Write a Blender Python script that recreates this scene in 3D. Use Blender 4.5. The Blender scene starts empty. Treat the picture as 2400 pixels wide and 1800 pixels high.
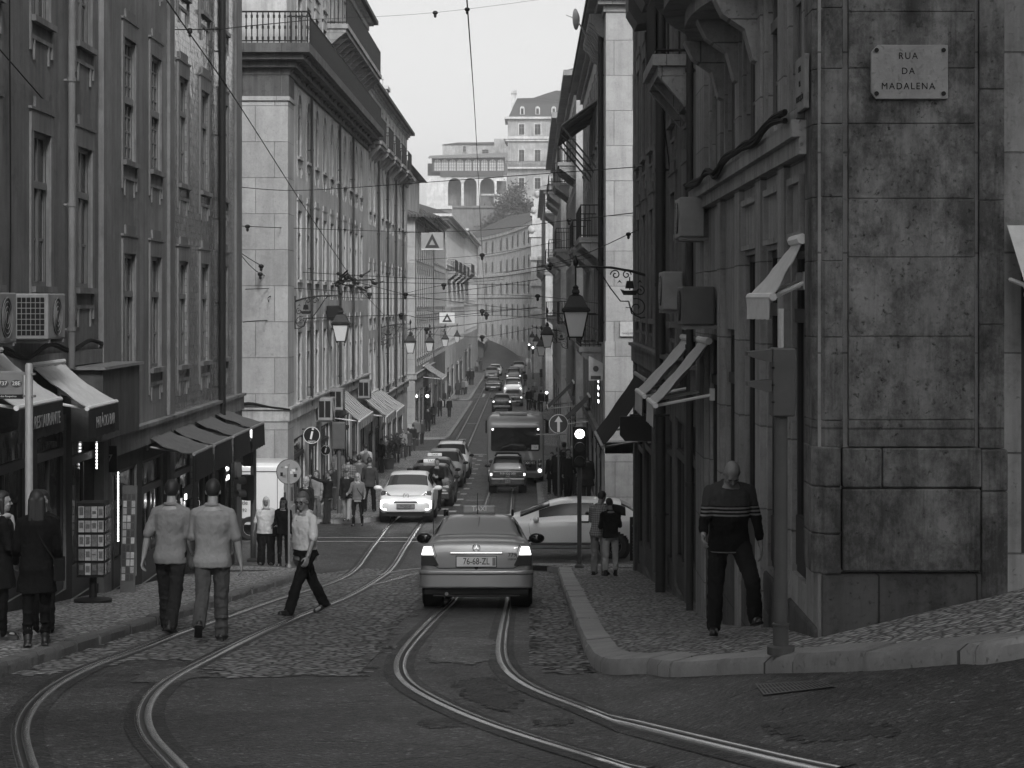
import bpy, math, random
from mathutils import Vector, Matrix
RND = random.Random(7)
SC = bpy.context.scene
COL = SC.collection
PI = math.pi
# ---- camera model: level camera, street runs along +Y -------------------------------------------------
F, CX, CY, ZC = 4700.0, 1242.0, 710.0, 10.0
def W(px, py, d):
    return Vector(((px - CX) / F * d, d, ZC + (CY - py) / F * d))
def XP(px, d): return (px - CX) / F * d
def ZP(py, d): return ZC + (CY - py) / F * d
def lerp(a, b, t): return a + (b - a) * t
def sstep(a, b, x):
    t = min(1.0, max(0.0, (x - a) / (b - a)))
    return t * t * (3 - 2 * t)
# street profile (relative to the camera height)
_PR = [(-80, -0.3), (0, -1.6), (10, -2.6), (20, -3.6), (30, -4.6), (40, -5.58), (47, -6.2), (53, -6.4), (60, -6.6), (70, -7.1),
       (82, -7.65), (95, -8.1), (110, -8.5), (135, -8.9), (171, -9.15), (210, -9.25), (262, -9.25), (290, -8.7), (330, -6.9), (370, -5.4), (470, -2.0), (700, 4)]
def gbase(y):
    n = len(_PR)
    if y <= _PR[0][0]: return _PR[0][1]
    if y >= _PR[-1][0]: return _PR[-1][1]
    for i in range(n - 1):
        if y <= _PR[i + 1][0]: break
    def sl(k):
        a = _PR[max(0, k - 1)]; b = _PR[min(n - 1, k + 1)]
        return (b[1] - a[1]) / (b[0] - a[0])
    (x0, y0), (x1, y1) = _PR[i], _PR[i + 1]
    h = x1 - x0; t = (y - x0) / h
    return ((2*t**3 - 3*t**2 + 1) * y0 + (t**3 - 2*t**2 + t) * h * sl(i) + (-2*t**3 + 3*t**2) * y1 + (t**3 - t**2) * h * sl(i + 1))
def gz(x, y, up=0.0):
    r = 0.24 * max(0.0, min(x, 16) - 0.6) * (1 - sstep(15.5, 26, y))
    return ZC + gbase(y) + r + up
def G(px, py, up=0.0):
    """point of the ground seen at a photo pixel"""
    lo = None; d = 6.0
    def f(d):
        p = W(px, py, d); return p.z - gz(p.x, p.y, up)
    a = d; fa = f(a)
    while d < 460:
        d += 0.5
        if f(d) <= 0 < fa:
            lo, hi = d - 0.5, d
            for _ in range(30):
                m = (lo + hi) / 2
                if f(m) > 0: lo = m
                else: hi = m
            return W(px, py, lo)
        fa = f(d)
    return W(px, py, 100)
# ---- objects -------------------------------------------------------------------------------------------
def link(o): COL.objects.link(o); return o
def tag(o, label=None, cat=None, group=None, kind=None):
    if label: o['label'] = label
    if cat: o['category'] = cat
    if group: o['group'] = group
    if kind: o['kind'] = kind
    return o
def thing(name, label, cat, loc=(0, 0, 0), group=None):
    o = bpy.data.objects.new(name, None); link(o)
    o.location = loc; o.empty_display_size = 0.3
    return tag(o, label, cat, group)
LOCAL = set()      # things whose parts are modelled round their own origin
def adopt(o, parent):
    o.parent = parent
    if parent.name not in LOCAL and parent.type == 'EMPTY' and parent.parent is None:
        o.matrix_parent_inverse = Matrix.Translation(-Vector(parent.location))
    return o
def copy_tree(o, parent=None):
    c = o.copy(); COL.objects.link(c)
    if parent: c.parent = parent
    for ch in list(o.children): copy_tree(ch, c)
    return c
def inst(name, mesh, parent=None, M=None, label=None):
    o = bpy.data.objects.new(name, mesh); link(o)
    if parent is not None: adopt(o, parent)
    if M is not None: o.matrix_basis = M
    if label: o['label'] = label
    return o
class MB:
    def __init__(s): s.v = []; s.f = []; s.m = []
    def add(s, vs, fs, mi=0, M=None):
        n = len(s.v)
        s.v += [tuple(M @ Vector(p)) for p in vs] if M is not None else [tuple(p) for p in vs]
        for f in fs: s.f.append(tuple(i + n for i in f)); s.m.append(mi)
    def box(s, x0, x1, y0, y1, z0, z1, mi=0, M=None):
        if x0 > x1: x0, x1 = x1, x0
        if y0 > y1: y0, y1 = y1, y0
        if z0 > z1: z0, z1 = z1, z0
        vs = [(x, y, z) for z in (z0, z1) for y in (y0, y1) for x in (x0, x1)]
        s.add(vs, [(0, 2, 3, 1), (4, 5, 7, 6), (0, 1, 5, 4), (2, 6, 7, 3), (0, 4, 6, 2), (1, 3, 7, 5)], mi, M)
    def cbox(s, c, size, mi=0, M=None):
        s.box(c[0]-size[0]/2, c[0]+size[0]/2, c[1]-size[1]/2, c[1]+size[1]/2, c[2]-size[2]/2, c[2]+size[2]/2, mi, M)
    def quad(s, a, b, c, d, mi=0): s.add([a, b, c, d], [(0, 1, 2, 3)], mi)
    def prism(s, pts, fn, a0, a1, mi=0, M=None):
        """polygon pts (2D) extruded; fn(p,q,a)->xyz"""
        n = len(pts)
        vs = [fn(p, q, a0) for p, q in pts] + [fn(p, q, a1) for p, q in pts]
        fs = [tuple(range(n))[::-1], tuple(range(n, 2*n))] + [(i, (i+1) % n, n + (i+1) % n, n + i) for i in range(n)]
        s.add(vs, fs, mi, M)
    def tube(s, pts, r, n=8, mi=0, closed=False, caps=True, M=None):
        pts = [Vector(p) for p in pts]; k = len(pts)
        rs = r if isinstance(r, (list, tuple)) else [r] * k
        vs = []; fs = []; up = None
        for i, p in enumerate(pts):
            if closed: t = pts[(i+1) % k] - pts[i-1]
            else: t = pts[min(k-1, i+1)] - pts[max(0, i-1)]
            if t.length < 1e-9: t = Vector((0, 0, 1))
            t.normalize()
            if up is None:
                up = Vector((0, 0, 1)) if abs(t.z) < 0.9 else Vector((1, 0, 0))
            a = t.cross(up)
            if a.length < 1e-4: a = t.cross(Vector((0.3, 1, 0.2)))
            a.normalize(); b = t.cross(a); b.normalize(); up = -b if b.dot(up) < 0 else b
            b2 = up
            for j in range(n):
                th = 2 * PI * j / n
                vs.append(p + (a * math.cos(th) + b2 * math.sin(th)) * rs[i])
        for i in range(k if closed else k - 1):
            i2 = (i + 1) % k
            for j in range(n):
                j2 = (j + 1) % n
                fs.append((i*n+j, i*n+j2, i2*n+j2, i2*n+j))
        if caps and not closed:
            fs.append(tuple(range(n))[::-1]); fs.append(tuple(range((k-1)*n, k*n)))
        s.add(vs, fs, mi, M)
    def lathe(s, prof, c=(0, 0, 0), n=16, mi=0, M=None, caps=True):
        vs = []; fs = []
        for r, z in prof:
            for j in range(n):
                th = 2 * PI * (j + 0.5) / n
                vs.append((c[0] + r * math.cos(th), c[1] + r * math.sin(th), c[2] + z))
        for i in range(len(prof) - 1):
            for j in range(n):
                j2 = (j + 1) % n
                fs.append((i*n+j, i*n+j2, (i+1)*n+j2, (i+1)*n+j))
        if caps:
            fs.append(tuple(range(n))[::-1]); fs.append(tuple(range((len(prof)-1)*n, len(prof)*n)))
        s.add(vs, fs, mi, M)
    def ellip(s, c, r, nu=12, nv=8, mi=0, M=None):
        vs = [(c[0], c[1], c[2] - r[2])]; fs = []
        for i in range(1, nv):
            ph = -PI/2 + PI * i / nv
            for j in range(nu):
                th = 2 * PI * j / nu
                vs.append((c[0] + r[0]*math.cos(ph)*math.cos(th), c[1] + r[1]*math.cos(ph)*math.sin(th), c[2] + r[2]*math.sin(ph)))
        vs.append((c[0], c[1], c[2] + r[2])); last = len(vs) - 1
        for j in range(nu):
            j2 = (j + 1) % nu
            fs.append((0, 1 + j2, 1 + j)); fs.append((last, last - nu + j, last - nu + j2))
            for i in range(nv - 2):
                a = 1 + i * nu
                fs.append((a + j, a + j2, a + nu + j2, a + nu + j))
        s.add(vs, fs, mi, M)
    def cap(s, a, b, ra, rb, n=10):
        """tapered capsule as a closed surface"""
        a = Vector(a); b = Vector(b); t = (b - a)
        L = t.length
        if L < 1e-6: s.ellip(a, (ra, ra, ra), n, 6); return
        t /= L; P = []; Rr = []
        for k in (-0.98, -0.75, -0.4): P.append(a + t * ra * k); Rr.append(ra * math.sqrt(max(0.0004, 1 - k*k)))
        for k in (0, 0.5, 1): P.append(a + t * L * k); Rr.append(lerp(ra, rb, k))
        for k in (0.4, 0.75, 0.98): P.append(b + t * rb * k); Rr.append(rb * math.sqrt(max(0.0004, 1 - k*k)))
        s.tube(P, Rr, n)
    def loft(s, rings, mi=0, caps=True, M=None):
        n = len(rings[0]); vs = [p for r in rings for p in r]; fs = []
        for i in range(len(rings) - 1):
            for j in range(n):
                j2 = (j + 1) % n
                fs.append((i*n+j, i*n+j2, (i+1)*n+j2, (i+1)*n+j))
        if caps:
            fs.append(tuple(range(n))[::-1]); fs.append(tuple(range((len(rings)-1)*n, len(rings)*n)))
        s.add(vs, fs, mi, M)
    def grid(s, rows, mi=0):
        n = len(rows[0]); vs = [p for r in rows for p in r]
        s.add(vs, [(i*n+j, i*n+j+1, (i+1)*n+j+1, (i+1)*n+j) for i in range(len(rows)-1) for j in range(n-1)], mi)
    def mesh(s, name, mats, smooth=None, recalc=False):
        me = bpy.data.meshes.new(name)
        me.from_pydata(s.v, [], s.f)
        for m in (mats if isinstance(mats, (list, tuple)) else [mats]): me.materials.append(m)
        if any(s.m): me.polygons.foreach_set('material_index', s.m)
        if recalc:
            import bmesh
            bm = bmesh.new(); bm.from_mesh(me); bmesh.ops.recalc_face_normals(bm, faces=bm.faces); bm.to_mesh(me); bm.free()
        if smooth is not None:
            me.shade_smooth()
            if smooth < 180: me.set_sharp_from_angle(angle=math.radians(smooth))
        me.update()
        return me
    def build(s, name, mats, parent=None, smooth=None, bevel=0, recalc=False, label=None, seg=2):
        o = inst(name, s.mesh(name, mats, smooth, recalc), parent)
        if bevel:
            b = o.modifiers.new('bevel', 'BEVEL'); b.width = bevel; b.segments = seg; b.limit_method = 'ANGLE'; b.angle_limit = math.radians(40)
        if label: o['label'] = label
        return o
_DG = {}
def text_mesh(txt, size, depth=0.004, align='CENTER', spacing=1.0):
    """flat lettering in the XZ plane, facing -Y, centred"""
    cu = bpy.data.curves.new('lettering', 'FONT'); cu.body = txt; cu.size = size; cu.extrude = depth / 2
    cu.align_x = align; cu.align_y = 'CENTER'; cu.resolution_u = 3; cu.space_character = spacing
    o = bpy.data.objects.new('lettering', cu); link(o)
    dg = bpy.context.evaluated_depsgraph_get()
    me = bpy.data.meshes.new_from_object(o.evaluated_get(dg))
    bpy.data.objects.remove(o); bpy.data.curves.remove(cu)
    me.transform(Matrix.Rotation(PI/2, 4, 'X'))
    return me
def frame_of(N):
    """matrix whose local x runs along a wall, y points out of it, z is up"""
    N = Vector(N).normalized(); Z = Vector((0, 0, 1)); U = N.cross(Z).normalized()
    return Matrix(((U.x, N.x, 0), (U.y, N.y, 0), (U.z, N.z, 1))).to_4x4()
def at(p, N=None, s=1.0):
    M = Matrix.Translation(Vector(p))
    if N is not None: M = M @ frame_of(N)
    if s != 1.0: M = M @ Matrix.Scale(s, 4)
    return M
def lettering(txt, size, p, N, mat, parent, name='lettering', depth=0.004, sx=1.0, spacing=1.0, tilt=0.0):
    me = text_mesh(txt, size, depth, spacing=spacing)
    me.materials.clear(); me.materials.append(mat)
    # text faces -Y when read; turn so it faces N
    M = at(p, N) @ Matrix.Rotation(PI, 4, 'Z') @ Matrix.Rotation(tilt, 4, 'Y') @ Matrix.Diagonal((sx, 1, 1, 1))
    return inst(name, me, parent, M)
# ---- materials (a black-and-white world: every colour is a grey) ---------------------------------------
class NT:
    def __init__(s, name):
        s.m = bpy.data.materials.new(name); s.m.use_nodes = True
        s.t = s.m.node_tree; s.b = s.t.nodes['Principled BSDF']; s.co = None
    def n(s, ty, **kw):
        nd = s.t.nodes.new(ty)
        for k, v in kw.items():
            if k in nd.inputs: nd.inputs[k].default_value = v
            else: setattr(nd, k, v)
        return nd
    def l(s, a, b): s.t.links.new(a, b)
    def obj(s):
        if s.co is None: s.co = s.n('ShaderNodeTexCoord').outputs['Object']
        return s.co
    def mapped(s, sc, rot=(0, 0, 0), loc=(0, 0, 0)):
        mp = s.n('ShaderNodeMapping'); s.l(s.obj(), mp.inputs['Vector'])
        mp.inputs['Scale'].default_value = sc; mp.inputs['Rotation'].default_value = rot; mp.inputs['Location'].default_value = loc
        return mp.outputs['Vector']
    def noise(s, scale, vec=None, detail=4, rough=.6, dist=0):
        nd = s.n('ShaderNodeTexNoise'); nd.inputs['Scale'].default_value = scale; nd.inputs['Detail'].default_value = detail
        nd.inputs['Roughness'].default_value = rough; nd.inputs['Distortion'].default_value = dist
        s.l(vec if vec is not None else s.obj(), nd.inputs['Vector']); return nd.outputs['Fac']
    def ramp(s, fac, stops):
        r = s.n('ShaderNodeValToRGB'); e = r.color_ramp.elements
        while len(e) < len(stops): e.new(0.5)
        for i, (p, c) in enumerate(stops): e[i].position = p; e[i].color = (c, c, c, 1)
        s.l(fac, r.inputs['Fac']); return r.outputs['Color']
    def math(s, op, a, b=None, clamp=False):
        m = s.n('ShaderNodeMath', operation=op); m.use_clamp = clamp
        for i, v in enumerate((a, b)):
            if v is None: continue
            if isinstance(v, (int, float)): m.inputs[i].default_value = v
            else: s.l(v, m.inputs[i])
        return m.outputs[0]
    def mix(s, fac, a, b):
        """grey values"""
        m = s.n('ShaderNodeMix', data_type='FLOAT')
        for i, v in ((0, fac), (2, a), (3, b)):
            if isinstance(v, (int, float)): m.inputs[i].default_value = v
            else: s.l(v, m.inputs[i])
        return m.outputs[0]
    def col(s, v):
        if isinstance(v, (int, float)): s.b.inputs['Base Color'].default_value = (v, v, v, 1)
        else: s.l(v, s.b.inputs['Base Color'])
    def bump(s, h, dist=.01, strength=1.0):
        bp = s.n('ShaderNodeBump'); bp.inputs['Distance'].default_value = dist; bp.inputs['Strength'].default_value = strength
        s.l(h, bp.inputs['Height']); s.l(bp.outputs['Normal'], s.b.inputs['Normal'])
    def setp(s, rough=.8, metal=0, spec=.5, coat=0, emit=None, ev=1.0):
        if isinstance(rough, (int, float)): s.b.inputs['Roughness'].default_value = rough
        else: s.l(rough, s.b.inputs['Roughness'])
        s.b.inputs['Metallic'].default_value = metal; s.b.inputs['Specular IOR Level'].default_value = spec
        s.b.inputs['Coat Weight'].default_value = coat; s.b.inputs['Coat Roughness'].default_value = .05
        if emit is not None:
            s.b.inputs['Emission Color'].default_value = (ev, ev, ev, 1); s.b.inputs['Emission Strength'].default_value = emit
_MC = {}
def flat(name, c, rough=.6, metal=0, spec=.5, coat=0, var=.12, sc=6.0, bump=0, bsc=60, emit=None):
    if name in _MC: return _MC[name]
    m = NT(name); m.setp(rough, metal, spec, coat, emit)
    if var:
        f = m.noise(sc, detail=5); m.col(m.mix(f, c * (1 - 2 * var), c * (1 + 2 * var)))
    else: m.col(c)
    if bump: m.bump(m.noise(bsc, detail=3), bump)
    _MC[name] = m.m; return m.m
def plaster(name, c, dirt=.5, rough=.85, streak=.5):
    if name in _MC: return _MC[name]
    m = NT(name); m.setp(rough, spec=.25)
    big = m.noise(.55, detail=6, rough=.7); fine = m.noise(9, detail=6, rough=.75)
    st = m.noise(1.0, m.mapped((3.4, 3.4, .13)), detail=6, rough=.7); st2 = m.noise(1.0, m.mapped((1.3, 1.3, .3), loc=(7, 3, 1)), detail=6, rough=.7)
    sp = m.ramp(m.noise(1.3, detail=9, rough=.78), [(.34, .0), (.45, 1.)])
    pat = m.ramp(m.noise(.8, m.mapped((1, 1, .7), loc=(3, 9, 5)), detail=3, rough=.5), [(.60, 0.), (.615, 1.)])
    v = m.mix(m.ramp(big, [(.3, 0.), (.7, 1.)]), c * .68, c * 1.25)
    v = m.math('MULTIPLY', v, m.mix(fine, .78, 1.2))
    v = m.math('MULTIPLY', v, m.mix(m.ramp(st, [(.36, 0.), (.56, 1.)]), 1 - .62 * streak, 1.0)); v = m.math('MULTIPLY', v, m.mix(m.ramp(st2, [(.36, 0.), (.5, 1.)]), 1 - .5 * streak, 1.0))
    v = m.math('MULTIPLY', v, m.mix(sp, 1 - .6 * dirt, 1.0)); v = m.math('MULTIPLY', v, m.mix(pat, 1.0, 1 + .3 * dirt))
    m.col(v); m.bump(m.math('ADD', fine, m.math('MULTIPLY', pat, .4)), .008)
    _MC[name] = m.m; return m.m
def stone(name, c, bw=.9, bh=.55, dirt=.6, joint=.45, off=.5, rough=.75, spots=.5, blotch=0):
    """ashlar: joints are drawn for walls along x and along y"""
    if name in _MC: return _MC[name]
    m = NT(name); m.setp(rough, spec=.35)
    sep = m.n('ShaderNodeSeparateXYZ'); m.l(m.obj(), sep.inputs[0])
    cb = m.n('ShaderNodeCombineXYZ'); m.l(m.math('ADD', sep.outputs[0], sep.outputs[1]), cb.inputs[0]); m.l(sep.outputs[2], cb.inputs[1])
    wob = m.noise(3.0, detail=3)
    br = m.n('ShaderNodeTexBrick', offset=off)
    br.inputs['Scale'].default_value = 1.0; br.inputs['Brick Width'].default_value = bw; br.inputs['Row Height'].default_value = bh
    br.inputs['Mortar Size'].default_value = .009; br.inputs['Mortar Smooth'].default_value = .4
    br.inputs['Color1'].default_value = (c*.88,)*3 + (1,); br.inputs['Color2'].default_value = (c*1.12,)*3 + (1,); br.inputs['Mortar'].default_value = (c*joint,)*3 + (1,)
    m.l(cb.outputs[0], br.inputs['Vector'])
    big = m.noise(.8, detail=6, rough=.7); fine = m.noise(14, detail=6, rough=.75)
    st = m.noise(1.0, m.mapped((3.2, 3.2, .25)), detail=6, rough=.7)
    pit = m.math('MULTIPLY', m.ramp(m.noise(19, detail=7, rough=.8), [(.33, 0.), (.42, 1.)]), m.ramp(m.noise(2.6, detail=8, rough=.78), [(.34, .35), (.5, 1.)]))
    v = m.math('MULTIPLY', br.outputs['Color'], m.mix(big, .62, 1.36))
    v = m.math('MULTIPLY', v, m.mix(fine, .78, 1.2))
    v = m.math('MULTIPLY', v, m.mix(m.ramp(st, [(.3, 0.), (.58, 1.)]), 1 - .5 * dirt, 1.0))
    v = m.math('MULTIPLY', v, m.mix(pit, 1 - .8 * spots, 1.0))
    if blotch:
        v = m.math('MULTIPLY', v, m.mix(m.ramp(m.noise(1.9, m.mapped((1, 1, .6), loc=(4, 2, 9)), detail=9, rough=.8), [(.40, 0.), (.58, 1.)]), 1 - blotch, 1 + .5*blotch)); v = m.math('MULTIPLY', v, m.mix(m.ramp(m.noise(1.0, m.mapped((7, 7, .35)), detail=5, rough=.7), [(.33, 0.), (.46, 1.)]), 1 - .7*blotch, 1.0))
    m.col(v)
    h = m.math('ADD', m.math('MULTIPLY', br.outputs['Fac'], -1.0), m.math('MULTIPLY', fine, .5))
    h = m.math('ADD', h, m.math('MULTIPLY', pit, .35))
    m.bump(h, .012)
    _MC[name] = m.m; return m.m
def glassy(name, c=.012, rough=.06, curtain=.0, spec=.6):
    """window glass: dark room behind, a pale curtain behind some of the panes"""
    if name in _MC: return _MC[name]
    m = NT(name); m.setp(rough, spec=spec)
    oi = m.n('ShaderNodeObjectInfo').outputs['Random']
    if curtain:
        k = m.math('GREATER_THAN', oi, .45)
        fold = m.noise(1.0, m.mapped((16, 16, .4)), detail=2)
        m.col(m.mix(k, c, m.mix(fold, curtain * .5, curtain)))
    else: m.col(c)
    m.bump(m.noise(1.3, detail=1), .02)
    _MC[name] = m.m; return m.m
def cobble(name, c, sx, sy, rough, depth, joint=.35, rnd=.85):
    if name in _MC: return _MC[name]
    m = NT(name)
    wv = m.noise(.35, detail=3)
    add = m.n('ShaderNodeVectorMath', operation='ADD')
    mp = m.mapped((1 / sx, 1 / sy, 0.001)); cmb = m.n('ShaderNodeCombineXYZ')
    m.l(m.math('MULTIPLY', wv, 2.5), cmb.inputs[1]); m.l(m.math('MULTIPLY', wv, 1.2), cmb.inputs[0])
    m.l(mp, add.inputs[0]); m.l(cmb.outputs[0], add.inputs[1])
    vo = m.n('ShaderNodeTexVoronoi', feature='DISTANCE_TO_EDGE'); vo.inputs['Scale'].default_value = 1; vo.inputs['Randomness'].default_value = rnd
    vc = m.n('ShaderNodeTexVoronoi', feature='F1'); vc.inputs['Scale'].default_value = 1; vc.inputs['Randomness'].default_value = rnd
    m.l(add.outputs[0], vo.inputs['Vector']); m.l(add.outputs[0], vc.inputs['Vector'])
    e = m.ramp(vo.outputs['Distance'], [(.02, 0.), (.22, 1.)])
    sepc = m.n('ShaderNodeSeparateColor'); m.l(vc.outputs['Color'], sepc.inputs[0])
    fine = m.noise(55, detail=3); big = m.noise(.5, detail=5, rough=.65)
    v = m.mix(e, c * joint, m.mix(sepc.outputs[0], c * .7, c * 1.35))
    v = m.math('MULTIPLY', v, m.mix(big, .55, 1.45)); m.col(v)
    m.setp(m.mix(e, .9, m.mix(m.math('MULTIPLY', sepc.outputs[1], big), rough + .18, rough - .14)), spec=.5)
    h = m.math('ADD', m.math('ADD', e, m.math('MULTIPLY', sepc.outputs[2], .8)), m.math('MULTIPLY', fine, .25))
    m.bump(h, depth)
    _MC[name] = m.m; return m.m
def asphalt_mat(name, c, rough=.55, patch=.45):
    if name in _MC: return _MC[name]
    m = NT(name)
    def specks(sc):
        gr = m.n('ShaderNodeTexVoronoi', feature='F1'); gr.inputs['Scale'].default_value = sc; m.l(m.obj(), gr.inputs['Vector'])
        q = m.n('ShaderNodeSeparateColor'); m.l(gr.outputs['Color'], q.inputs[0]); return gr.outputs['Distance'], q.outputs[0]
    d1, s1 = specks(75); d2, s2 = specks(26)
    big = m.noise(.45, detail=7, rough=.7, dist=.4); mid = m.noise(3.2, m.mapped((1, .4, 1)), detail=8, rough=.8)
    v = m.mix(m.ramp(big, [(.38, 0.), (.6, 1.)]), c * (1 - patch), c * (1 + patch))
    v = m.math('MULTIPLY', v, m.mix(mid, .35, 1.7))
    v = m.math('MULTIPLY', v, m.mix(m.math('POWER', s1, 5.0), .75, 3.0)); v = m.math('MULTIPLY', v, m.mix(m.math('POWER', s2, 9.0), .85, 3.6))
    cr = m.n('ShaderNodeTexVoronoi', feature='DISTANCE_TO_EDGE'); cr.inputs['Scale'].default_value = .5
    cmb = m.n('ShaderNodeVectorMath', operation='ADD'); m.l(m.obj(), cmb.inputs[0])
    nz = m.n('ShaderNodeTexNoise'); nz.inputs['Scale'].default_value = 1.6; nz.inputs['Detail'].default_value = 6; m.l(m.obj(), nz.inputs['Vector']); m.l(nz.outputs['Color'], cmb.inputs[1])
    m.l(cmb.outputs[0], cr.inputs['Vector'])
    ck = m.math('MAXIMUM', m.ramp(cr.outputs['Distance'], [(.0, 0.), (.014, 1.)]), m.ramp(m.noise(.7, detail=2), [(.5, 0.), (.56, 1.)]))
    v = m.math('MULTIPLY', v, m.mix(ck, .25, 1.0)); stain = m.ramp(m.noise(1.1, detail=5, rough=.7), [(.28, .3), (.4, 1.)]); v = m.math('MULTIPLY', v, stain)
    m.col(v); m.setp(m.mix(mid, rough - .2, rough + .25), spec=.5)
    h = m.math('ADD', m.math('ADD', m.math('MULTIPLY', d1, .5), m.math('MULTIPLY', d2, -1.2)), m.math('MULTIPLY', mid, 1.2))
    m.bump(m.math('ADD', h, m.math('MULTIPLY', ck, .8)), .016)
    _MC[name] = m.m; return m.m
def tilefront(name, c):
    if name in _MC: return _MC[name]
    m = NT(name)
    sep = m.n('ShaderNodeSeparateXYZ'); m.l(m.obj(), sep.inputs[0])
    cb = m.n('ShaderNodeCombineXYZ'); m.l(m.math('ADD', sep.outputs[0], sep.outputs[1]), cb.inputs[0]); m.l(sep.outputs[2], cb.inputs[1])
    br = m.n('ShaderNodeTexBrick', offset=0.0); br.inputs['Scale'].default_value = 1
    br.inputs['Brick Width'].default_value = .14; br.inputs['Row Height'].default_value = .14; br.inputs['Mortar Size'].default_value = .006
    br.inputs['Color1'].default_value = (c*.75,)*3+(1,); br.inputs['Color2'].default_value = (c*1.25,)*3+(1,); br.inputs['Mortar'].default_value = (c*.4,)*3+(1,)
    m.l(cb.outputs[0], br.inputs['Vector'])
    m.col(m.math('MULTIPLY', br.outputs['Color'], m.mix(m.noise(.6, detail=5), .65, 1.3)))
    m.setp(.13, spec=.7)
    m.bump(m.math('ADD', m.math('MULTIPLY', br.outputs['Fac'], -1.), m.math('MULTIPLY', m.noise(5, detail=1), 2.2)), .006)
    _MC[name] = m.m; return m.m
def rooftile(name, c, sc=4.5):
    if name in _MC: return _MC[name]
    m = NT(name); m.setp(.85, spec=.2)
    sep = m.n('ShaderNodeSeparateXYZ'); m.l(m.obj(), sep.inputs[0])
    u = m.math('ADD', sep.outputs[0], sep.outputs[1])
    wave = m.math('SINE', m.math('MULTIPLY', u, 6.28 * sc))
    rows = m.math('FRACT', m.math('MULTIPLY', sep.outputs[2], 5.0))
    n = m.noise(6, detail=6, rough=.75)
    m.col(m.math('MULTIPLY', m.mix(n, c * .4, c * 1.6), m.mix(wave, .75, 1.1)))
    m.bump(m.math('ADD', wave, m.math('MULTIPLY', rows, .8)), .05)
    _MC[name] = m.m; return m.m
def cloth(name, c, fold=.02, rough=.9):
    if name in _MC: return _MC[name]
    m = NT(name); m.setp(rough, spec=.05)
    f = m.noise(7, m.mapped((1, 1, .55)), detail=4, dist=.8); w = m.noise(160, detail=1)
    m.col(m.math('MULTIPLY', m.mix(f, c * .78, c * 1.2), m.mix(w, .9, 1.1)))
    m.bump(m.math('ADD', f, m.math('MULTIPLY', w, .05)), fold)
    _MC[name] = m.m; return m.m
def skin(name, c):
    return flat(name, c, rough=.5, spec=.4, var=.08, sc=18)
def paint(name, c, rough=.3, metal=0.0, dust=.25):
    """car paint with a thin film of street dust"""
    if name in _MC: return _MC[name]
    m = NT(name); d = m.noise(2.2, detail=7, rough=.7)
    m.col(m.mix(m.ramp(d, [(.35, 0.), (.75, 1.)]), c, c * (1 - dust * .4) + .10 * dust))
    m.setp(m.mix(d, rough - .06, rough + .12), metal=metal, spec=.5, coat=.6)
    _MC[name] = m.m; return m.m
def sticker_mat(name):
    if name in _MC: return _MC[name]
    m = NT(name); m.setp(.5)
    vc = m.n('ShaderNodeTexVoronoi', distance='CHEBYCHEV'); vc.inputs['Scale'].default_value = 7; m.l(m.obj(), vc.inputs['Vector'])
    s = m.n('ShaderNodeSeparateColor'); m.l(vc.outputs['Color'], s.inputs[0])
    m.col(m.mix(s.outputs[0], .02, .35)); _MC[name] = m.m; return m.m
IRON = flat('black iron', .012, .5, spec=.25, var=.25, sc=20)
STEEL = flat('polished rail steel', .50, .25, metal=1, var=.2, sc=3, bump=.001, bsc=40)
STEELD = flat('dull rail steel', .16, .5, metal=.6, var=.3, sc=5)
CHROME = flat('chrome', .7, .1, metal=1, var=0)
RUBBER = flat('tyre rubber', .02, .8, var=.2, sc=12)
BLACK = flat('black plastic', .01, .5, spec=.25, var=.15)
WHITEP = flat('white paint', .7, .5, var=.06)
GREYP = flat('grey paint', .28, .45, var=.12)
DGREY = flat('dark grey paint', .07, .5, var=.2)
GALV = flat('galvanised metal', .22, .5, metal=.4, var=.2, sc=4)
GLASS = glassy('window glass', rough=.12, curtain=.04, spec=.22)
GLASSD = glassy('shop glass', .008, .06, spec=.35)
CARGLASS = glassy('car glass', .008, .03, spec=.3)
LAMPON = flat('lit lamp', 1, var=0, emit=6)
LAMPSOFT = flat('soft lit lamp', 1, var=0, emit=1.6)
TAILON = flat('lit tail lamp', 1, var=0, emit=1.3)
LAMPOFF = flat('lamp lens', .35, .15, var=.1)
TAILOFF = flat('dark tail lens', .05, .15, spec=.7, var=.1)
MILK = flat('frosted lantern glass', .62, .35, var=.05)
CABLE = flat('black cable', .01, .7, spec=.1, var=0)
ASPHK = asphalt_mat('dark tar', .018, .5)
KERBD = stone('worn kerb stone', .13, bw=1.15, bh=5.0, dirt=.35, joint=.3, off=0, rough=.5, spots=.3)
KERB = stone('kerb stone', .28, bw=1.15, bh=5.0, dirt=.35, joint=.25, off=0, rough=.5, spots=.3)
CALC = cobble('limestone sett pavement', .38, .10, .085, .36, .03, joint=.2)
SETT = cobble('granite setts', .30, .125, .085, .34, .045, joint=.15)
ASPH = asphalt_mat('worn asphalt', .034, .45)
ASPHP = asphalt_mat('old patched asphalt', .06, .42)
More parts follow.
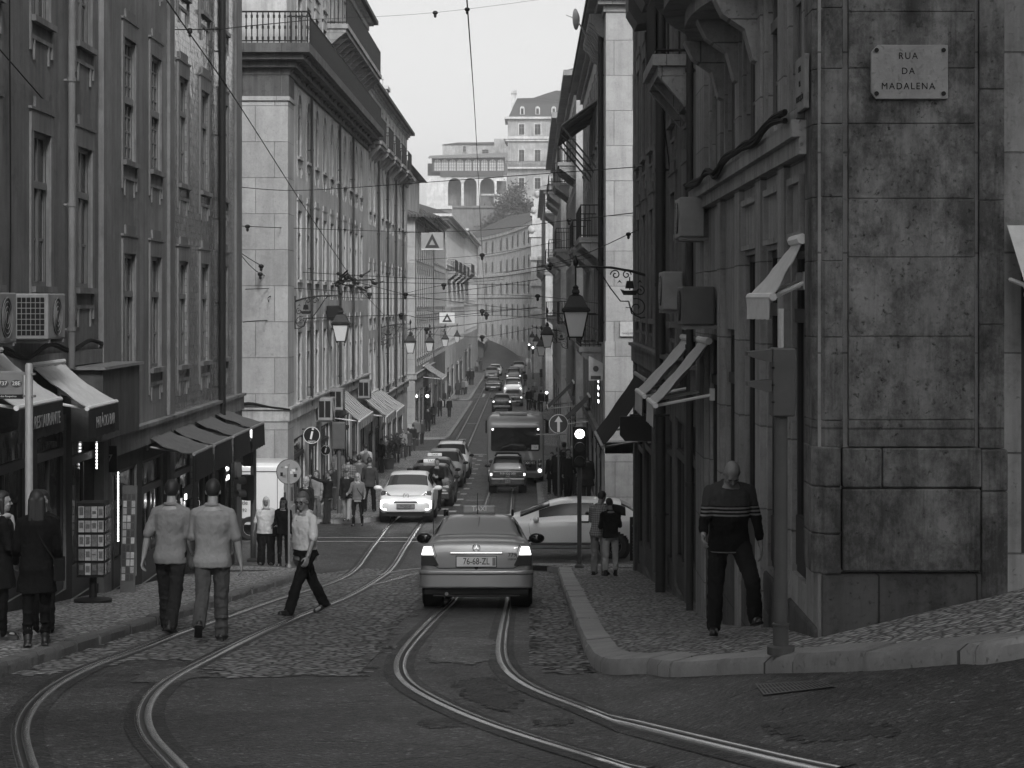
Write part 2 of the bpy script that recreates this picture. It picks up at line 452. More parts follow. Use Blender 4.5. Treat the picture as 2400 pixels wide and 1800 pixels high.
# ---- ground, road, pavements, kerbs, rails ---------------------------------------------------------------
def frange(a, b, st):
    n = max(1, int(round((b - a) / st))); return [a + (b - a) * i / n for i in range(n + 1)]
def catmull(pts, n=8):
    P = [Vector(p) for p in pts]; out = []
    for i in range(len(P) - 1):
        p0 = P[max(0, i-1)]; p1 = P[i]; p2 = P[i+1]; p3 = P[min(len(P)-1, i+2)]
        for k in range(n):
            t = k / n
            out.append(.5 * ((2*p1) + (p2-p0)*t + (2*p0-5*p1+4*p2-p3)*t*t + (3*p1-p0-3*p2+p3)*t**3))
    out.append(P[-1]); return out
def soft(P, it=3):
    for _ in range(it):
        P = [P[0]] + [(P[i-1] + 2*P[i] + P[i+1]) / 4 for i in range(1, len(P)-1)] + [P[-1]]
    return P
def struct(o, kind='structure'): o['kind'] = kind; return o
def ground_sheet(name, xs, ys, up, mat):
    mb = MB(); mb.grid([[(x, y, gz(x, y, up)) for x in xs] for y in ys])
    return struct(mb.build(name, mat, smooth=180))
XS = frange(-60, -9, 6) + frange(-9, 8, .2)[1:] + frange(8, 60, 4)[1:]
YS = frange(-60, 6, 6) + frange(6, 60, .5)[1:] + frange(60, 300, 3)[1:] + frange(300, 470, 10)[1:]
ground_sheet('road', XS, YS, 0, ASPH)
_g = MB(); _g.quad((-380, -120, -3), (380, -120, -3), (380, 560, -3), (-380, 560, -3)); struct(_g.build('ground', flat('far ground', .12)))
def inside(p, poly):
    c = False; n = len(poly)
    for i in range(n):
        a = poly[i]; b = poly[i-1]
        if (a[1] > p[1]) != (b[1] > p[1]) and p[0] < (b[0]-a[0]) * (p[1]-a[1]) / (b[1]-a[1]) + a[0]: c = not c
    return c
def patch(name, poly, step, up, mat, jit=0.0):
    x0 = min(p[0] for p in poly); x1 = max(p[0] for p in poly); y0 = min(p[1] for p in poly); y1 = max(p[1] for p in poly)
    mb = MB(); idx = {}
    def vid(i, j):
        if (i, j) not in idx:
            idx[(i, j)] = len(mb.v); x = x0 + i*step; y = y0 + j*step
            mb.v.append((x, y, gz(x, y, up)))
        return idx[(i, j)]
    for i in range(int((x1-x0)/step)+1):
        for j in range(int((y1-y0)/step)+1):
            c = (x0 + (i+.5)*step + RND.uniform(-jit, jit), y0 + (j+.5)*step + RND.uniform(-jit, jit))
            if inside(c, poly): mb.f.append((vid(i, j), vid(i+1, j), vid(i+1, j+1), vid(i, j+1))); mb.m.append(0)
    return struct(mb.build(name, mat, smooth=180))
def gp(px, py): p = G(px, py); return (p.x, p.y)
polyA = [gp(*q) for q in [(985, 1338), (990, 1400), (972, 1432), (925, 1472), (893, 1500), (902, 1520), (868, 1545), (850, 1560), (862, 1583), (720, 1585), (600, 1588), (480, 1590), (505, 1565),
          (430, 1548), (350, 1545), (250, 1560), (120, 1580), (0, 1590)]] + [(-4.86, 17.0), (-4.86, 44), (-3.9, 46.5), (-2.2, 46.5)]
patch('cobbled_road', polyA, .13, .006, SETT, .10)
polyB = [gp(*q) for q in [(1245, 1335), (1242, 1420), (1240, 1500), (1250, 1545), (1288, 1583), (1380, 1578)]] + [(.60, 18.9), (.58, 22), (.62, 30), (.62, 44)]
patch('cobbled_road', polyB, .13, .006, SETT, .10)
# repaired strips
for q in ([(1010, 1506), (1020, 1497), (1095, 1494), (1160, 1500), (1158, 1545), (1100, 1560), (1060, 1552), (1005, 1556)], [(300, 1600), (330, 1575), (450, 1560), (480, 1585), (400, 1602)]):
    patch('road_patch', [gp(*p) for p in q], .06, .007, ASPHP, .05)
for q in ([(905, 1250), (1006, 1250), (1020, 1221), (960, 1221)], [(1036, 1248), (1085, 1248), (1090, 1224), (1042, 1224)], [(848, 1232), (876, 1232), (888, 1221), (860, 1221)]):
    patch('road_patch', [gp(*p) for p in q], .2, .006, ASPHP)
for q in ([(1060, 1600), (1150, 1585), (1230, 1640), (1180, 1672), (1100, 1640)], [(980, 1690), (1060, 1680), (1090, 1700), (1010, 1712)], [(1780, 1700), (2050, 1690), (2120, 1720), (1900, 1745)], [(1250, 1690), (1330, 1684), (1340, 1697), (1262, 1704)]):
    patch('road_patch', [gp(*p) for p in q], .05, .004, ASPHK, .05)
# --- kerbs and pavements
def resample(P, st):
    out = [P[0]]; acc = 0
    for a, b in zip(P, P[1:]):
        L = (b - a).length; t = st - acc
        while t <= L: out.append(a.lerp(b, t / L)); t += st
        acc = L - (t - st)
    if (out[-1] - P[-1]).length > st * .3: out.append(P[-1])
    return out
def kerb(name, path, side, w=.27, h=.13, mat=None):
    """path: outer edge on the road; side=+1 if the pavement lies to the left of the walking direction. A row of separate stones."""
    P = resample(path, .11); mb = MB(); inner = []; rr = random.Random(len(P)); cut = 0; nxt = rr.randint(7, 11); prof = None
    zg = lambda q, u: gz(q.x, q.y, u)
    rows = []; dz = 0; dn = 0
    def flush():
        if len(rows) > 1: mb.loft(rows)
    for i, p in enumerate(P):
        t = (P[min(len(P)-1, i+1)] - P[max(0, i-1)]); t.z = 0; t.normalize()
        n = Vector((-t.y, t.x, 0)) * side
        inner.append(p + n * (w - .004))
        def ring(q, k=0.0):
            a = q + n*(dn + k); b = q + n*(dn + .028 + k); c = q + n*w; j = rr.uniform(-.004, .004); hh = h + dz - k*.6
            return [(a.x, a.y, zg(a, -.06)), (a.x, a.y, zg(a, hh - .04 + j)), (b.x, b.y, zg(b, hh + j*.6)), (c.x, c.y, zg(c, hh + .003)), (c.x, c.y, zg(c, -.06))]
        near = p.y < 70
        if i == nxt and near:
            rows.append(ring(p - t*.006, .006)); flush(); rows = []; dz = rr.uniform(-.009, .012); dn = rr.uniform(-.014, .014); nxt = i + rr.randint(6, 11)
            rows.append(ring(p + t*.003, .006)); rows.append(ring(p + t*.03)); continue
        if i == nxt: nxt = i + 9
        rows.append(ring(p))
    flush()
    struct(mb.build(name, mat or KERB, smooth=35))
    return inner[::3] + [inner[-1]]
def pavement(name, inner, wall, up=.128, n=7):
    rows = [[(lerp(a.x, b[0], k/n), lerp(a.y, b[1], k/n), gz(lerp(a.x, b[0], k/n), lerp(a.y, b[1], k/n), up)) for k in range(n+1)] for a, b in zip(inner, wall)]
    mb = MB(); mb.grid(rows); return struct(mb.build(name, CALC, smooth=180))
V2 = lambda x, y: Vector((x, y, 0))
XL, XR = -7.1, 2.3
XK, XKR = -4.85, .62
# near left pavement, rounding into the first cross street
pl = [V2(XK, 10), V2(XK, 43.5)] + [V2(XK - .0 - 2.2 * (1 - math.cos(a)), 43.5 + 2.2 * math.sin(a)) for a in [i * PI / 16 for i in range(1, 9)]] + [V2(-30, 45.7)]
inn = kerb('kerb', pl, 1, w=.16, mat=KERBD)
pavement('pavement', inn, [(min(XL + .02, p.x), p.y) if p.y < 43.6 else (min(XL, p.x), max(40.0, p.y - 2.2)) for p in inn])
# near right pavement: long straight kerb, rounded nose, then along the cross street
nose = [V2(2.6 + 26, 46.3), V2(1.6, 46.3), V2(1.05, 46.0), V2(.72, 45.2), V2(.62, 44), V2(.60, 31), V2(.58, 24), V2(.58, 20.5), V2(.62, 19.2), V2(.76, 18.35), V2(1.02, 17.75)]
tailp = [G(q[0], q[1]) for q in [(1575, 1588), (1749, 1580), (1900, 1577), (2045, 1572), (2248, 1556), (2400, 1543)]]
nose = [V2(p.x, p.y) for p in catmull(nose + [V2(p.x, p.y) for p in tailp] + [V2(5.2, tailp[-1].y - .5), V2(12, tailp[-1].y - 2.6)], 10)]
inn = kerb('kerb', nose, 1, w=.29)
wl = []
for p in inn:
    if p.y > 45: wl.append((max(XR + .02, p.x), 44.0))
    elif p.y > 18.6: wl.append((XR + .05, p.y))
    else: wl.append((max(XR + .05, p.x), 16.05) if p.x > XR else (XR + .05, max(16.05, min(18.6, 16.05 + (XR - p.x) * 1.7))))
pavement('pavement', inn, wl, n=9)
# pavements of the further blocks
for xk, xw, y0, y1 in ((-4.9, XL, 60.2, 115), (-5.55, -7.5, 130, 186), (-5.9, -7.8, 190, 262)):
    pth = [V2(xw - 20, y0), V2(xk - .8, y0), V2(xk - .2, y0 + .3), V2(xk, y0 + 1), V2(xk, y1)]
    inn = kerb('kerb', pth, -1)
    pavement('pavement', inn, [(min(xw, p.x), max(p.y, y0 + .4) if p.x > xw else y0 + 1.5) for p in inn], n=3)
for xk, xw, y0, y1 in ((.55, 2.3, 59, 110), (.2, 2.0, 122, 190), (-.3, 1.5, 196, 300)):
    pth = [V2(xw + 20, y0), V2(xk + .8, y0), V2(xk + .2, y0 + .3), V2(xk, y0 + 1), V2(xk, y1)]
    inn = kerb('kerb', pth, 1)
    pavement('pavement', inn, [(max(xw, p.x), max(p.y, y0 + .4) if p.x < xw else y0 + 1.5) for p in inn], n=3)
# --- tram rails
def rail(mb, P, flip=1):
    P = [Vector(p) for p in P]; rows = []
    offs = [(-.16, .0055), (-.065, .007), (-.060, .016), (-.012, .017), (-.008, .009), (.026, .009), (.030, .015), (.060, .013), (.064, .007), (.14, .0055)]
    for i, p in enumerate(P):
        t = P[min(len(P)-1, i+1)] - P[max(0, i-1)]; t.z = 0; t.normalize(); n = Vector((-t.y, t.x, 0)) * flip
        rows.append([((p + n*o).x, (p + n*o).y, gz((p + n*o).x, (p + n*o).y, u)) for o, u in offs])
    k = len(mb.f); mb.grid(rows)
    ncol = len(offs) - 1
    for i in range(k, len(mb.f)): mb.m[i] = [3, 1, 0, 1, 2, 1, 0, 1, 3][(i - k) % ncol]
def pxcurve(q, extra=()):
    P = [G(a, b) for a, b in q]; P = [V2(p.x, p.y) for p in P] + [V2(*e) for e in extra]
    P = resample(soft(catmull(P, 10), 40), .35)
    return P
RA = pxcurve([(70, 1815), (52, 1758), (45, 1715), (60, 1671), (92, 1633), (141, 1598), (206, 1565), (282, 1538), (353, 1511), (434, 1479), (543, 1443), (659, 1401), (750, 1376), (799, 1358), (842, 1324), (868, 1288), (892, 1258), (928, 1215)], [(-4.1, 66), (-4.25, 80), (-4.5, 100), (-4.85, 137), (-5.0, 220), (-5.0, 262)])
RB = pxcurve([(428, 1815), (385, 1769), (349, 1731), (331, 1682), (350, 1633), (394, 1595), (452, 1563), (543, 1517), (651, 1465), (760, 1422), (814, 1400), (875, 1366), (918, 1331), (951, 1281), (974, 1245), (998, 1215)], [(-3.2, 66), (-3.35, 80), (-3.6, 100), (-3.92, 137), (-4.08, 220), (-4.08, 262)])
RC = pxcurve([(1500, 1809), (1442, 1790), (1280, 1743), (1128, 1692), (1036, 1651), (976, 1619), (943, 1591), (935, 1559), (949, 1526), (981, 1488), (1036, 1431)], [(-1.24, 33), (-1.36, 45), (-1.5, 60), (-1.58, 78), (-1.7, 110)])
RD = pxcurve([(1950, 1808), (1877, 1793), (1768, 1768), (1551, 1716), (1388, 1667), (1280, 1630), (1209, 1592), (1182, 1559), (1174, 1530), (1177, 1488), (1188, 1431)], [(-.33, 33), (-.46, 45), (-.58, 60), (-.66, 78), (-.78, 110)])
def track(label, curves):
    P0 = curves[0][0][len(curves[0][0]) // 2]
    t = thing('tram_track', label, 'tram track', (P0.x, P0.y, gz(P0.x, P0.y)))
    for P, fl in curves:
        mb = MB(); rail(mb, P, fl); mb.build('rail', [STEEL, STEELD, BLACK, ASPHK], t, smooth=60)
track('tram track curving from the bottom left corner towards the small white car', [(RA, 1), (RB, 1)])
track('tram track curving from the bottom centre under the silver taxi', [(RC, -1), (RD, -1)])
XA = [V2(*gp(*q)) for q in ((792, 1362), (880, 1349), (984, 1333))] + [V2(-.2, 47.5), V2(6, 47.9)]
XB = [V2(*gp(*q)) for q in ((862, 1374), (930, 1358), (984, 1346))] + [V2(-.2, 45.4), V2(6, 45.6)]
XC = [V2(-20, 54.2), V2(-5, 54), V2(6, 53.6)]; XD = [V2(-20, 55.3), V2(-5, 55.1), V2(6, 54.7)]
track('thin straight tram track crossing the road just behind the silver taxi to the right', [(resample(catmull(XA, 8), .4), 1), (resample(catmull(XB, 8), .4), 1)])
track('straight tram track crossing the side street junction in front of the small white car', [(resample(XC, .5), 1), (resample(XD, .5), 1)])
# --- painted markings
mk = MB()
def mark(x0, x1, y0, y1):
    n = max(1, int((y1 - y0) / 1.5))
    mk.grid([[(x, lerp(y0, y1, k/n), gz(x, lerp(y0, y1, k/n), .008)) for x in (x0, x1)] for k in range(n+1)])
for i in range(13):
    y = 62 + i * 4.1; xx = -2.55 - i * .015
    mark(xx - .12, xx + .12, y, y + .9); mark(xx - .42, xx - .2, y + 1.6, y + 2.3)
mark(-2.35, -1.7, 74, 74.3); mark(-4.6, -2.0, 113, 113.5); mark(-4.7, -4.0, 150, 150.6); mark(-4.9, -3.9, 106, 106.3)
for y in (122, 129): mark(-4.62, -4.15, y, y + 1.2)
mark(-5.5, -4.6, 196, 196.6); mark(-5.4, -4.5, 203, 203.6); mark(-4.7, -4.5, 197, 203)
struct(mk.build('road_marking', flat('worn road paint', .38, .6, var=.3, sc=9)))
# drain grate and scraps of paper
o = G(1800, 1622); t = thing('drain_grate', 'flat iron drain grate in the asphalt before the right kerb', 'drain grate', o)
def gg(px, py, up): p = G(px, py); return (p.x, p.y, gz(p.x, p.y, up))
mb = MB(); A_, B_, C_, D_ = [G(*q) for q in ((1790, 1632), (1960, 1612), (1925, 1598), (1770, 1607))]
def bil(u, v, up): q = A_.lerp(B_, u).lerp(D_.lerp(C_, u), v); return (q.x, q.y, gz(q.x, q.y, up))
mb.quad(bil(0, 0, .004), bil(1, 0, .004), bil(1, 1, .004), bil(0, 1, .004)); mb.build('pit', BLACK, t)
mb = MB()
for i in range(19):
    u = i / 19; mb.quad(bil(u, 0, .012), bil(u + .026, 0, .012), bil(u + .026, 1, .012), bil(u, 1, .012))
for v in (0, .48, .94): mb.quad(bil(0, v, .013), bil(1, v, .013), bil(1, v + .06, .013), bil(0, v + .06, .013))
mb.build('grate', STEELD, t)
for k, (px, py) in enumerate(((170, 1527), (187, 1519))):
    p = G(px, py); mb = MB(); rr = random.Random(k)
    mb.ellip((p.x, p.y, gz(p.x, p.y, .035)), (.05, .035, .035), 7, 5)
    mb.v = [(x + rr.uniform(-.018, .018), y + rr.uniform(-.018, .018), max(gz(x, y, .003), z + rr.uniform(-.015, .02))) for x, y, z in mb.v]
    tag(mb.build('paper_scrap', WHITEP), ('smaller flattened scrap of white paper in the left gutter', 'larger crumpled scrap of white paper in the left gutter')[k], 'litter')
# ---- buildings --------------------------------------------------------------------------------------------
Z = lambda rel: ZC + rel
WINC = {}
FRAMEW = flat('painted window frame', .13, .6, var=.2, sc=8)
FRAMED = flat('dark window frame', .03, .6, var=.2, sc=8)
SHUT = flat('slatted shutter', .22, .7, var=.2, sc=5)
def win_meshes(w, h, kind, sur, surmat, dep=.10):
    key = (round(w, 2), round(h, 2), kind, sur, surmat.name)
    if key in WINC: return WINC[key]
    fr = MB(); y0, y1 = -dep, -dep + .055; a = w/2; b = .07; tr = h * .66
    fr.box(-a, -a+b, y0, y1, 0, h); fr.box(a-b, a, y0, y1, 0, h); fr.box(-a+b, a-b, y0, y1, 0, b); fr.box(-a+b, a-b, y0, y1, h-b, h)
    fm = FRAMEW
    if kind in ('case', 'arch', 'door'):
        fr.box(-a+b, a-b, y0+.002, y1+.03, tr-.05, tr+.05); fr.box(-.05, .05, y0+.002, y1+.01, b, tr-.05); fr.box(-.025, .025, y0+.002, y1, tr+.05, h-b)
        for sx in (-1, 1): fr.box(sx*(a-b)-sx*.001, sx*(a-b-.06), y0+.004, y1-.008, b, tr-.05)
        fr.box(-a+b, -.05, y0+.004, y1-.01, h*.3, h*.3+.035); fr.box(.05, a-b, y0+.004, y1-.01, h*.3, h*.3+.035)
    if kind == 'arch':
        n = 12
        for k in range(n):
            t0 = PI*k/n; t1 = PI*(k+1)/n; r = a*.62
            fr.box(-.02+math.cos(t0)*r, .02+math.cos(t1)*r, y0+.004, y1-.02, tr+.06+math.sin(t0)*r-.02, tr+.06+math.sin(t1)*r+.02)
    if kind == 'grid':
        fr.box(-a+b, a-b, y0+.002, y1+.04, h*.5-.06, h*.5+.06)
        for k in (1, 2): fr.box(-a+b+(w-2*b)*k/3-.016, -a+b+(w-2*b)*k/3+.016, y0+.004, y1-.01, b, h-b)
        for k in range(1, 8):
            if k != 4: fr.box(-a+b, a-b, y0+.006, y1-.012, h*k/8-.014, h*k/8+.014)
    if kind == 'plain':
        fr.box(-.04, .04, y0+.002, y1, b, h-b); fr.box(-a+b, a-b, y0+.002, y1+.02, tr-.05, tr+.05)
    if kind == 'shop':
        fm = FRAMED
        fr.box(-a+b, a-b, y0+.002, y1+.03, h-.62, h-.5); fr.box(-a+b, a-b, y0+.002, y1+.02, b, .5)
        for k in range(1, max(2, int(w / .9))): x = -a + w*k/max(2, int(w/.9)); fr.box(x-.03, x+.03, y0+.003, y1, b, h-.62)
    if kind == 'louvre':
        fm = SHUT
        for sx in (-1, 1):
            fr.box(sx*.03, sx*(a-b), y0-.01, y0+.02, b, h-b)
            for k in range(int(h/.07)):
                z = b + .03 + k*.07
                if z < h-b-.05:
                    fr.add([(sx*.06, y1-.03, z), (sx*(a-b-.03), y1-.03, z), (sx*(a-b-.03), y1+.01, z-.03), (sx*.06, y1+.01, z-.03), (sx*.06, y1-.03, z+.035), (sx*(a-b-.03), y1-.03, z+.035)], [(0, 1, 2, 3), (3, 2, 5, 4), (0, 4, 5, 1), (0, 3, 4), (1, 5, 2)])
        fr.box(-.03, .03, y0, y1+.02, b, h-b)
    pn = MB(); pn.box(-a+.02, a-.02, y0+.015, y0+.027, .02, h-.02)
    d = {'frame': fr.mesh('window', fm), 'pane': pn.mesh('pane', GLASSD if kind == 'shop' else GLASS)}
    if sur:
        sm = MB(); t = .16; p = .032
        if kind == 'arch':
            ha = h - a
            sm.box(-a-t, -a, -.002, p, 0, ha); sm.box(a, a+t, -.002, p, 0, ha)
            n = 10
            for k in range(n):
                t0 = PI*k/n; t1 = PI*(k+1)/n
                q = [(math.cos(t0)*a, ha+math.sin(t0)*a), (math.cos(t0)*(a+t), ha+math.sin(t0)*(a+t)), (math.cos(t1)*(a+t), ha+math.sin(t1)*(a+t)), (math.cos(t1)*a, ha+math.sin(t1)*a)]
                sm.prism(q, lambda u, v, w_: (u, w_, v), -.002, p)
        else:
            sm.box(-a-t, -a, -.002, p, 0, h); sm.box(a, a+t, -.002, p, 0, h)
            if sur >= 1:
                hh = .34 if sur >= 2 else .2
                sm.box(-a-t, a+t, -.002, p+.004, h, h+hh)
                if sur >= 2: sm.box(-a+.08, a-.08, -.001, p+.006, h+hh, h+hh+.16); sm.box(-a-t-.05, a+t+.05, 0, p+.02, h+hh-.04, h+hh)
        if sur >= 2:   # apron with two ears under the sill
            z1 = -.42
            sm.box(-a-t, -a-t+.07, -.002, p, -.5, 0); sm.box(a+t-.07, a+t, -.002, p, -.5, 0)
            sm.box(-a-t+.07, a+t-.07, -.001, p-.004, -.33, -.27); sm.box(-a+.05, -a+.11, -.001, p-.004, -.62, -.33); sm.box(a-.11, a-.05, -.001, p-.004, -.62, -.33)
        d['surround'] = sm.mesh('surround', surmat)
        sl = MB(); sl.box(-a-t*.9, a+t*.9, -dep, p+.06, -.09, -.001); d['sill'] = sl.mesh('sill', surmat)
    WINC[key] = d
    return d
WPART = {'shop': 'shopfront', 'door': 'window', 'louvre': 'shuttered_window'}
def put_window(root, P, N, w, h, kind='case', sur=2, surmat=None, far=False):
    d = win_meshes(w, h, kind, sur, surmat)
    o = inst(WPART.get(kind, 'window'), d['frame'], root, at(P, N))
    for k in ('pane', 'surround', 'sill'):
        if k in d and not (k == 'pane' and kind == 'louvre'): inst(k, d[k], o)
    return o
def wall(mb, P0, P1, zb, zt, ops=(), dep=.12, mi=0, rmi=None, zsplit=None):
    """wall from P0 to P1 (xy), outside on the right hand of the walk; ops = (u0,u1,z0,z1,arched)"""
    P0 = Vector(P0 + (0,)); P1 = Vector(P1 + (0,)); L = (P1-P0).length; U = (P1-P0)/L; N = Vector((U.y, -U.x, 0)); rmi = mi if rmi is None else rmi
    us = sorted({0, L} | {round(o[0], 4) for o in ops} | {round(o[1], 4) for o in ops}); zs = sorted({zb, zt} | ({zsplit} if zsplit else set()) | {round(o[2], 4) for o in ops} | {round(o[3], 4) for o in ops})
    us = [u for u in us if 0 <= u <= L]; zs = [z for z in zs if zb <= z <= zt]
    pt = lambda u, z, n=0: P0 + U*u + N*n + Vector((0, 0, z))
    for i in range(len(us)-1):
        run = None
        for j in range(len(zs)-1):
            uc = (us[i]+us[i+1])/2; zc = (zs[j]+zs[j+1])/2
            if any(o[0] < uc < o[1] and o[2] < zc < o[3] for o in ops):
                if run is not None: mb.quad(pt(us[i], run), pt(us[i+1], run), pt(us[i+1], zs[j]), pt(us[i], zs[j]), 1 if zsplit and zs[j] <= zsplit else mi); run = None
            elif run is None: run = zs[j]
            if run is not None and zsplit and abs(zs[j+1] - zsplit) < 1e-6: mb.quad(pt(us[i], run), pt(us[i+1], run), pt(us[i+1], zsplit), pt(us[i], zsplit), 1); run = None
        if run is not None: mb.quad(pt(us[i], run), pt(us[i+1], run), pt(us[i+1], zs[-1]), pt(us[i], zs[-1]), mi)
    for o in ops:
        u0, u1, z0, z1 = o[:4]; ar = o[4] if len(o) > 4 else 0
        a = (u1-u0)/2; zt_ = z1 - a if ar else z1
        mb.quad(pt(u0, z0), pt(u0, z0, -dep), pt(u0, zt_, -dep), pt(u0, zt_), rmi); mb.quad(pt(u1, z0, -dep), pt(u1, z0), pt(u1, zt_), pt(u1, zt_, -dep), rmi)
        mb.quad(pt(u0, z0), pt(u1, z0), pt(u1, z0, -dep), pt(u0, z0, -dep), rmi)
        if not ar: mb.quad(pt(u0, z1), pt(u0, z1, -dep), pt(u1, z1, -dep), pt(u1, z1), rmi)
        else:
            n = 12; c = (u0+u1)/2
            arc = [(c + math.cos(PI*k/n)*a, zt_ + math.sin(PI*k/n)*a) for k in range(n+1)]
            for k in range(n):
                (ua, za), (ub, zb_) = arc[k], arc[k+1]
                mb.quad(pt(ua, za), pt(ua, za, -dep), pt(ub, zb_, -dep), pt(ub, zb_), rmi)
                cu = u1 if k < n/2 else u0
                mb.add([pt(ua, za), pt(ub, zb_), pt(cu, z1)], [(0, 1, 2)], mi)
            mb.add([pt(u0, z1), pt(c, z1), pt(c, z1)], [(0, 1, 2)], mi)
def bld(label, side, X, y0, y1, zt, mat, rows, ycs, w=1.0, surmat=None, sur=2, shops=(), shopmat=None, deep=12, cornices=(), roof=None, front_ops=None, eave=.45, zb=-14, cat='building', loc_z=None, pil=(), roofmat=None, front_win=(), low=None, cmat=None):
    """rows: (z0,z1,kind) relative; ycs: centres along the street; shops: (y0,y1,ztop) openings at street level"""
    s = 1 if side == 'L' else -1
    base = Vector((X, y0, gz(X, y0)))
    t = thing('building', label, cat, base)
    N = Vector((s, 0, 0)); surmat = surmat or mat
    ops = []
    def uo(a, b): return (a - y0, b - y0) if side == 'L' else (y1 - b, y1 - a)
    for z0, z1, kind in rows:
        for yc in ycs:
            if yc - w/2 < y0 + .1 or yc + w/2 > y1 - .1: continue
            a, b = uo(yc-w/2, yc+w/2); ops.append((a, b, Z(z0), Z(z1), 1 if kind == 'arch' else 0))
            put_window(t, (X, yc, Z(z0)), N, w, z1-z0, kind, sur, surmat)
    sops = []
    for a_, b_, ztop in shops:
        z0 = gz(X, (a_+b_)/2, .2); a, b = uo(a_, b_); sops.append((a, b, z0, Z(ztop)))
        put_window(t, (X, (a_+b_)/2, z0), N, b_-a_, Z(ztop)-z0, 'shop', 0, surmat)
    mb = MB()
    A, B = ((X, y0), (X, y1)) if side == 'L' else ((X, y1), (X, y0))
    wall(mb, A, B, Z(zb), Z(zt), ops + sops, zsplit=Z(low) if low else None)
    xb = X - s*deep
    if side == 'L':
        wall(mb, (xb, y0), (X, y0), Z(zb), Z(zt), front_ops or []); wall(mb, (X, y1), (xb, y1), Z(zb), Z(zt)); wall(mb, (xb, y1), (xb, y0), Z(zb), Z(zt))
    else:
        wall(mb, (X, y0), (xb, y0), Z(zb), Z(zt), front_ops or []); wall(mb, (xb, y1), (X, y1), Z(zb), Z(zt)); wall(mb, (xb, y0), (xb, y1), Z(zb), Z(zt))
    for xw, zw, ww, hw in front_win: put_window(t, (xw, y0, Z(zw)), (0, -1, 0), ww, hw, 'case', sur, surmat)
    mb.build('wall', [mat, SHOPD], t)
    for z0, steps in cornices:
        c = MB()
        for k, (za, zb2, pr) in enumerate(steps):
            xa, xz = sorted((xb, X + s*pr)); c.box(xa, xz, y0-pr, y1 - .001*(k+1), Z(z0+za), Z(z0+zb2))
        c.build('cornice', (cmat or surmat) if len(steps) > 2 else surmat, t)
    if pil:
        c = MB()
        for ya, yb, za, zb2, pr in pil: c.box(X - s*.1, X + s*pr, ya, yb, Z(za), Z(zb2))
        c.build('pilaster', surmat, t)
    if roof:
        zr, kind = roof; r = MB(); e = eave
        if kind == 'flat': xa, xz = sorted((xb, X+s*.05)); r.box(xa, xz, y0, y1, Z(zt)+.003, Z(zt)+.15)
        else:
            xe, xm = X + s*e, X - s*deep*.5
            a = [(xe, y0-e, Z(zt)), (xe, y1, Z(zt)), (xm, y1 - 1.5, Z(zr)), (xm, y0+2.5, Z(zr)), (xb - s*e, y0-e, Z(zt)), (xb - s*e, y1, Z(zt))]
            up = [(x, y, z + .16) for x, y, z in a]
            r.add(a + up, [(6, 7, 8, 9), (10, 6, 9), (9, 8, 11, 10), (7, 11, 8), (0, 3, 2, 1), (0, 1, 7, 6), (0, 6, 10, 4), (0, 4, 3), (3, 4, 5, 2), (4, 10, 11, 5), (1, 5, 11, 7), (1, 2, 5)])
        r.build('roof', roofmat or ROOFT, t)
    return t
def balcony(root, X, s, ya, yb, z, proj, rail_h=1.0, slabmat=None, pat='bars', name='balcony', cage=None):
    mb = MB(); mb.box(X - s*.05, X + s*proj, ya, yb, Z(z)-.16, Z(z)); mb.box(X - s*.05, X + s*(proj-.08), ya+.06, yb-.06, Z(z)-.3, Z(z)-.161)
    k = max(2, int((yb-ya)/1.3))
    for i in range(k+1):
        y = lerp(ya+.15, yb-.15, i/k)
        mb.prism([(0, -.301), (proj*.85, -.301), (proj*.6, -.45), (0, -.85)], lambda p, q, a_: (X + s*p, a_, Z(z)+q), y-.08, y+.08)
    o = mb.build(name, slabmat, root)
    r = MB(); xo = X + s*(proj-.06); zz = Z(z)
    def bars(p, q):
        p = Vector(p); q = Vector(q); n = max(2, int((q-p).length/.13))
        for i in range(n+1):
            c = p.lerp(q, i/n)
            r.box(c.x-.011, c.x+.011, c.y-.011, c.y+.011, zz, zz+rail_h-.02)
            if pat == 'knob' and i % 1 == 0:
                for f in (.2, .5, .8): r.box(c.x-.022, c.x+.022, c.y-.022, c.y+.022, zz+rail_h*f-.03, zz+rail_h*f+.03)
        for f in (.06, .98): r.tube([p + Vector((0, 0, rail_h*f)), q + Vector((0, 0, rail_h*f))], .022, 6)
    bars((xo, ya+.05, zz), (xo, yb-.05, zz)); bars((X, ya+.05, zz), (xo, ya+.05, zz)); bars((X, yb-.05, zz), (xo, yb-.05, zz))
    r.build('railing', IRON, o)
    return o
ROOFT = rooftile('old roof tiles', .12)
SHOPD = plaster('dark shop front paint with awning shade', .045, .5)  # dark paint whose black tone includes the shade under the awnings
PL_A = plaster('grey plaster', .17, .5); PL_B = plaster('smooth grey plaster', .19, .35); PL_C = plaster('pale plaster', .50, .35, streak=.35); PL_D = plaster('pale weathered plaster', .42, .5)
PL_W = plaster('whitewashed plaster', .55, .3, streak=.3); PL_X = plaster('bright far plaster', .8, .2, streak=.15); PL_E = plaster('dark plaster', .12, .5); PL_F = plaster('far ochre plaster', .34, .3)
ST_L = stone('pale ashlar', .36, 1.5, 1.05, .45, .5, off=.37, spots=.3); ST_P = stone('trim stone', .27, 1.1, 1.0, .5, .6, spots=.3)
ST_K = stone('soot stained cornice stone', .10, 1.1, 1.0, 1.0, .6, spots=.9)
ST_D = stone('blackened ashlar', .32, 1.3, .8, .8, .5); TILE = tilefront('glazed tile front', .20)
SLOT = flat('dark roof slate', .05, .6, var=.3, sc=3, bump=.02, bsc=9)
dL = lambda px, X=XL: X * F / (px - CX)
dR = lambda px, X=XR: X * F / (px - CX)
CORN = [(-.22, -.1, .08), (-.1, .02, .18), (.02, .14, .3)]
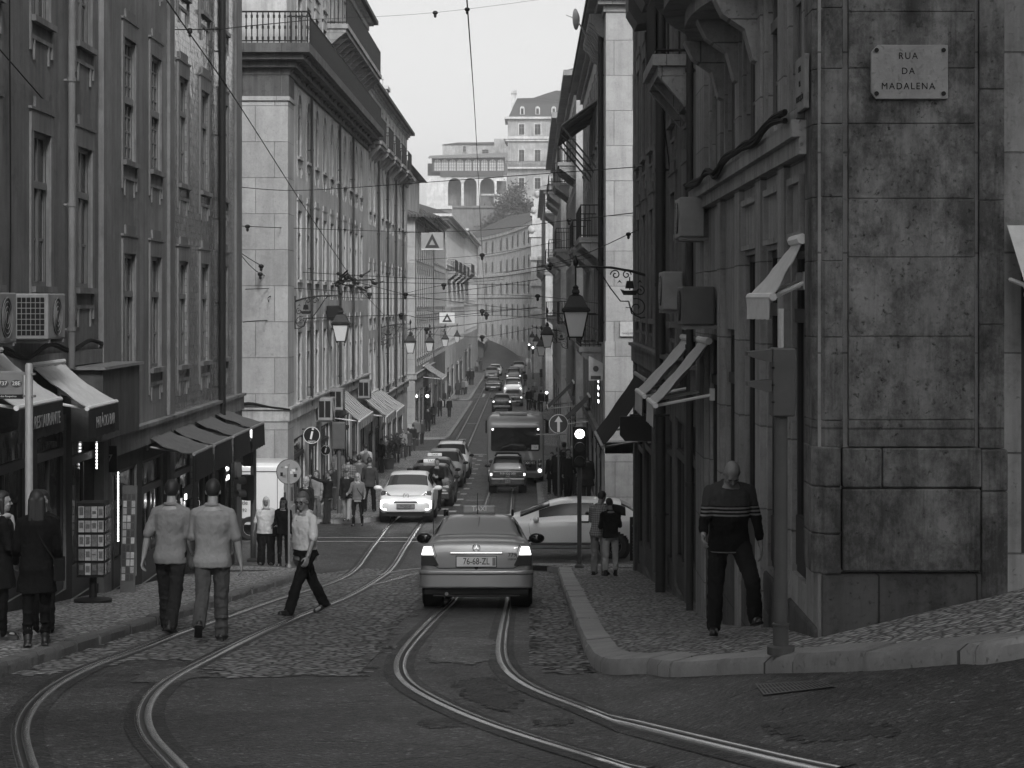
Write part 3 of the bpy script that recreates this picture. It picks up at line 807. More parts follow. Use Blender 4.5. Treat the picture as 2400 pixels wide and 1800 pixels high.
STRING = [(-.2, .14, .10), (.14, .2, .16)]
# ---------- left row
LA = bld('near left grey plaster building with two tall casement windows per floor and a pale drainpipe', 'L', XL, 20, 33.6, 10.5, PL_A, [(.24, 2.46, 'case'), (4.1, 6.3, 'case'), (7.7, 9.6, 'case')], [26.2, 29.1, 31.9], 1.02, PL_B,
         shops=[(21.5, 24.4, -1.5), (25, 28.4, -1.7), (28.9, 30.7, -1.7), (31.1, 33.1, -1.9)], cornices=[(-.85, [(-.12, .1, .07)]), (10.5, CORN)], pil=[(33.0, 33.6, -7, 10.2, .09)], roof=(0, 'flat'), low=-.97)
LB = bld('grey plaster building with many-paned sash windows left of the tiled front', 'L', XL, 33.603, 39.2, 10.6, PL_B, [(-1.22, .87, 'case'), (2.5, 4.65, 'grid'), (6.3, 8.4, 'case')], [35.5, 38.0], 1.0, PL_A,
         shops=[(34.2, 36.2, -2.9), (36.7, 38.8, -2.9)], cornices=[(-2.4, STRING), (10.6, CORN)], roof=(0, 'flat'), low=-2.61)
LC = bld('narrow glazed tile fronted building with a thick black drainpipe at its edge', 'L', XL, 39.203, 49.1, 10.6, TILE, [(-1.26, .85, 'case'), (2.42, 4.6, 'case'), (6.3, 8.4, 'case')], [41.0, 43.7, 46.4], 1.0, PL_A,
         shops=[(39.7, 42.2, -2.9), (42.8, 45.2, -2.9), (45.7, 48.0, -2.95)], cornices=[(-2.4, STRING), (10.6, CORN)], pil=[(48.2, 49.1, -8, 10.3, .05), (39.25, 39.75, -8, 10.3, .06)], roof=(0, 'flat'), low=-2.61)
# pipes
def pipe(root, x, y, z0, z1, r, mat, N=(1, 0, 0)):
    mb = MB(); mb.tube([(x, y, Z(z0)), (x, y, Z(z1))], r, 12)
    z = z0 + .6
    while z < z1: mb.lathe([(r+.014, -.03), (r+.014, .03)], (x, y, Z(z)), 12); mb.box(min(x, x - N[0]*.14), max(x, x-N[0]*.14), y-.015, y+.015, Z(z)-.015, Z(z)+.015); z += 1.9
    return mb.build('drainpipe', mat, root, smooth=50)
pipe(LA, XL+.12, 30.55, -1.0, 10, .055, PL_B); pipe(LC, XL+.13, dL(512)-.3, -6.3, 10, .085, IRON)
# L2 : long corner building
def ys(a, st, n): return [a + st*i for i in range(n)]
L2 = bld('long pale plaster corner building with arched top windows and a continuous iron balcony', 'L', XL, 58.5, 87.4, 12.1, PL_C, [(-3.0, -.89, 'case'), (.72, 2.83, 'case'), (4.48, 6.4, 'arch'), (7.8, 9.4, 'case'), (10.1, 11.5, 'case')], ys(61.7, 2.5, 10), 1.02, PL_D,
         shops=[(60.3, 63.2, -4.1), (64.4, 67.2, -4.1), (68.2, 71, -4.2), (72, 75, -4.2), (76, 79, -4.3), (80, 83, -4.3), (84, 86.5, -4.4)],
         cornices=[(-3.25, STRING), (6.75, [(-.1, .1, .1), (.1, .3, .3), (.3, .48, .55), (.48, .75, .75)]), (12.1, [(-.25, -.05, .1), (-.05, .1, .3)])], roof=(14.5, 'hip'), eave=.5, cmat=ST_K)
c = MB()   # stone corner pier wraps the front
c.box(XL - 1.35, XL + .05, 58.44, 59.9, Z(-9), Z(5.9)); c.box(XL-1.45, XL+.1, 58.38, 60.0, Z(5.9), Z(6.02)); c.box(XL-1.42, XL+.08, 58.4, 59.96, Z(-9), Z(-6.0))
c.build('corner_pier', ST_L, L2)
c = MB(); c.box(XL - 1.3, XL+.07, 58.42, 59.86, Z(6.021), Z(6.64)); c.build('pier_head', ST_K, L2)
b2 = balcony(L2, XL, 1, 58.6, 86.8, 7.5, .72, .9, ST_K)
r = MB()
for i in range(26):
    x = XL + .68 - i*.16
    r.box(x-.016, x+.016, 57.8, 57.83, Z(7.5), Z(8.38))
    for f in (.15, .5, .85): r.box(x-.03, x+.03, 57.785, 57.845, Z(7.5)+.9*f-.045, Z(7.5)+.9*f+.045)
r.tube([(XL+.7, 57.815, Z(8.4)), (XL-4, 57.815, Z(8.4))], .028, 6); r.tube([(XL+.7, 57.815, Z(7.56)), (XL-4, 57.815, Z(7.56))], .022, 6)
r.tube([(XL+.7, 57.815, Z(8.4)), (XL+.68, 58.7, Z(8.4))], .028, 6); r.build('railing', IRON, b2)
balcony(L2, XL, 1, 70, 86, 9.75, .75, 1.0, ST_D)
for y in (64.4, 74.0, 79.6): pipe(L2, XL+.1, y, -3.3, 6.6, .045, FRAMED)
L2b = bld('pale plaster building with narrow close-set windows and caged balconies on its cornice', 'L', XL, 87.403, 116, 9.65, PL_C, [(-4.0, -2.1, 'plain'), (-.6, 1.5, 'plain'), (4.1, 6.2, 'arch'), (7.3, 9.1, 'plain')], ys(88.9, 2.45, 11), .98, PL_D,
          shops=[(88.2, 91, -5.3), (92, 95, -5.3), (96, 99, -5.4), (100, 103, -5.5), (104, 107, -5.6), (108, 112, -5.7)], cornices=[(-4.6, STRING), (6.75, [(-.1, .08, .1), (.08, .25, .3), (.25, .42, .5)]), (9.65, CORN)], roof=(11.4, 'hip'))
for i in range(5): balcony(L2b, XL, 1, 88.3 + i*4.9, 91.6 + i*4.9, 7.15, .6, 1.05, ST_P)
for y in (93, 99, 105, 111): pipe(L2b, XL+.1, y, -5, 6.6, .05, FRAMED)
def chimney(root, x, y, z0, z1, w=.8):
    mb = MB(); mb.box(x-w/2, x+w/2, y-w, y+w, Z(z0), Z(z1)); mb.box(x-w/2-.08, x+w/2+.08, y-w-.08, y+w+.08, Z(z1), Z(z1)+.18)
    for k in (-.5, .5): mb.lathe([(.16, .18), (.13, .6), (.2, .62), (.02, .75)], (x, y+k*w, Z(z1)), 10)
    return mb.build('chimney', PL_W, root)
chimney(L2b, XL-.6, 103, 9.7, 10.9); chimney(L2b, XL-.6, 110, 9.7, 10.4)
L3 = bld('pale building with a tiled eave behind the larger triangle tram sign', 'L', -7.5, 131, 156, 5.6, ST_L, [(-3.6, -1.4, 'plain'), (-.2, 2.0, 'plain'), (2.9, 4.9, 'plain')], ys(133.2, 2.6, 9), 1.0, PL_D,
         shops=[(132, 136, -5.9), (137, 141, -5.9), (142, 147, -6), (148, 153, -6)], cornices=[(-4.8, STRING), (5.6, CORN)], roof=(7.6, 'hip'), eave=.6)
c = MB(); c.box(-15, -8.6, 134, 156, Z(5.65), Z(9.4)); c.build('attic_storey', PL_C, L3)
c = MB(); c.add([(-15, 133, Z(9.4)), (-8.0, 133, Z(9.4)), (-8.0, 157, Z(9.4)), (-15, 157, Z(9.4)), (-11, 136, Z(11.2)), (-11, 154, Z(11.2))], [(0, 1, 4), (1, 2, 5, 4), (2, 3, 5), (3, 0, 4, 5), (3, 2, 1, 0)]); c.build('attic_roof', ROOFT, L3)
L3b = bld('narrow dark fronted house between two pale ones far along the left row', 'L', -7.5, 156.003, 178, 6.6, PL_A, [(-3.6, -1.4, 'plain'), (-.2, 2.0, 'plain'), (3.2, 5.2, 'plain')], ys(158, 2.5, 8), 1.1, PL_D, shops=[(158, 163, -6), (165, 170, -6), (172, 176, -6)], cornices=[(6.6, CORN)], roof=(9.0, 'hip'))
L4 = bld('bright pale plaster building with a deep white cornice far along the left row', 'L', -7.6, 181, 232, 7.9, PL_W, [(-3.4, -1.2, 'plain'), (.2, 2.4, 'plain'), (4.0, 6.2, 'plain')], ys(184, 3, 16), 1.2, PL_W, shops=[(184, 190, -6), (194, 200, -6), (206, 214, -6), (218, 226, -6)], cornices=[(3.3, STRING), (7.9, [(-.4, -.1, .2), (-.1, .15, .6)])], roof=(10, 'hip'))
for i in range(4): balcony(L4, -7.6, 1, 184+i*12, 191+i*12, 2.9, .8, 1.1, ST_P)
L5 = bld('last pale building of the left row with a bracketed balcony before the curve', 'L', -7.8, 236, 300, 8.6, PL_C, [(-3.2, -1, 'plain'), (.4, 2.6, 'plain'), (4.4, 6.6, 'plain')], ys(240, 3.2, 18), 1.3, PL_W, shops=[(240, 250, -5.6), (256, 266, -5.4)], cornices=[(8.6, [(-.4, -.1, .2), (-.1, .15, .6)])], roof=(10.6, 'hip'))
balcony(L5, -7.8, 1, 238, 252, 3.6, .9, 1.1, ST_P)
# ---------- right row
# near corner building: street side (x = XR) and a stone front facing the camera (y = 16)
t = thing('building', 'near right corner building of stained stone blocks carrying the street name plaque', 'building', (XR, 16, gz(XR, 16)))
RA_ = t
ops = []; N = Vector((-1, 0, 0)); Y1 = 27.2
def opR(ya, yb, z0, z1): ops.append((Y1-yb, Y1-ya, Z(z0), Z(z1)))
for ya, yb in ((16.75, 17.55), (18.3, 19.35), (20.1, 21.3), (22.1, 23.3), (24.2, 25.3)):
    opR(ya, yb, 1.62, 3.15); put_window(t, (XR, (ya+yb)/2, Z(1.62)), N, yb-ya, 1.53, 'case', 1, ST_D)
    opR(ya, yb, 4.0, 6.3); put_window(t, (XR, (ya+yb)/2, Z(4.0)), N, yb-ya, 2.3, 'case', 1, ST_D)
for ya, yb, zt_ in ((16.7, 17.6, .45), (18.2, 19.4, .5), (20.0, 21.4, .5), (22.0, 23.4, -.3), (24.1, 25.6, -.4)):
    z0 = -2.35 - (ya-16.7)*.13; opR(ya, yb, z0, zt_); put_window(t, (XR, (ya+yb)/2, Z(z0)), N, yb-ya, zt_-z0, 'shop', 0, ST_D)
mb = MB(); wall(mb, (XR, Y1), (XR, 16.0), Z(-8), Z(11), ops, .16)
fo = [(1.62, 4.4, gz(5, 16, .15), Z(.42)), (1.95, 3.2, Z(1.15), Z(2.05)), (1.95, 3.2, Z(2.15), Z(3.2)), (1.95, 3.2, Z(4.6), Z(6.6))]
wall(mb, (XR, 16.0), (XR+14, 16.0), Z(-8), Z(11), fo, .3); wall(mb, (XR+14, 16), (XR+14, Y1), Z(-8), Z(11)); mb.quad((XR, 16, Z(11)), (XR+14, 16, Z(11)), (XR+14, Y1, Z(11)), (XR, Y1, Z(11)))
mb.build('wall', ST_D, t)
put_window(t, (XR+3.01, 16.0, fo[0][2]), (0, -1, 0), 2.78, fo[0][3]-fo[0][2], 'shop', 0, ST_D)
for o_ in fo[1:]: put_window(t, (XR+(o_[0]+o_[1])/2, 16, o_[2]), (0, -1, 0), o_[1]-o_[0], o_[3]-o_[2], 'plain', 1, ST_D)
ST_B = stone('rough dark plinth stone', .10, .78, 2.2, .9, .3, off=0, spots=1.0)
zr = lambda py: (CY-py)/F*16
XF = lambda px: XP(px, 16)
ST_C = stone('stained corner stone', .18, 9.0, 9.0, 1.0, .5, off=0, spots=1.0, rough=.85, blotch=.6)
rb = random.Random(3)
def course(mb, fn, ys_px, gap=.004):
    for (ya, yb) in zip(ys_px, ys_px[1:]): fn(mb, Z(zr(yb)) + gap/2, Z(zr(ya)) - gap/2, rb.uniform(-.003, .003))
mb = MB()
PIL = lambda m_, a, b, j: m_.prism([(XF(1912)-.02, 16.5), (XF(1912)-.02, 16.08+j), (XF(1932), 15.965+j), (XF(1974), 15.955+j), (XF(1974), 16.5)], lambda p, q, w: (p, q, w), a, b)
course(mb, PIL, [-700, -520, -330, -150, 20, 162, 291, 462, 612, 790, 985, 1048]); mb.build('corner_pilaster', ST_C, t, bevel=.007)
mb = MB(); course(mb, lambda m_, a, b, j: m_.box(XF(1986), XF(2281), 15.93+j, 16.2, a, b), [-700, -500, -320, -140, 30, 162, 291, 466, 603, 788, 983, 1046])
course(mb, lambda m_, a, b, j: m_.box(XF(2292), XF(2351), 15.955+j, 16.2, a, b), [-700, -460, -250, -30, 210, 470, 760, 1050]); mb.build('stone_facing', ST_C, t, bevel=.005)
mb = MB()
PIL2 = lambda m_, a, b, j: m_.prism([(XF(1912)-.03, 16.5), (XF(1912)-.03, 16.05+j), (XF(1930), 15.93+j), (XF(1968), 15.92+j), (XF(1968), 16.5)], lambda p, q, w: (p, q, w), a, b)
course(mb, PIL2, [1046, 1140, 1250, 1344]); course(mb, lambda m_, a, b, j: m_.box(XF(1971), XF(2062), 15.90+j, 16.2, a, b), [1048, 1141]); course(mb, lambda m_, a, b, j: m_.box(XF(2064), XF(2294), 15.90+j, 16.2, a, b), [1048, 1141]); course(mb, lambda m_, a, b, j: m_.box(XF(1971), XF(2292), 15.90+j, 16.2, a, b), [1143, 1336]); course(mb, lambda m_, a, b, j: m_.box(XF(2296), XF(2358), 15.93+j, 16.2, a, b), [1052, 1150, 1400])
mb.build('plinth_block', ST_C, t, bevel=.014)
mb = MB(); mb.box(XF(1925), XF(2350), 15.945, 16.3, Z(-4), Z(zr(1338)-.01)); mb.box(XR-.03, XR+.3, 16.02, 27.1, Z(-7), Z(-2.6)); mb.box(XR-.034, XR+.3, 19, 27.1, Z(-7), Z(-2.95)); mb.build('plinth', ST_B, t, bevel=.03)
mb = MB()
for ya, yb in ((17.7, 18.15), (19.5, 19.95), (21.5, 21.95), (23.6, 24.0), (25.8, 27.1)): mb.box(XR-.06, XR+.2, ya, yb, Z(-6.5), Z(8))
mb.build('pilaster', ST_D, t)
mb = MB(); mb.box(XR-.16, XR+.1, 16.4, 27.1, Z(1.36), Z(1.5)); mb.box(XR-.1, XR+.1, 16.4, 27.1, Z(1.22), Z(1.359)); mb.build('ledge', ST_D, t)
mb = MB()
for ya, yb in ((16.75, 17.6), (18.25, 19.4), (20.05, 21.4)):
    for a, b, c_, d_ in ((ya, yb, 1.02, 1.08), (ya, yb, .55, .6), (ya, ya+.06, .6, 1.02), (yb-.06, yb, .6, 1.02)): mb.box(XR-.05, XR+.02, a, b, Z(c_), Z(d_))
mb.build('wall_panel', ST_D, t)
# curved bay balcony overhead
def bay(z0, z1, pr, grow=0): return [((XR + .1) if k in (0, 16) else XR - pr*math.sin(PI*k/16)**.55, 19.0 + 5.4*k/16) for k in range(17)]
mb = MB(); n0 = bay(0, 0, .95); mb.prism(n0, lambda p, q, a: (p, q, a), Z(3.32), Z(3.62)); mb.prism(bay(0, 0, .84), lambda p, q, a: (p, q, a), Z(3.2), Z(3.319)); mb.prism(bay(0, 0, .6), lambda p, q, a: (p, q, a), Z(3.05), Z(3.199))
for y in (19.9, 21.7, 23.5): mb.prism([(0, 3.05), (.5, 3.05), (.4, 2.85), (.18, 2.7), (.1, 2.4), (0, 2.35)], lambda p, q, a: (XR - p, a, Z(q)), y-.14, y+.14)
o = mb.build('bay_balcony', ST_D, t)
mb = MB(); mb.prism(bay(0, 0, .86), lambda p, q, a: (p, q, a), Z(3.621), Z(4.9)); mb.prism(bay(0, 0, .92), lambda p, q, a: (p, q, a), Z(4.9), Z(5.05)); mb.build('parapet', ST_D, o)
# middle building of the near right block
RB_ = bld('dark grey plaster building with slatted shutters behind the large right wall lantern', 'R', XR, 27.203, 43.6, 10, PL_A, [(-.3, 1.75, 'case'), (2.9, 4.85, 'louvre'), (6.4, 8.4, 'louvre')], [29.3, 32.0, 35.0, 37.6, 40.0, 42.2], 1.0, PL_B,
          shops=[(27.6, 29.4, -1.7), (29.9, 31.9, -1.8), (32.5, 34.6, -1.9), (35.2, 37.4, -2.1), (38.1, 40.4, -2.3), (41, 42.8, -2.5)], cornices=[(-1.05, STRING), (10, CORN)], pil=[(33.9, 34.35, -8, 9.8, .12), (43.0, 43.6, -8, 9.8, .06)], roof=(0, 'flat'))
pipe(RB_, XR-.14, 33.2, -6.0, 10, .085, FRAMED, (-1, 0, 0)); pipe(RB_, XR-.1, 27.6, -5, 10, .05, FRAMED, (-1, 0, 0))
balcony(RB_, XR, -1, 28.6, 31.0, 3.55, .55, 1.0, ST_D)
for y in (33.5, 36.2, 38.8):
    mb = MB(); mb.prism([(0, 5.35), (0, 6.25), (.2, 6.3), (.42, 6.05), (.42, 5.6), (.25, 5.32)], lambda p, q, a: (XR - p, a, Z(q)), y-.55, y+.55); mb.build('shutter_box', FRAMED, RB_)
# block beyond the first side street
R2 = bld('stone cornered building with a black drainpipe and stacked iron balconies beyond the right lantern', 'R', 2.32, 60, 88, 9.2, PL_C, [(-4.1, -1.6, 'case'), (-.9, 1.2, 'case'), (2.2, 4.4, 'door'), (5.4, 7.6, 'case')], ys(63.4, 2.7, 9), 1.05, ST_P, shops=[(61.5, 64, -4.6), (65, 68, -4.6), (69, 72, -4.7), (73, 77, -4.7), (79, 84, -4.8)],
         cornices=[(-4.3, STRING), (9.2, [(-.5, -.3, .12), (-.3, -.08, .3), (-.08, .12, .55)])], roof=(11, 'hip'), eave=.6)
c = MB(); c.box(2.27, 3.55, 59.93, 61.2, Z(-9), Z(9.0)); c.box(2.24, 3.6, 59.9, 61.25, Z(-9), Z(-1.15)); c.build('corner_pier', ST_L, R2)
pipe(R2, 2.18, 61.7, -1.2, 9, .085, IRON, (-1, 0, 0))
for z in (2.1, -1.4): balcony(R2, 2.32, -1, 64, 70.5, z, .75, 1.05, ST_P)
balcony(R2, 2.32, -1, 76, 82, 2.1, .75, 1.05, ST_P)
for k in range(9):
    y = 61.5 + k*.85; mb = MB()
    mb.prism([(0, 8.1), (0, 8.85), (.5, 8.85), (.5, 8.6), (.36, 8.5), (.2, 8.2)], lambda p, q, a: (2.32 - p, a, Z(q)), y-.14, y+.14)
    mb.build('cornice_bracket', ST_P, R2)
mb = MB()   # corrugated canopy
rows = []
for j in range(61):
    y = 69 + 8*j/60; w_ = .05*math.sin(j*PI/2.0)
    rows.append([(2.34, y, Z(7.0)+w_), (1.08, y, Z(6.1)+w_)])
mb.grid(rows); mb.grid([[(x, y, z-.03) for x, y, z in r_[::-1]] for r_ in rows])
for y in (69.1, 71.7, 74.3, 76.9): mb.tube([(2.34, y, Z(4.6)), (1.12, y, Z(6.06))], .035, 6); mb.tube([(2.34, y, Z(6.9)), (1.1, y, Z(6.03))], .035, 6)
mb.build('corrugated_canopy', DGREY, R2)
R3 = bld('tall pale fronted building with deep bracketed balconies on the right behind the canopy', 'R', 2.15, 93, 118, 10.6, PL_W, [(-4.4, -2.2, 'plain'), (-.8, 1.4, 'plain'), (3, 5.2, 'plain'), (6.8, 9, 'plain')], ys(95, 2.7, 9), 1.1, ST_P, shops=[(94, 98, -5.4), (99, 103, -5.4), (105, 110, -5.5), (112, 116, -5.6)], cornices=[(10.6, [(-.4, -.1, .2), (-.1, .15, .6)])], roof=(12.5, 'hip'))
for y, z in ((94, 6.6), (104, 2.8), (94, -1), (110, 6.6)): balcony(R3, 2.15, -1, y, y+6, z, .85, 1.1, ST_P)
R4 = bld('weathered building with overhanging cornice and iron balconies midway on the right', 'R', 1.95, 124, 172, 11.6, PL_D, [(-4.4, -2.2, 'plain'), (-.6, 1.6, 'plain'), (3.2, 5.4, 'plain'), (7.4, 9.6, 'plain')], ys(127, 3, 15), 1.2, ST_P, shops=[(127, 133, -5.8), (136, 142, -5.8), (146, 152, -5.9), (156, 164, -6)], cornices=[(11.6, [(-.5, -.2, .2), (-.2, .15, .6)])], roof=(13.5, 'hip'))
for y, z in ((126, 2.9), (138, 7.1), (128, 7.1), (150, 2.9), (144, -1.0), (158, 7.1)): balcony(R4, 1.95, -1, y, y+7, z, .8, 1.1, ST_P)
R5 = bld('far right building with stepped cornices above the queue of cars', 'R', 1.5, 192, 255, 11, PL_C, [(-4.2, -2, 'plain'), (-.2, 2, 'plain'), (3.8, 6, 'plain'), (7.2, 9.4, 'plain')], ys(196, 3.3, 18), 1.2, ST_P, shops=[(196, 204, -6), (210, 220, -6), (226, 240, -6)], cornices=[(2.9, STRING), (11, [(-.5, -.2, .2), (-.2, .15, .55)])], roof=(12.6, 'hip'))
for y, z in ((195, 3.4), (212, 3.4), (230, 3.4)): balcony(R5, 1.5, -1, y, y+9, z, .75, 1.1, ST_P)
# white scrolled church front closing the right row
t = thing('church_front', 'slender white church front with scrolled gable at the far end of the right row', 'church', (.7, 262, gz(.7, 262)))
mb = MB(); mb.box(.15, 6, 262, 268, Z(-11), Z(8.6)); mb.build('wall', PL_W, t)
mb = MB()
for z0, z1, x0 in ((8.6, 9.0, -.1), (9.0, 11.4, .3), (11.4, 11.7, .05), (11.7, 13.6, .5), (13.6, 13.9, .35)): mb.box(x0, 5.5, 261.8, 266, Z(z0), Z(z1))
for c_, rr_ in (((.25, 261.9, Z(9.6)), .5), ((.5, 261.9, Z(12.1)), .4), ((.95, 261.9, Z(14.2)), .4)): mb.ellip(c_, (rr_, .5, rr_*1.15), 12, 8)
mb.build('scrolled_gable', PL_W, t)
mb = MB()
for z0 in (-1.5, 2.2, 5.6): mb.box(-.02, 3, 261.7, 262.5, Z(z0), Z(z0+.45))
mb.build('cornice', PL_W, t)
# ---------- far end: curved building, hill, arcade, hilltop houses
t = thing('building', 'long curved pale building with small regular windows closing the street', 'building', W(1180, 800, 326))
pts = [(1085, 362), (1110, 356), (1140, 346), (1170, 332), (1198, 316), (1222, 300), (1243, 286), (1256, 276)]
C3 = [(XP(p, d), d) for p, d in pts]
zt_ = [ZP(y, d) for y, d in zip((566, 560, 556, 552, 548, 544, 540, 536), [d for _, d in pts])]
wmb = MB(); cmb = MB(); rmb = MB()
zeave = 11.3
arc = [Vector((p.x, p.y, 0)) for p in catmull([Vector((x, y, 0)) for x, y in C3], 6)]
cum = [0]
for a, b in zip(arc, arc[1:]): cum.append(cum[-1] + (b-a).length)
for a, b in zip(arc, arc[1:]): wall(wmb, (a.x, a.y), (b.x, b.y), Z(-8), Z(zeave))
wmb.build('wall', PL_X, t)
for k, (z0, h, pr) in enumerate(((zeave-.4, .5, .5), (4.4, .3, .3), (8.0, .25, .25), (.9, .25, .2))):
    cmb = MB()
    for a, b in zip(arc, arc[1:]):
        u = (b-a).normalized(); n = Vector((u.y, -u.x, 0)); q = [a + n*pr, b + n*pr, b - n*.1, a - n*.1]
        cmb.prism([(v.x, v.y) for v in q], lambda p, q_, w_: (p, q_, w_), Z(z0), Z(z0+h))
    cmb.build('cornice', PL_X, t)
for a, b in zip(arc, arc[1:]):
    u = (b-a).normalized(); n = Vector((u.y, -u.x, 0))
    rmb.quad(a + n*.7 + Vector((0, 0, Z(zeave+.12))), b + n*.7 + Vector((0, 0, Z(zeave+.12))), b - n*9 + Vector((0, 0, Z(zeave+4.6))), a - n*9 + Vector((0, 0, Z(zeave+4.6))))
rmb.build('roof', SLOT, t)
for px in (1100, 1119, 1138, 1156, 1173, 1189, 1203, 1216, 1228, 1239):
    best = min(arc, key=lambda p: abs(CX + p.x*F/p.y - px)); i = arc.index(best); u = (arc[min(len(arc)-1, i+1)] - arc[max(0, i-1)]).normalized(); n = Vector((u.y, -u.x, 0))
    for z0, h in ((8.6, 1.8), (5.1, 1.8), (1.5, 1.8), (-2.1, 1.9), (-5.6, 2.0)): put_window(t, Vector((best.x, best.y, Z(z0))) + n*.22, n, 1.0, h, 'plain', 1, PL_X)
# hill with retaining wall
mb = MB()
xs = frange(-60, 60, 6); ys_ = frange(408, 520, 7)
def hz(x, y): return ZC + lerp(6, 20, sstep(405, 432, y)) + 1.2*math.sin(x*.3) + .8*math.sin(y*.4+x*.2)
mb.grid([[(x, y, hz(x, y)) for x in xs] for y in ys_]); struct(mb.build('hill', flat('hill earth', .10, var=.4, sc=.4), smooth=180))
t = thing('retaining_wall', 'stained retaining wall under the arcade with plants hanging over it', 'wall', W(1120, 560, 415))
mb = MB(); mb.box(XP(1060, 415), XP(1172, 415), 415, 418, Z(9), ZP(487, 415)); mb.box(XP(1060, 415), XP(1172, 415), 414.6, 418, ZP(487, 415), ZP(482, 415)); mb.build('wall', PL_A, t)
# arcade building
D = 430; t = thing('building', 'loggia building with a glazed upper gallery over tall open arches on the hill', 'building', W(1100, 490, D))
x = lambda px: XP(px, D); z = lambda py: ZP(py, D)
mb = MB(); P0, P1 = (x(1000), D), (x(1188), D)
ops = [(x(a)-x(1000), x(b)-x(1000), z(482), z(417), 1) for a, b in ((1050, 1081), (1087, 1117), (1125, 1159), (1164, 1194)) if b < 1190] + [(x(1164)-x(1000), x(1187)-x(1000), z(482), z(424))]
wall(mb, P0, P1, z(490), z(412), ops, .6); mb.build('arcade_wall', PL_W, t)
mb = MB(); mb.box(x(1000), x(1188), D+4, D+12, z(495), z(380)); mb.build('back_wall', PL_A, t)
mb = MB(); mb.box(x(1032), x(1180), D-.3, D+4, z(414), z(403)); mb.build('gallery_floor', SLOT, t)
gops = [(x(a)-x(1012), x(a+15)-x(1012), z(400), z(373), 1) for a in (1018, 1035, 1053, 1071, 1090, 1109, 1128, 1147, 1166)]
mb = MB(); wall(mb, (x(1012), D), (x(1184), D), z(403), z(369), gops, .3); mb.build('gallery_wall', SLOT, t)
gp_ = flat('pale gallery glass', .42, .2, var=.12, sc=2)
for g in gops:
    mb = MB(); mb.box(x(1012)+g[0], x(1012)+g[1], D+.2, D+.25, g[2], g[3]); o = mb.build('window', gp_, t)
    b_ = MB()
    for k in (1, 2): xx = x(1012) + lerp(g[0], g[1], k/3); b_.box(xx-.04, xx+.04, D+.1, D+.19, g[2], g[3])
    for k in (1, 2, 3): zz = lerp(g[2], g[3], k/4); b_.box(x(1012)+g[0], x(1012)+g[1], D+.11, D+.185, zz-.04, zz+.04)
    b_.build('frame', SLOT, o)
mb = MB(); mb.add([(x(1004), D-.8, z(372)), (x(1190), D-.8, z(369)), (x(1190), D+6, z(354)), (x(1004), D+6, z(362)), (x(1004), D-.8, z(370)), (x(1190), D-.8, z(367)), (x(1190), D+6, z(352)), (x(1004), D+6, z(360))], [(0, 3, 2, 1), (4, 5, 6, 7), (0, 1, 5, 4), (1, 2, 6, 5), (2, 3, 7, 6), (3, 0, 4, 7)]); mb.build('roof', rooftile('pale old tiles', .26, 2), t)
mb = MB(); mb.box(x(1128), x(1188), D-3, D, z(460), z(456)); mb.box(x(1158), x(1189), D-2.5, D-.1, z(482), z(460.2)); mb.build('terrace_hut', PL_D, t)
# hilltop house
D = 445; t = thing('building', 'tall hilltop house with a dark mansard roof, white dormers and a chimney', 'building', W(1260, 500, D))
x = lambda px: XP(px, D); z = lambda py: ZP(py, D)
mb = MB(); ops = []
wl_ = [(a, b, c_, d_) for a, b in ((1216, 1229), (1253, 1267), (1291, 1304)) for c_, d_ in ((379, 351), (316, 291), (443, 417))]
for a, b, c_, d_ in wl_:
    ar = 0
    ops.append((x(a)-x(1190), x(b)-x(1190), z(c_), z(d_), ar)); put_window(t, ((x(a)+x(b))/2, D, z(c_)), (0, -1, 0), x(b)-x(a), z(d_)-z(c_), 'plain', 1, PL_W)
wall(mb, (x(1190), D), (x(1350), D), z(540), z(278), ops, .25); wall(mb, (x(1190), D+14), (x(1190), D), z(540), z(278)); mb.box(x(1190)+.3, x(1350), D+.5, D+14, z(540), z(279)); mb.build('wall', PL_F, t)
for y0_, y1_, pr in ((279, 274, .7), (326, 320, .8), (331, 326.05, .5), (396, 392, 1.0)): mb = MB(); mb.box(x(1190)-pr, x(1350), D-pr, D+14.5, z(y0_), z(y1_)); mb.build('cornice', PL_W, t)
mb = MB(); zz = [z(274), z(240), z(224)]
mb.add([(x(1192), D-.2, zz[0]), (x(1350), D-.2, zz[0]), (x(1350), D+2.2, zz[1]), (x(1206), D+2.2, zz[1]), (x(1192), D+14, zz[0]), (x(1206), D+12, zz[1]), (x(1212), D+4, z(226)), (x(1250), D+5, z(224)), (x(1282), D+6, z(212)), (x(1305), D+7, z(204)), (x(1350), D+7, z(209)), (x(1350), D+14, zz[0])],
       [(0, 1, 2, 3), (4, 0, 3, 5), (3, 2, 10, 9, 8, 7, 6), (5, 3, 6), (1, 11, 10, 2), (5, 6, 7, 8, 9, 10, 11, 4)]); mb.build('mansard_roof', SLOT, t)
for a in (1224, 1260, 1298):
    mb = MB(); c0 = (x(a), D+.9); w_ = x(a+5.5)-x(a)
    mb.prism([(-w_, 0), (w_, 0), (w_, 1.3)] + [(w_*math.cos(PI*k/8), 1.3 + w_*math.sin(PI*k/8)) for k in range(1, 8)] + [(-w_, 1.3)], lambda p, q, s_: (c0[0]+p, s_, z(268)+q), D+.2, D+2.5); o = mb.build('dormer', PL_W, t)
    mb = MB(); mb.box(c0[0]-w_*.55, c0[0]+w_*.55, D+.12, D+.19, z(267), z(254)); mb.build('pane', GLASS, o)
mb = MB(); mb.box(x(1199), x(1209), D+3, D+5, z(276), z(212)); mb.box(x(1197), x(1211), D+2.8, D+5.2, z(216), z(208)); mb.box(x(1200), x(1208), D+3.2, D+4.8, z(208), z(203)); mb.build('chimney', PL_W, t)
mb = MB()
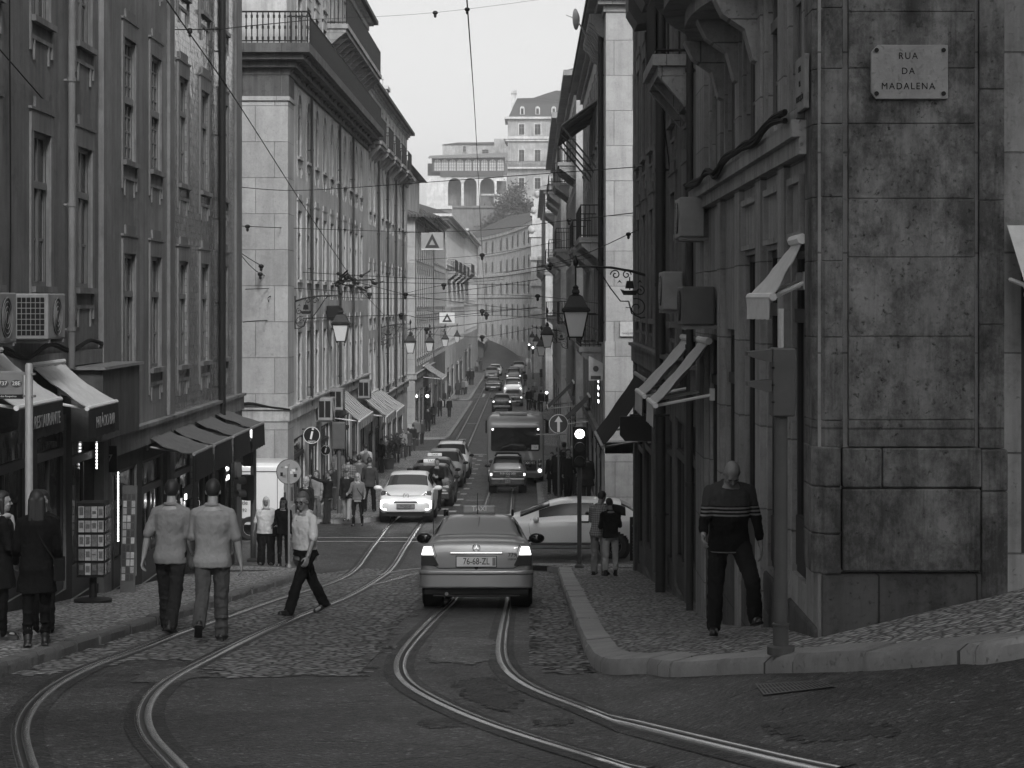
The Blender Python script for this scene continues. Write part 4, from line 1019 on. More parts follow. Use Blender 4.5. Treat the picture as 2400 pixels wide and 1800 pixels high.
for k in range(46): xx = lerp(x(1186), x(1300), k/45); mb.box(xx-.03, xx+.03, D-.95, D-.9, z(392), z(378))
mb.box(x(1186), x(1300), D-.97, D-.88, z(379), z(378)); mb.build('railing', IRON, t)
# low house behind
D = 470; t = thing('building', 'low pale house with a dark hipped roof behind the glazed gallery', 'building', W(1110, 370, D))
x = lambda px: XP(px, D); z = lambda py: ZP(py, D)
mb = MB(); mb.box(x(1037), x(1160), D, D+10, z(400), z(339)); mb.box(x(1158), x(1192), D+.1, D+9, z(400), z(325)); mb.build('wall', PL_D, t)
mb = MB(); mb.add([(x(1036), D-.3, z(339)), (x(1158), D-.3, z(339)), (x(1158), D+5, z(329)), (x(1070), D+5, z(330)), (x(1036), D+10, z(339)), (x(1158), D+10, z(339))], [(0, 1, 2, 3), (0, 3, 4), (3, 2, 5, 4), (1, 5, 2)]); mb.build('roof', SLOT, t)
for a, b, c_, d_ in ((1130, 1145, 362, 351), (1085, 1092, 356, 343)): put_window(t, ((x(a)+x(b))/2, D-.22, z(c_)), (0, -1, 0), x(b)-x(a), z(d_)-z(c_), 'plain', 1, PL_D)
# left wedge wall at the bend of the road
t = thing('building', 'dark sloping roofed shop front at the bend where the road climbs left', 'building', W(1108, 830, 305))
mb = MB(); mb.prism([(-8.6, -9), (-7.0, -9), (-7.0, -6.0), (-8.6, -5.0)], lambda p, q, a: (p, a, Z(q)), 302, 330); mb.build('wall', PL_E, t)
mb = MB(); mb.prism([(-8.8, -4.95), (-6.8, -6.15), (-6.8, -5.95), (-8.8, -4.75)], lambda p, q, a: (p, a, Z(q)), 301, 331); mb.build('roof', PL_D, t)
# unseen houses added behind the camera, tall and close so they shade the crossing
bb = bld('unseen tall house added behind the camera on the left to shade the street', 'L', -3.7, -24, -4, 28, PL_A, [(1, 3, 'case'), (4.5, 6.5, 'case')], ys(-21, 3, 5), 1.0, PL_B, roof=(0, 'flat'))
bb = bld('unseen tall house added behind the camera on the right to shade the street', 'R', 3.9, -24, -4, 28, PL_A, [(1, 3, 'case'), (4.5, 6.5, 'case')], ys(-21, 3, 5), 1.0, PL_B, roof=(0, 'flat'))
# ---- vehicles ----------------------------------------------------------------------------------------------
# local frame: x = right, y = forward (rear bumper at y=0), z up, wheels on z=0
def bsp(P, t):
    """cubic B-spline through a control list, clamped"""
    n = len(P); i = int(math.floor(t)); f = t - i
    g = lambda k: P[max(0, min(n-1, k))]
    a, b, c, d = g(i-1), g(i), g(i+1), g(i+2)
    w = ((1-f)**3/6, (3*f**3-6*f*f+4)/6, (-3*f**3+3*f*f+3*f+1)/6, f**3/6)
    return a*w[0] + b*w[1] + c*w[2] + d*w[3]
class Shell:
    """car body: stations along y; each gives a ring from bottom centre up the right side to top centre"""
    def __init__(s, st):
        # st rows: y, zb, zbelt, ztop, hw, hwtop
        s.rings = []
        for y, zb, zs, zt, hw, ht in st:
            s.rings.append([Vector(p) for p in ((0, y, zb), (hw*.8, y, zb), (hw*.97, y, zb+.06), (hw*1.0, y, lerp(zb, zs, .45)), (hw*1.01, y, lerp(zb, zs, .75)), (hw*.985, y, zs-.02), (hw*.955, y, zs+.03),
                            (lerp(hw*.955, ht, .5), y, lerp(zs+.03, zt-.05, .5)), (ht, y, zt-.05), (ht*.86, y, zt-.008), (0, y, zt))])
        s.nu = len(s.rings) - 1; s.nv = len(s.rings[0]) - 1
    def p(s, u, v):
        return bsp([bsp(r, v) for r in (s.rings[max(0, min(s.nu, int(math.floor(u))+k))] for k in (-1, 0, 1, 2))], 1 + (u - math.floor(u))) if True else None
    def grid(s, us, vs, off=0.0, side=1):
        P = [[s.p(u, v) for v in vs] for u in us]
        out = []
        for i, r in enumerate(P):
            row = []
            for j, q in enumerate(r):
                if off:
                    a = P[min(len(P)-1, i+1)][j] - P[max(0, i-1)][j]; b = r[min(len(r)-1, j+1)] - r[max(0, j-1)]
                    n = b.cross(a)
                    if n.length > 1e-9:
                        n.normalize(); c = Vector((q.x, q.y - 2.2, (q.z - .7)*2))
                        q = q + n * (off if n.dot(c) > 0 else -off)
                row.append((q.x*side, q.y, q.z))
            out.append(row)
        return out
def _p(s, u, v):
    i = int(math.floor(u)); f = u - i
    R4 = [s.rings[max(0, min(s.nu, i+k))] for k in (-1, 0, 1, 2)]
    Q = [bsp(r, v) for r in R4]
    w = ((1-f)**3/6, (3*f**3-6*f*f+4)/6, (-3*f**3+3*f*f+3*f+1)/6, f**3/6)
    return Q[0]*w[0] + Q[1]*w[1] + Q[2]*w[2] + Q[3]*w[3]
Shell.p = _p
def lin(a, b, n): return [a + (b-a)*k/n for k in range(n+1)]
def body_mesh(sh, wheels, rw, name, mat, n=4, m=3):
    us = lin(-.9, sh.nu + .9, (sh.nu+2)*n); vs = lin(0, sh.nv, sh.nv*m); vs[-1] = sh.nv + .9; vs[0] = -.9
    mb = MB()
    for side in (1, -1):
        g = sh.grid(us, vs, 0, side); k = len(mb.v); nn = len(vs)
        mb.v += [p for r in g for p in r]
        for i in range(len(us)-1):
            for j in range(nn-1):
                q = [k+i*nn+j, k+i*nn+j+1, k+(i+1)*nn+j+1, k+(i+1)*nn+j]
                c = sum((Vector(mb.v[a]) for a in q), Vector()) / 4
                if abs(c.x) > .45 and any((c.y-wy)**2 + (c.z-rw)**2 < (rw+.075)**2 for wy in wheels): continue
                mb.f.append(tuple(q if side < 0 else q[::-1])); mb.m.append(0)
    # end caps
    for u in (us[0], us[-1]):
        r = [sh.p(u, v) for v in vs]; ring = [tuple(p) for p in r] + [(-p.x, p.y, p.z) for p in r[::-1]]
        mb.add(ring, [tuple(range(len(ring)))])
    me = mb.mesh(name, mat)
    import bmesh
    bm = bmesh.new(); bm.from_mesh(me); bmesh.ops.remove_doubles(bm, verts=bm.verts, dist=.0015); bmesh.ops.recalc_face_normals(bm, faces=bm.faces); bm.to_mesh(me); bm.free()
    me.shade_smooth(); me.set_sharp_from_angle(angle=math.radians(42))
    return me
def glass(sh, root, u0, u1, v0, v1, mat=None, both=True, name='window', n=8, off=.006):
    """one pane on the shell; both=True spans the centre line, otherwise one per side"""
    mat = mat or CARGLASS
    if both:
        us = lin(u0, u1, n); vs = lin(v0, sh.nv, n)
        a = sh.grid(us, vs, off, 1); b = sh.grid(us, vs, off, -1)
        rows = [r + r2[::-1][1:] for r, r2 in zip(a, b)]
        mb = MB(); mb.grid(rows); mb.build(name, mat, root, smooth=180)
    else:
        for s in (1, -1):
            mb = MB(); mb.grid(sh.grid(lin(u0, u1, n), lin(v0, v1, 4), off, s)); mb.build(name, mat, root, smooth=180)
WHEELM = {}
def wheel(root, x, y, r, w=.2, rim=None):
    s = 1 if x > 0 else -1
    M = Matrix.Translation((x, y, r)) @ Matrix.Rotation(s*PI/2, 4, 'Y')
    mb = MB(); mb.lathe([(r*.62, -w/2), (r*.93, -w/2), (r, -w*.32), (r, w*.32), (r*.93, w/2), (r*.62, w/2), (r*.6, w*.3)], (0, 0, 0), 24, M=M)
    o = mb.build('wheel', RUBBER, root, smooth=40)
    mb = MB(); mb.lathe([(.02, w*.18), (r*.2, w*.22), (r*.25, w*.1), (r*.5, w*.2), (r*.62, w*.42), (r*.64, w*.3), (r*.6, -w*.2)], (0, 0, 0), 20, M=M)
    for k in range(7):
        a = 2*PI*k/7
        mb.cbox((0, 0, 0), (.03, r*.8, .02), M=M @ Matrix.Rotation(a, 4, 'Z') @ Matrix.Translation((0, r*.38, w*.3)))
    mb.build('rim', rim or GALV, o, smooth=40)
    mb = MB(); mb.lathe([(r+.03, -w/2-.12), (r+.10, -w/2-.12), (r+.10, w/2-.03), (r+.03, w/2-.03)], (0, 0, 0), 24, M=M)
    mb.build('wheel_arch', BLACK, root, smooth=40)
def plate(root, y, z, txt, s=-1, w=.52, h=.11, mat=None):
    """number plate on the rear (s=-1) or the front (s=1)"""
    mb = MB(); mb.box(-w/2, w/2, y, y + s*.012, z-h/2, z+h/2); o = mb.build('number_plate', mat or WHITEP, root)
    mb = MB(); mb.box(-w/2-.012, w/2+.012, y + s*.002, y+s*.009, z-h/2-.012, z+h/2+.012); mb.build('plate_frame', BLACK, o)
    if txt: lettering(txt, h*.92, (0, y + s*.016, z), (0, s, 0), BLACK, o, sx=.78)
    return o
def mirror(root, x, y, z, mat, w=.2, h=.13):
    s = 1 if x > 0 else -1
    mb = MB(); mb.ellip((x + s*.1, y, z), (w*.55, .07, h*.5), 12, 8); mb.tube([(x-s*.06, y+.02, z-.05), (x+s*.06, y, z-.02)], .025, 6)
    o = mb.build('wing_mirror', mat, root, smooth=60)
    mb = MB(); mb.ellip((x+s*.1, y-.055, z), (w*.47, .02, h*.42), 12, 6); mb.build('mirror_glass', CARGLASS, o, smooth=60)
def lens(root, name, mat, pts, y, s=-1, d=.03, bev=.008):
    """a lamp cut out as a polygon in x,z on the front or rear"""
    mb = MB(); mb.prism(pts, lambda p, q, a: (p, a, q), y, y + s*d); return mb.build(name, mat, root, bevel=bev)
SALOON = lambda L, H, hw: [(.03, .42, .72, .80, hw*.86, hw*.80), (.07, .30, .80, .94, hw*.95, hw*.86), (.30, .24, .86, 1.0, hw*.985, hw*.84), (.72, .22, .88, 1.03, hw, hw*.83), (.98, .2, .89, 1.10, hw, hw*.78), (1.5, .2, .9, H-.05, hw, hw*.66),
    (1.95, .2, .9, H, hw, hw*.68), (2.5, .2, .89, H-.005, hw, hw*.68), (2.92, .2, .88, H-.10, hw, hw*.68), (3.45, .2, .86, .98, hw, hw*.78), (3.8, .22, .82, .94, hw*.99, hw*.82), (4.2, .26, .74, .84, hw*.95, hw*.8), (4.4, .34, .62, .70, hw*.86, hw*.76), (4.46, .4, .56, .6, hw*.78, hw*.7)]
def scale_st(st, L, fz=1.0): k = L / st[-1][0]; return [(y*k, zb, zs*fz, zt, hw, ht) for y, zb, zs, zt, hw, ht in st]
HATCH = lambda H, hw: [(.02, .42, .80, .95, hw*.84, hw*.7), (.06, .30, .86, 1.02, hw*.95, hw*.8), (.14, .24, .92, 1.16, hw*.985, hw*.78), (.30, .2, .94, H-.16, hw, hw*.7), (.55, .2, .94, H-.03, hw, hw*.69), (1.2, .2, .93, H, hw, hw*.7),
    (1.9, .2, .92, H, hw, hw*.69), (2.35, .2, .91, H-.12, hw, hw*.68), (2.95, .2, .90, 1.04, hw, hw*.78), (3.35, .22, .85, .97, hw*.985, hw*.8), (3.7, .26, .76, .86, hw*.94, hw*.78), (3.86, .34, .64, .72, hw*.84, hw*.7), (3.9, .4, .56, .6, hw*.76, hw*.68)]
def simple_car(kind, name, label, cat, L, H, hw, pm, rear='', front='', lit=False, taxi=False, group=None, rack=False, roofmat=None):
    st = SALOON(L, H, hw) if kind == 'saloon' else HATCH(H, hw); k0 = L / st[-1][0]
    st = [(y*k0, zb, zs, zt, a, b) for y, zb, zs, zt, a, b in st]
    sh = Shell(st); t = thing(name, label, cat, (0, 0, 0), group)
    wy = (.82*k0*L/L if kind != 'saloon' else .95, L - .78) ; wy = (.72 if kind != 'saloon' else .98, L - .8); r = .31
    inst('body', body_mesh(sh, wy, r, 'body', pm, 4, 2), t)
    if kind == 'saloon':
        glass(sh, t, 3.75, 5.0, 8.1, 0, name='rear_window'); glass(sh, t, 7.75, 9.1, 8.0, 0, name='windscreen'); glass(sh, t, 4.9, 6.15, 6.55, 7.9, both=False, name='side_window'); glass(sh, t, 6.3, 7.9, 6.55, 7.9, both=False, name='side_window')
    else:
        glass(sh, t, 2.05, 3.7, 8.0, 0, name='rear_window'); glass(sh, t, 6.75, 8.1, 8.0, 0, name='windscreen'); glass(sh, t, 3.6, 5.0, 6.5, 7.9, both=False, name='side_window'); glass(sh, t, 5.15, 7.0, 6.5, 7.9, both=False, name='side_window')
    for y in wy:
        for x in (-1, 1): wheel(t, x*(hw-.11), y, r)
    for x in (-1, 1): mirror(t, x*hw*.96, L*.66, .98, BLACK)
    # rear face
    zl = .78 if kind == 'saloon' else .86
    for x in (-1, 1):
        lens(t, 'tail_light', TAILON if lit else TAILOFF, [(x*hw*.9, zl-.07), (x*hw*.7, zl-.06), (x*hw*.72, zl+.05), (x*hw*.86, zl+.07)], .07, -1, .07)
        lens(t, 'headlight', LAMPOFF, [(x*hw*.84, .6), (x*hw*.5, .58), (x*hw*.5, .7), (x*hw*.8, .74)], L-.17, 1, .10)
    mb = MB(); mb.box(-hw*.86, hw*.86, -.05, .12, .3, .52); mb.build('rear_bumper', pm, t, bevel=.05)
    mb = MB(); mb.box(-hw*.84, hw*.84, L-.14, L+.04, .26, .5); mb.build('front_bumper', pm, t, bevel=.05)
    mb = MB(); mb.box(-hw*.46, hw*.46, L-.1, L+.0, .54, .68); mb.build('grille', BLACK, t, bevel=.02)
    plate(t, -.055 if kind == 'saloon' else .0, .47 if kind != 'saloon' else .42, rear); plate(t, L+.045, .4, front, 1)
    if taxi:
        mb = MB(); mb.box(-.28, .28, L*.48, L*.48+.12, H, H+.13); o = mb.build('taxi_sign', WHITEP, t, bevel=.02); lettering('TAXI', .12, (0, L*.48-.003, H+.065), (0, -1, 0), BLACK, o); lettering('TAXI', .12, (0, L*.48+.123, H+.065), (0, 1, 0), BLACK, o)
    if rack:
        for x in (-1, 1):
            mb = MB(); mb.tube([(x*hw*.62, L*.3, H-.02), (x*hw*.62, L*.33, H+.05), (x*hw*.62, L*.62, H+.05), (x*hw*.62, L*.65, H-.04)], .018, 6); mb.build('roof_rail', BLACK, t)
    return t
def park(t, px, d, yaw=0, x=None, lift=0):
    """stand a vehicle with its rear at depth d, tilted along the slope"""
    X = XP(px, d) if x is None else x
    dirv = Vector((-math.sin(yaw), math.cos(yaw), 0)); L = 3.5
    a = gz(X, d); b = gz(X + dirv.x*L, d + dirv.y*L)
    t.location = (X, d, a + .012 + lift); t.rotation_euler = (math.atan2(b-a, L), 0, yaw)
    return t
# --- the silver taxi in the foreground -----------------------------------------------------------------------
SILVER = paint('silver grey car paint', .30, .32, .35); PALE = paint('pale car paint', .74, .3, 0, .2); DARKP = paint('dark car paint', .03, .25); MIDP = paint('mid grey car paint', .16, .28); GREENB = paint('bus paint', .21, .4)
hw = .855; H = 1.42; L = 4.49
st = [(.03, .40, .70, .86, hw*.87, hw*.80), (.055, .32, .80, .97, hw*.95, hw*.86), (.12, .25, .86, 1.02, hw*.985, hw*.87), (.34, .22, .89, 1.045, hw, hw*.86), (.78, .2, .90, 1.06, hw, hw*.84), (1.0, .2, .91, 1.10, hw, hw*.79), (1.35, .2, .91, 1.33, hw, hw*.68),
      (1.6, .2, .91, H-.02, hw, hw*.655), (2.1, .2, .91, H, hw, hw*.66), (2.6, .2, .90, H-.01, hw, hw*.66), (2.95, .2, .89, H-.10, hw, hw*.68), (3.45, .2, .87, .99, hw, hw*.8), (3.8, .22, .83, .95, hw*.99, hw*.82), (4.25, .26, .75, .85, hw*.95, hw*.8), (4.43, .34, .62, .70, hw*.86, hw*.76), (4.49, .4, .56, .6, hw*.78, hw*.7)]
sh = Shell(st)
t = TAXI = thing('taxi', 'silver saloon taxi seen from behind with both tail lamps lit', 'taxi')
inst('body', body_mesh(sh, (.98, L-.8), .31, 'body', SILVER, 6, 4), t)
RGL = glassy('rear glass painted sky-pale', .24, .07, spec=1.0)  # pale base colour painted in for the sky's reflection
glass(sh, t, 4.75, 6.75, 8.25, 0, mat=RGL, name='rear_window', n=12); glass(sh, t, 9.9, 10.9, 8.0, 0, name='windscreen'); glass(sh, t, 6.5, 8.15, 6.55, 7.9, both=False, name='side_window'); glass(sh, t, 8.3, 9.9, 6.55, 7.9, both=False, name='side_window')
for s in (1, -1):
    mb = MB(); mb.grid(sh.grid(lin(5.2, 6.7, 8), lin(7.55, 8.15, 3), .005, s)); mb.build('rear_pillar_trim', BLACK, t, smooth=180)
for y in (.98, L-.8):
    for x in (-1, 1): wheel(t, x*(hw-.11), y, .31, .22)
mb = MB()   # rear bumper, wrapping round the corners
cv_ = [(hw+.01, .62), (hw+.012, .3)] + [(hw - .19 + .2*math.cos(a), .10 + .16*math.sin(a)) for a in [-PI/2*k/7 for k in range(8)]] + [(hw*.5, -.078), (0, -.085)]
pl_ = [(-p, q) for p, q in cv_] + cv_[-2::-1] + [(hw-.06, .62), (-hw+.06, .62)]
mb.prism(pl_, lambda p, q, a: (p, q, a), .30, .575); mb.build('rear_bumper', SILVER, t, bevel=.03, seg=3, smooth=40)
mb = MB(); pl2 = [(p*1.004, q-.006) for p, q in pl_]; mb.prism(pl2, lambda p, q, a: (p, q, a), .50, .525); mb.build('bumper_strip', DGREY, t, bevel=.006)
mb = MB(); mb.box(-hw+.07, hw-.07, .02, .5, .20, .299); mb.box(-hw+.2, hw-.2, .0, .1, .17, .2); mb.build('under_tray', BLACK, t, bevel=.02)
mb = MB(); mb.tube([(-.45, -.0, .215), (-.45, .4, .215)], .028, 10); mb.build('exhaust_pipe', GALV, t)
for s in (1, -1):   # wrapped triangular tail lamps, bright upper half
    q = [(s*(hw-.03), .60), (s*(hw-.28), .60), (s*(hw-.235), .70), (s*(hw-.17), .80), (s*(hw-.14), .865), (s*(hw-.045), .865)]
    lower = [(s*(hw-.012), .64), (s*(hw-.285), .64), (s*(hw-.208), .798), (s*(hw-.012), .798)]; upper = [(s*(hw-.014), .80), (s*(hw-.205), .80), (s*(hw-.165), .93), (s*(hw-.05), .93)]
    def lam(nm, pts_, mt):
        mb = MB(); n = len(pts_)
        f = [(p, -.022 + (.06 if abs(p) > hw-.08 else 0), qz) for p, qz in pts_]; b = [(p*.985, .16, qz) for p, qz in pts_]
        mb.add(f + b, [tuple(range(n)), tuple(range(2*n-1, n-1, -1))] + [(i, n+i, n+(i+1) % n, (i+1) % n) for i in range(n)])
        return mb.build(nm, mt, t, bevel=.012, recalc=True)
    o = lam('tail_light', lower, TAILOFF)
    mb = MB(); n = len(upper); f = [(p, -.024 + (.06 if abs(p) > hw-.08 else 0), qz) for p, qz in upper]; b = [(p*.985, .16, qz) for p, qz in upper]
    mb.add(f + b, [tuple(range(n)), tuple(range(2*n-1, n-1, -1))] + [(i, n+i, n+(i+1) % n, (i+1) % n) for i in range(n)]); mb.build('lit_lens', TAILON, o, bevel=.012, recalc=True)
mb = MB()   # trunk lid outline
zl = [(-.585, .585), (-.50, .74), (-.46, .95), (-.46, .97)]
for s in (1, -1): mb.tube([(s*.57, .027, .60), (s*.645-.0*s, .027, .64), (s*.61, .03, .80), (s*.66, .055, .955)], .006, 5)
mb.tube([(-.57, .027, .60), (.57, .027, .60)], .006, 5); mb.build('boot_lid_seam', BLACK, t)
mb = MB(); mb.box(-.40, .40, -.005, .05, .815, .845); mb.build('boot_handle', CHROME, t, bevel=.008)
pl = plate(t, .02, .70, '76-68-ZL', w=.60, h=.15)
mb = MB(); mb.box(.245, .293, .002, .02, .64, .76); mb.build('plate_band', MIDP, pl)
mb = MB(); mb.lathe([(.03, 0), (.03, .012), (.018, .014)], (0, 0, 0), 14, M=Matrix.Translation((0, .03, .61)) @ Matrix.Rotation(PI/2, 4, 'X')); mb.build('boot_lock', BLACK, t)
mb = MB()   # ring with a three pointed star
ring = [(.055*math.cos(2*PI*k/24), .026, .91+.055*math.sin(2*PI*k/24)) for k in range(24)]; mb.tube(ring, .005, 6, closed=True)
for k in range(3):
    a = PI/2 + 2*PI*k/3; mb.prism([(.012*math.cos(a+PI/2), .012*math.sin(a+PI/2)), (.054*math.cos(a), .054*math.sin(a)), (.012*math.cos(a-PI/2), .012*math.sin(a-PI/2))], lambda p, q, w_: (p, w_, .91+q), .02, .028)
mb.build('star_emblem', CHROME, t)
lettering('779', .085, (.545, .018, .80), (0, -1, 0), BLACK, t); lettering('LISBOA', .04, (.545, .018, .735), (0, -1, 0), BLACK, t)
for x in (-1, 1): mirror(t, x*hw*.98, 2.98, 1.0, BLACK, .24, .17)
mb = MB(); mb.box(-.26, .26, 1.98, 2.12, H+.0, H+.13); o = mb.build('taxi_sign', GREYP, t, bevel=.02); lettering('TAXI', .11, (0, 1.977, H+.07), (0, -1, 0), WHITEP, o)
for s in (1, -1): mb = MB(); mb.tube([(s*.54, 1.5, H-.03), (s*.54, 1.56, H+.045), (s*.54, 2.5, H+.04), (s*.54, 2.6, H-.03)], .02, 8); mb.build('roof_rail', BLACK, t)
mb = MB(); mb.tube([(-.02, 1.72, H-.01), (-.02, 1.62, H+.32)], [.008, .004], 5); mb.build('aerial', BLACK, t)
mb = MB(); mb.tube([(-.70, 1.1, .98), (-.70, 1.05, 1.75)], [.006, .003], 5); mb.build('aerial', BLACK, t)
mb = MB(); mb.tube([(.02, 1.42, 1.375), (.0, 1.0, 1.105)], .004, 4); mb.build('glass_seam', BLACK, t)
park(t, 1116, 30.4, math.radians(.2))
# --- small white electric car facing us ----------------------------------------------------------------------
hw = .82; H = 1.49; L = 3.54
st = [(.02, .42, .80, .95, hw*.84, hw*.7), (.06, .30, .86, 1.02, hw*.95, hw*.8), (.14, .24, .92, 1.16, hw*.985, hw*.78), (.25, .2, .94, H-.16, hw, hw*.7), (.5, .2, .94, H-.03, hw, hw*.69), (1.2, .2, .93, H, hw, hw*.7), (1.75, .2, .92, H-.01, hw, hw*.69), (2.1, .2, .91, H-.12, hw, hw*.69),
      (2.7, .2, .92, 1.06, hw, hw*.80), (3.05, .2, .88, 1.0, hw, hw*.82), (3.32, .22, .80, .93, hw*.98, hw*.82), (3.46, .25, .70, .82, hw*.95, hw*.80), (3.52, .30, .62, .70, hw*.90, hw*.78), (3.54, .34, .56, .62, hw*.84, hw*.74)]
sh = Shell(st); t = thing('small_car', 'small white hatchback facing the camera with bright C shaped running lights', 'car')
inst('body', body_mesh(sh, (.55, L-.55), .3, 'body', PALE, 6, 4), t)
glass(sh, t, 6.75, 8.0, 8.15, 0, name='windscreen', n=12, mat=glassy('windscreen glass', .05, .04, spec=.9)); glass(sh, t, 2.0, 3.6, 8.0, 0, name='rear_window'); glass(sh, t, 3.6, 5.0, 6.5, 7.9, both=False, name='side_window'); glass(sh, t, 5.15, 7.1, 6.5, 7.9, both=False, name='side_window')
for y in (.55, L-.55):
    for x in (-1, 1): wheel(t, x*(hw-.11), y, .3)
for x in (-1, 1): mirror(t, x*hw*1.0, 2.45, 1.0, PALE, .24, .15)
for s in (1, -1):
    mb = MB()
    q = [(s*.44, .80), (s*.72, .76), (s*.77, .86), (s*.73, .955), (s*.62, .94)]
    mb.prism(q, lambda p, z_, a: (p, a + (.16 if a > 3 else 0) - abs(p)*.34, z_), 3.28, 3.46); o = mb.build('headlight', flat('headlight glass', .10, .08, spec=.8, var=.1), t, bevel=.015)
    mb = MB(); mb.ellip((s*.6, 3.415, .865), (.05, .03, .05), 10, 6); mb.build('bulb_reflector', CHROME, o, smooth=60)
    mb = MB()
    for q in ([(s*.36, .615), (s*.74, .615), (s*.76, .66), (s*.36, .66)], [(s*.70, .40), (s*.765, .44), (s*.765, .614), (s*.665, .614)], [(s*.58, .375), (s*.70, .385), (s*.70, .42), (s*.6, .415)]):
        mb.prism(q, lambda p, z_, a: (p, a - max(0, abs(p)-.45)*.22, z_), 3.42, 3.585)
    mb.build('running_light', LAMPON, t, bevel=.01)
mb = MB(); mb.box(-.36, .36, 3.5, 3.56, .60, .635); mb.build('grille_slot', BLACK, t, bevel=.006)
mb = MB(); pts_ = [(-.62, .33), (.62, .33), (.55, .29), (-.55, .29)]; mb.prism(pts_, lambda p, z_, a: (p, a, z_), 3.45, 3.575); mb.build('lower_grille', BLACK, t, bevel=.01)
mb = MB(); mb.box(-.70, .70, 3.2, 3.55, .20, .288); mb.build('under_tray', BLACK, t)
mb = MB(); ym = 3.49; zc_ = .80; r = .085
mb.tube([(r*math.cos(2*PI*k/24), ym, zc_+r*math.sin(2*PI*k/24)) for k in range(24)], .008, 6, closed=True)
for q in ([(-.045, .055), (0, .0), (.045, .055)], [(-.07, .02), (-.035, -.06), (0, .0), (.035, -.06), (.07, .02)]): mb.tube([(a, ym, zc_+b) for a, b in q], .008, 6)
mb.build('round_emblem', CHROME, t)
for s in (1, -1): mb = MB(); mb.tube([(s*.45, 3.455, .80), (s*.1, 3.485, .80)], .006, 4); mb.build('bonnet_seam', DGREY, t)
plate(t, 3.575, .49, '79-QG-60', 1, w=.52, h=.115, mat=GALV)
for s in (1, -1): mb = MB(); mb.tube([(s*.03 - .01, 3.3, .02), (s*.03 - .01, 3.9, .012)], .012, 4)
t.location = (0, 0, 0)
X = XP(951, 60.2); a = gz(X, 60.2); b = gz(X, 63.7)
t.location = (X, 60.4 + 3.3, gz(X, 63.7) + .012); t.rotation_euler = (math.atan2(a-b, 3.5)*1.0, 0, PI)
# --- row of cabs parked behind it (facing us) ----------------------------------------------------------------
def face(t, px, d, L, yaw=PI, dx=0):
    X = XP(px, d) + dx; a = gz(X, d); b = gz(X, d + L); t.location = (X, d + L, b + .012); t.rotation_euler = (math.atan2(a-b, L), 0, yaw); return t
GRP = 'cars queued behind the small white car'
face(simple_car('saloon', 'taxi', 'pale taxi with a roof sign directly behind the small white car', 'taxi', 4.5, 1.45, .88, DARKP, taxi=True, group=GRP), 1003, 69.5, 4.5)
face(simple_car('saloon', 'taxi', 'second taxi in the queue, roof sign showing above the first one', 'taxi', 4.5, 1.47, .88, MIDP, taxi=True, group=GRP), 1012, 76.5, 4.5)
face(simple_car('hatch', 'parked_car', 'pale estate car without a roof sign near the end of the taxi queue', 'car', 4.4, 1.55, .88, SILVER, group=GRP), 1036, 83.5, 4.4)
face(simple_car('hatch', 'parked_car', 'light estate car with roof rails last in the taxi queue', 'car', 4.5, 1.6, .89, PALE, group=GRP, rack=True), 1054, 91, 4.5)
# --- white hatchback crossing from the right ------------------------------------------------------------------
hw = .82; H = 1.44; L = 3.95
sh = Shell([(y*L/3.9, zb, zs, zt + 0, a, b) for y, zb, zs, zt, a, b in HATCH(H, hw)])
t = thing('hatchback', 'white hatchback seen side on, crossing behind the silver taxi', 'car')
inst('body', body_mesh(sh, (.68, L-.78), .3, 'body', PALE, 8, 5), t)
glass(sh, t, 2.05, 3.7, 8.0, 0, name='rear_window'); glass(sh, t, 6.75, 8.1, 8.0, 0, name='windscreen'); glass(sh, t, 3.35, 4.75, 6.5, 7.95, both=False, name='rear_side_window', n=10); glass(sh, t, 4.95, 7.25, 6.5, 7.95, both=False, name='door_window', n=10)
for y in (.68, L-.78):
    for x in (-1, 1): wheel(t, x*(hw-.1), y, .3)
for x in (-1, 1):
    mirror(t, x*hw*.98, 2.62, .98, PALE)
    mb = MB()
    mb.tube([tuple(Vector((p.x*x, p.y, p.z)) + Vector((x*.004, 0, 0))) for p in [sh.p(u, v) for u, v in ((4.85, 7.9), (4.85, 6.6), (4.85, 5.0), (4.85, 3.6), (4.9, 2.6))]], .005, 4)
    mb.tube([tuple(Vector((p.x*x, p.y, p.z)) + Vector((x*.004, 0, 0))) for p in [sh.p(u, v) for u, v in ((7.6, 6.5), (7.7, 5.0), (7.65, 3.6), (7.5, 2.6))]], .005, 4); mb.build('door_seam', DGREY, t)
    mb = MB(); q = sh.p(5.15, 5.2); mb.box(x*(q.x), x*(q.x+.025), q.y-.02, q.y+.17, q.z-.02, q.z+.02); mb.build('door_handle', BLACK, t, bevel=.006)
    mb = MB(); mb.box(x*(hw-.02), x*(hw+.02), 1.05, L-1.2, .34, .40); mb.build('side_strip', DGREY, t, bevel=.01)
    lens(t, 'headlight', LAMPOFF, [(x*hw*.84, .6), (x*hw*.5, .58), (x*hw*.5, .7), (x*hw*.8, .74)], L-.17, 1, .10); lens(t, 'tail_light', TAILOFF, [(x*hw*.95, .75), (x*hw*.7, .75), (x*hw*.7, .98), (x*hw*.9, 1.0)], .08, -1, .07)
mb = MB(); mb.box(-hw*.9, hw*.9, -.06, .15, .26, .54); mb.build('rear_bumper', PALE, t, bevel=.05); mb = MB(); mb.box(-hw*.86, hw*.86, L-.14, L+.05, .24, .5); mb.build('front_bumper', PALE, t, bevel=.05)
X = XP(1500, 50); zc_ = gz(XP(1350, 50), 50)
t.location = (XP(1502, 50), 50.3, zc_ + .012); t.rotation_euler = (0, 0, PI/2)
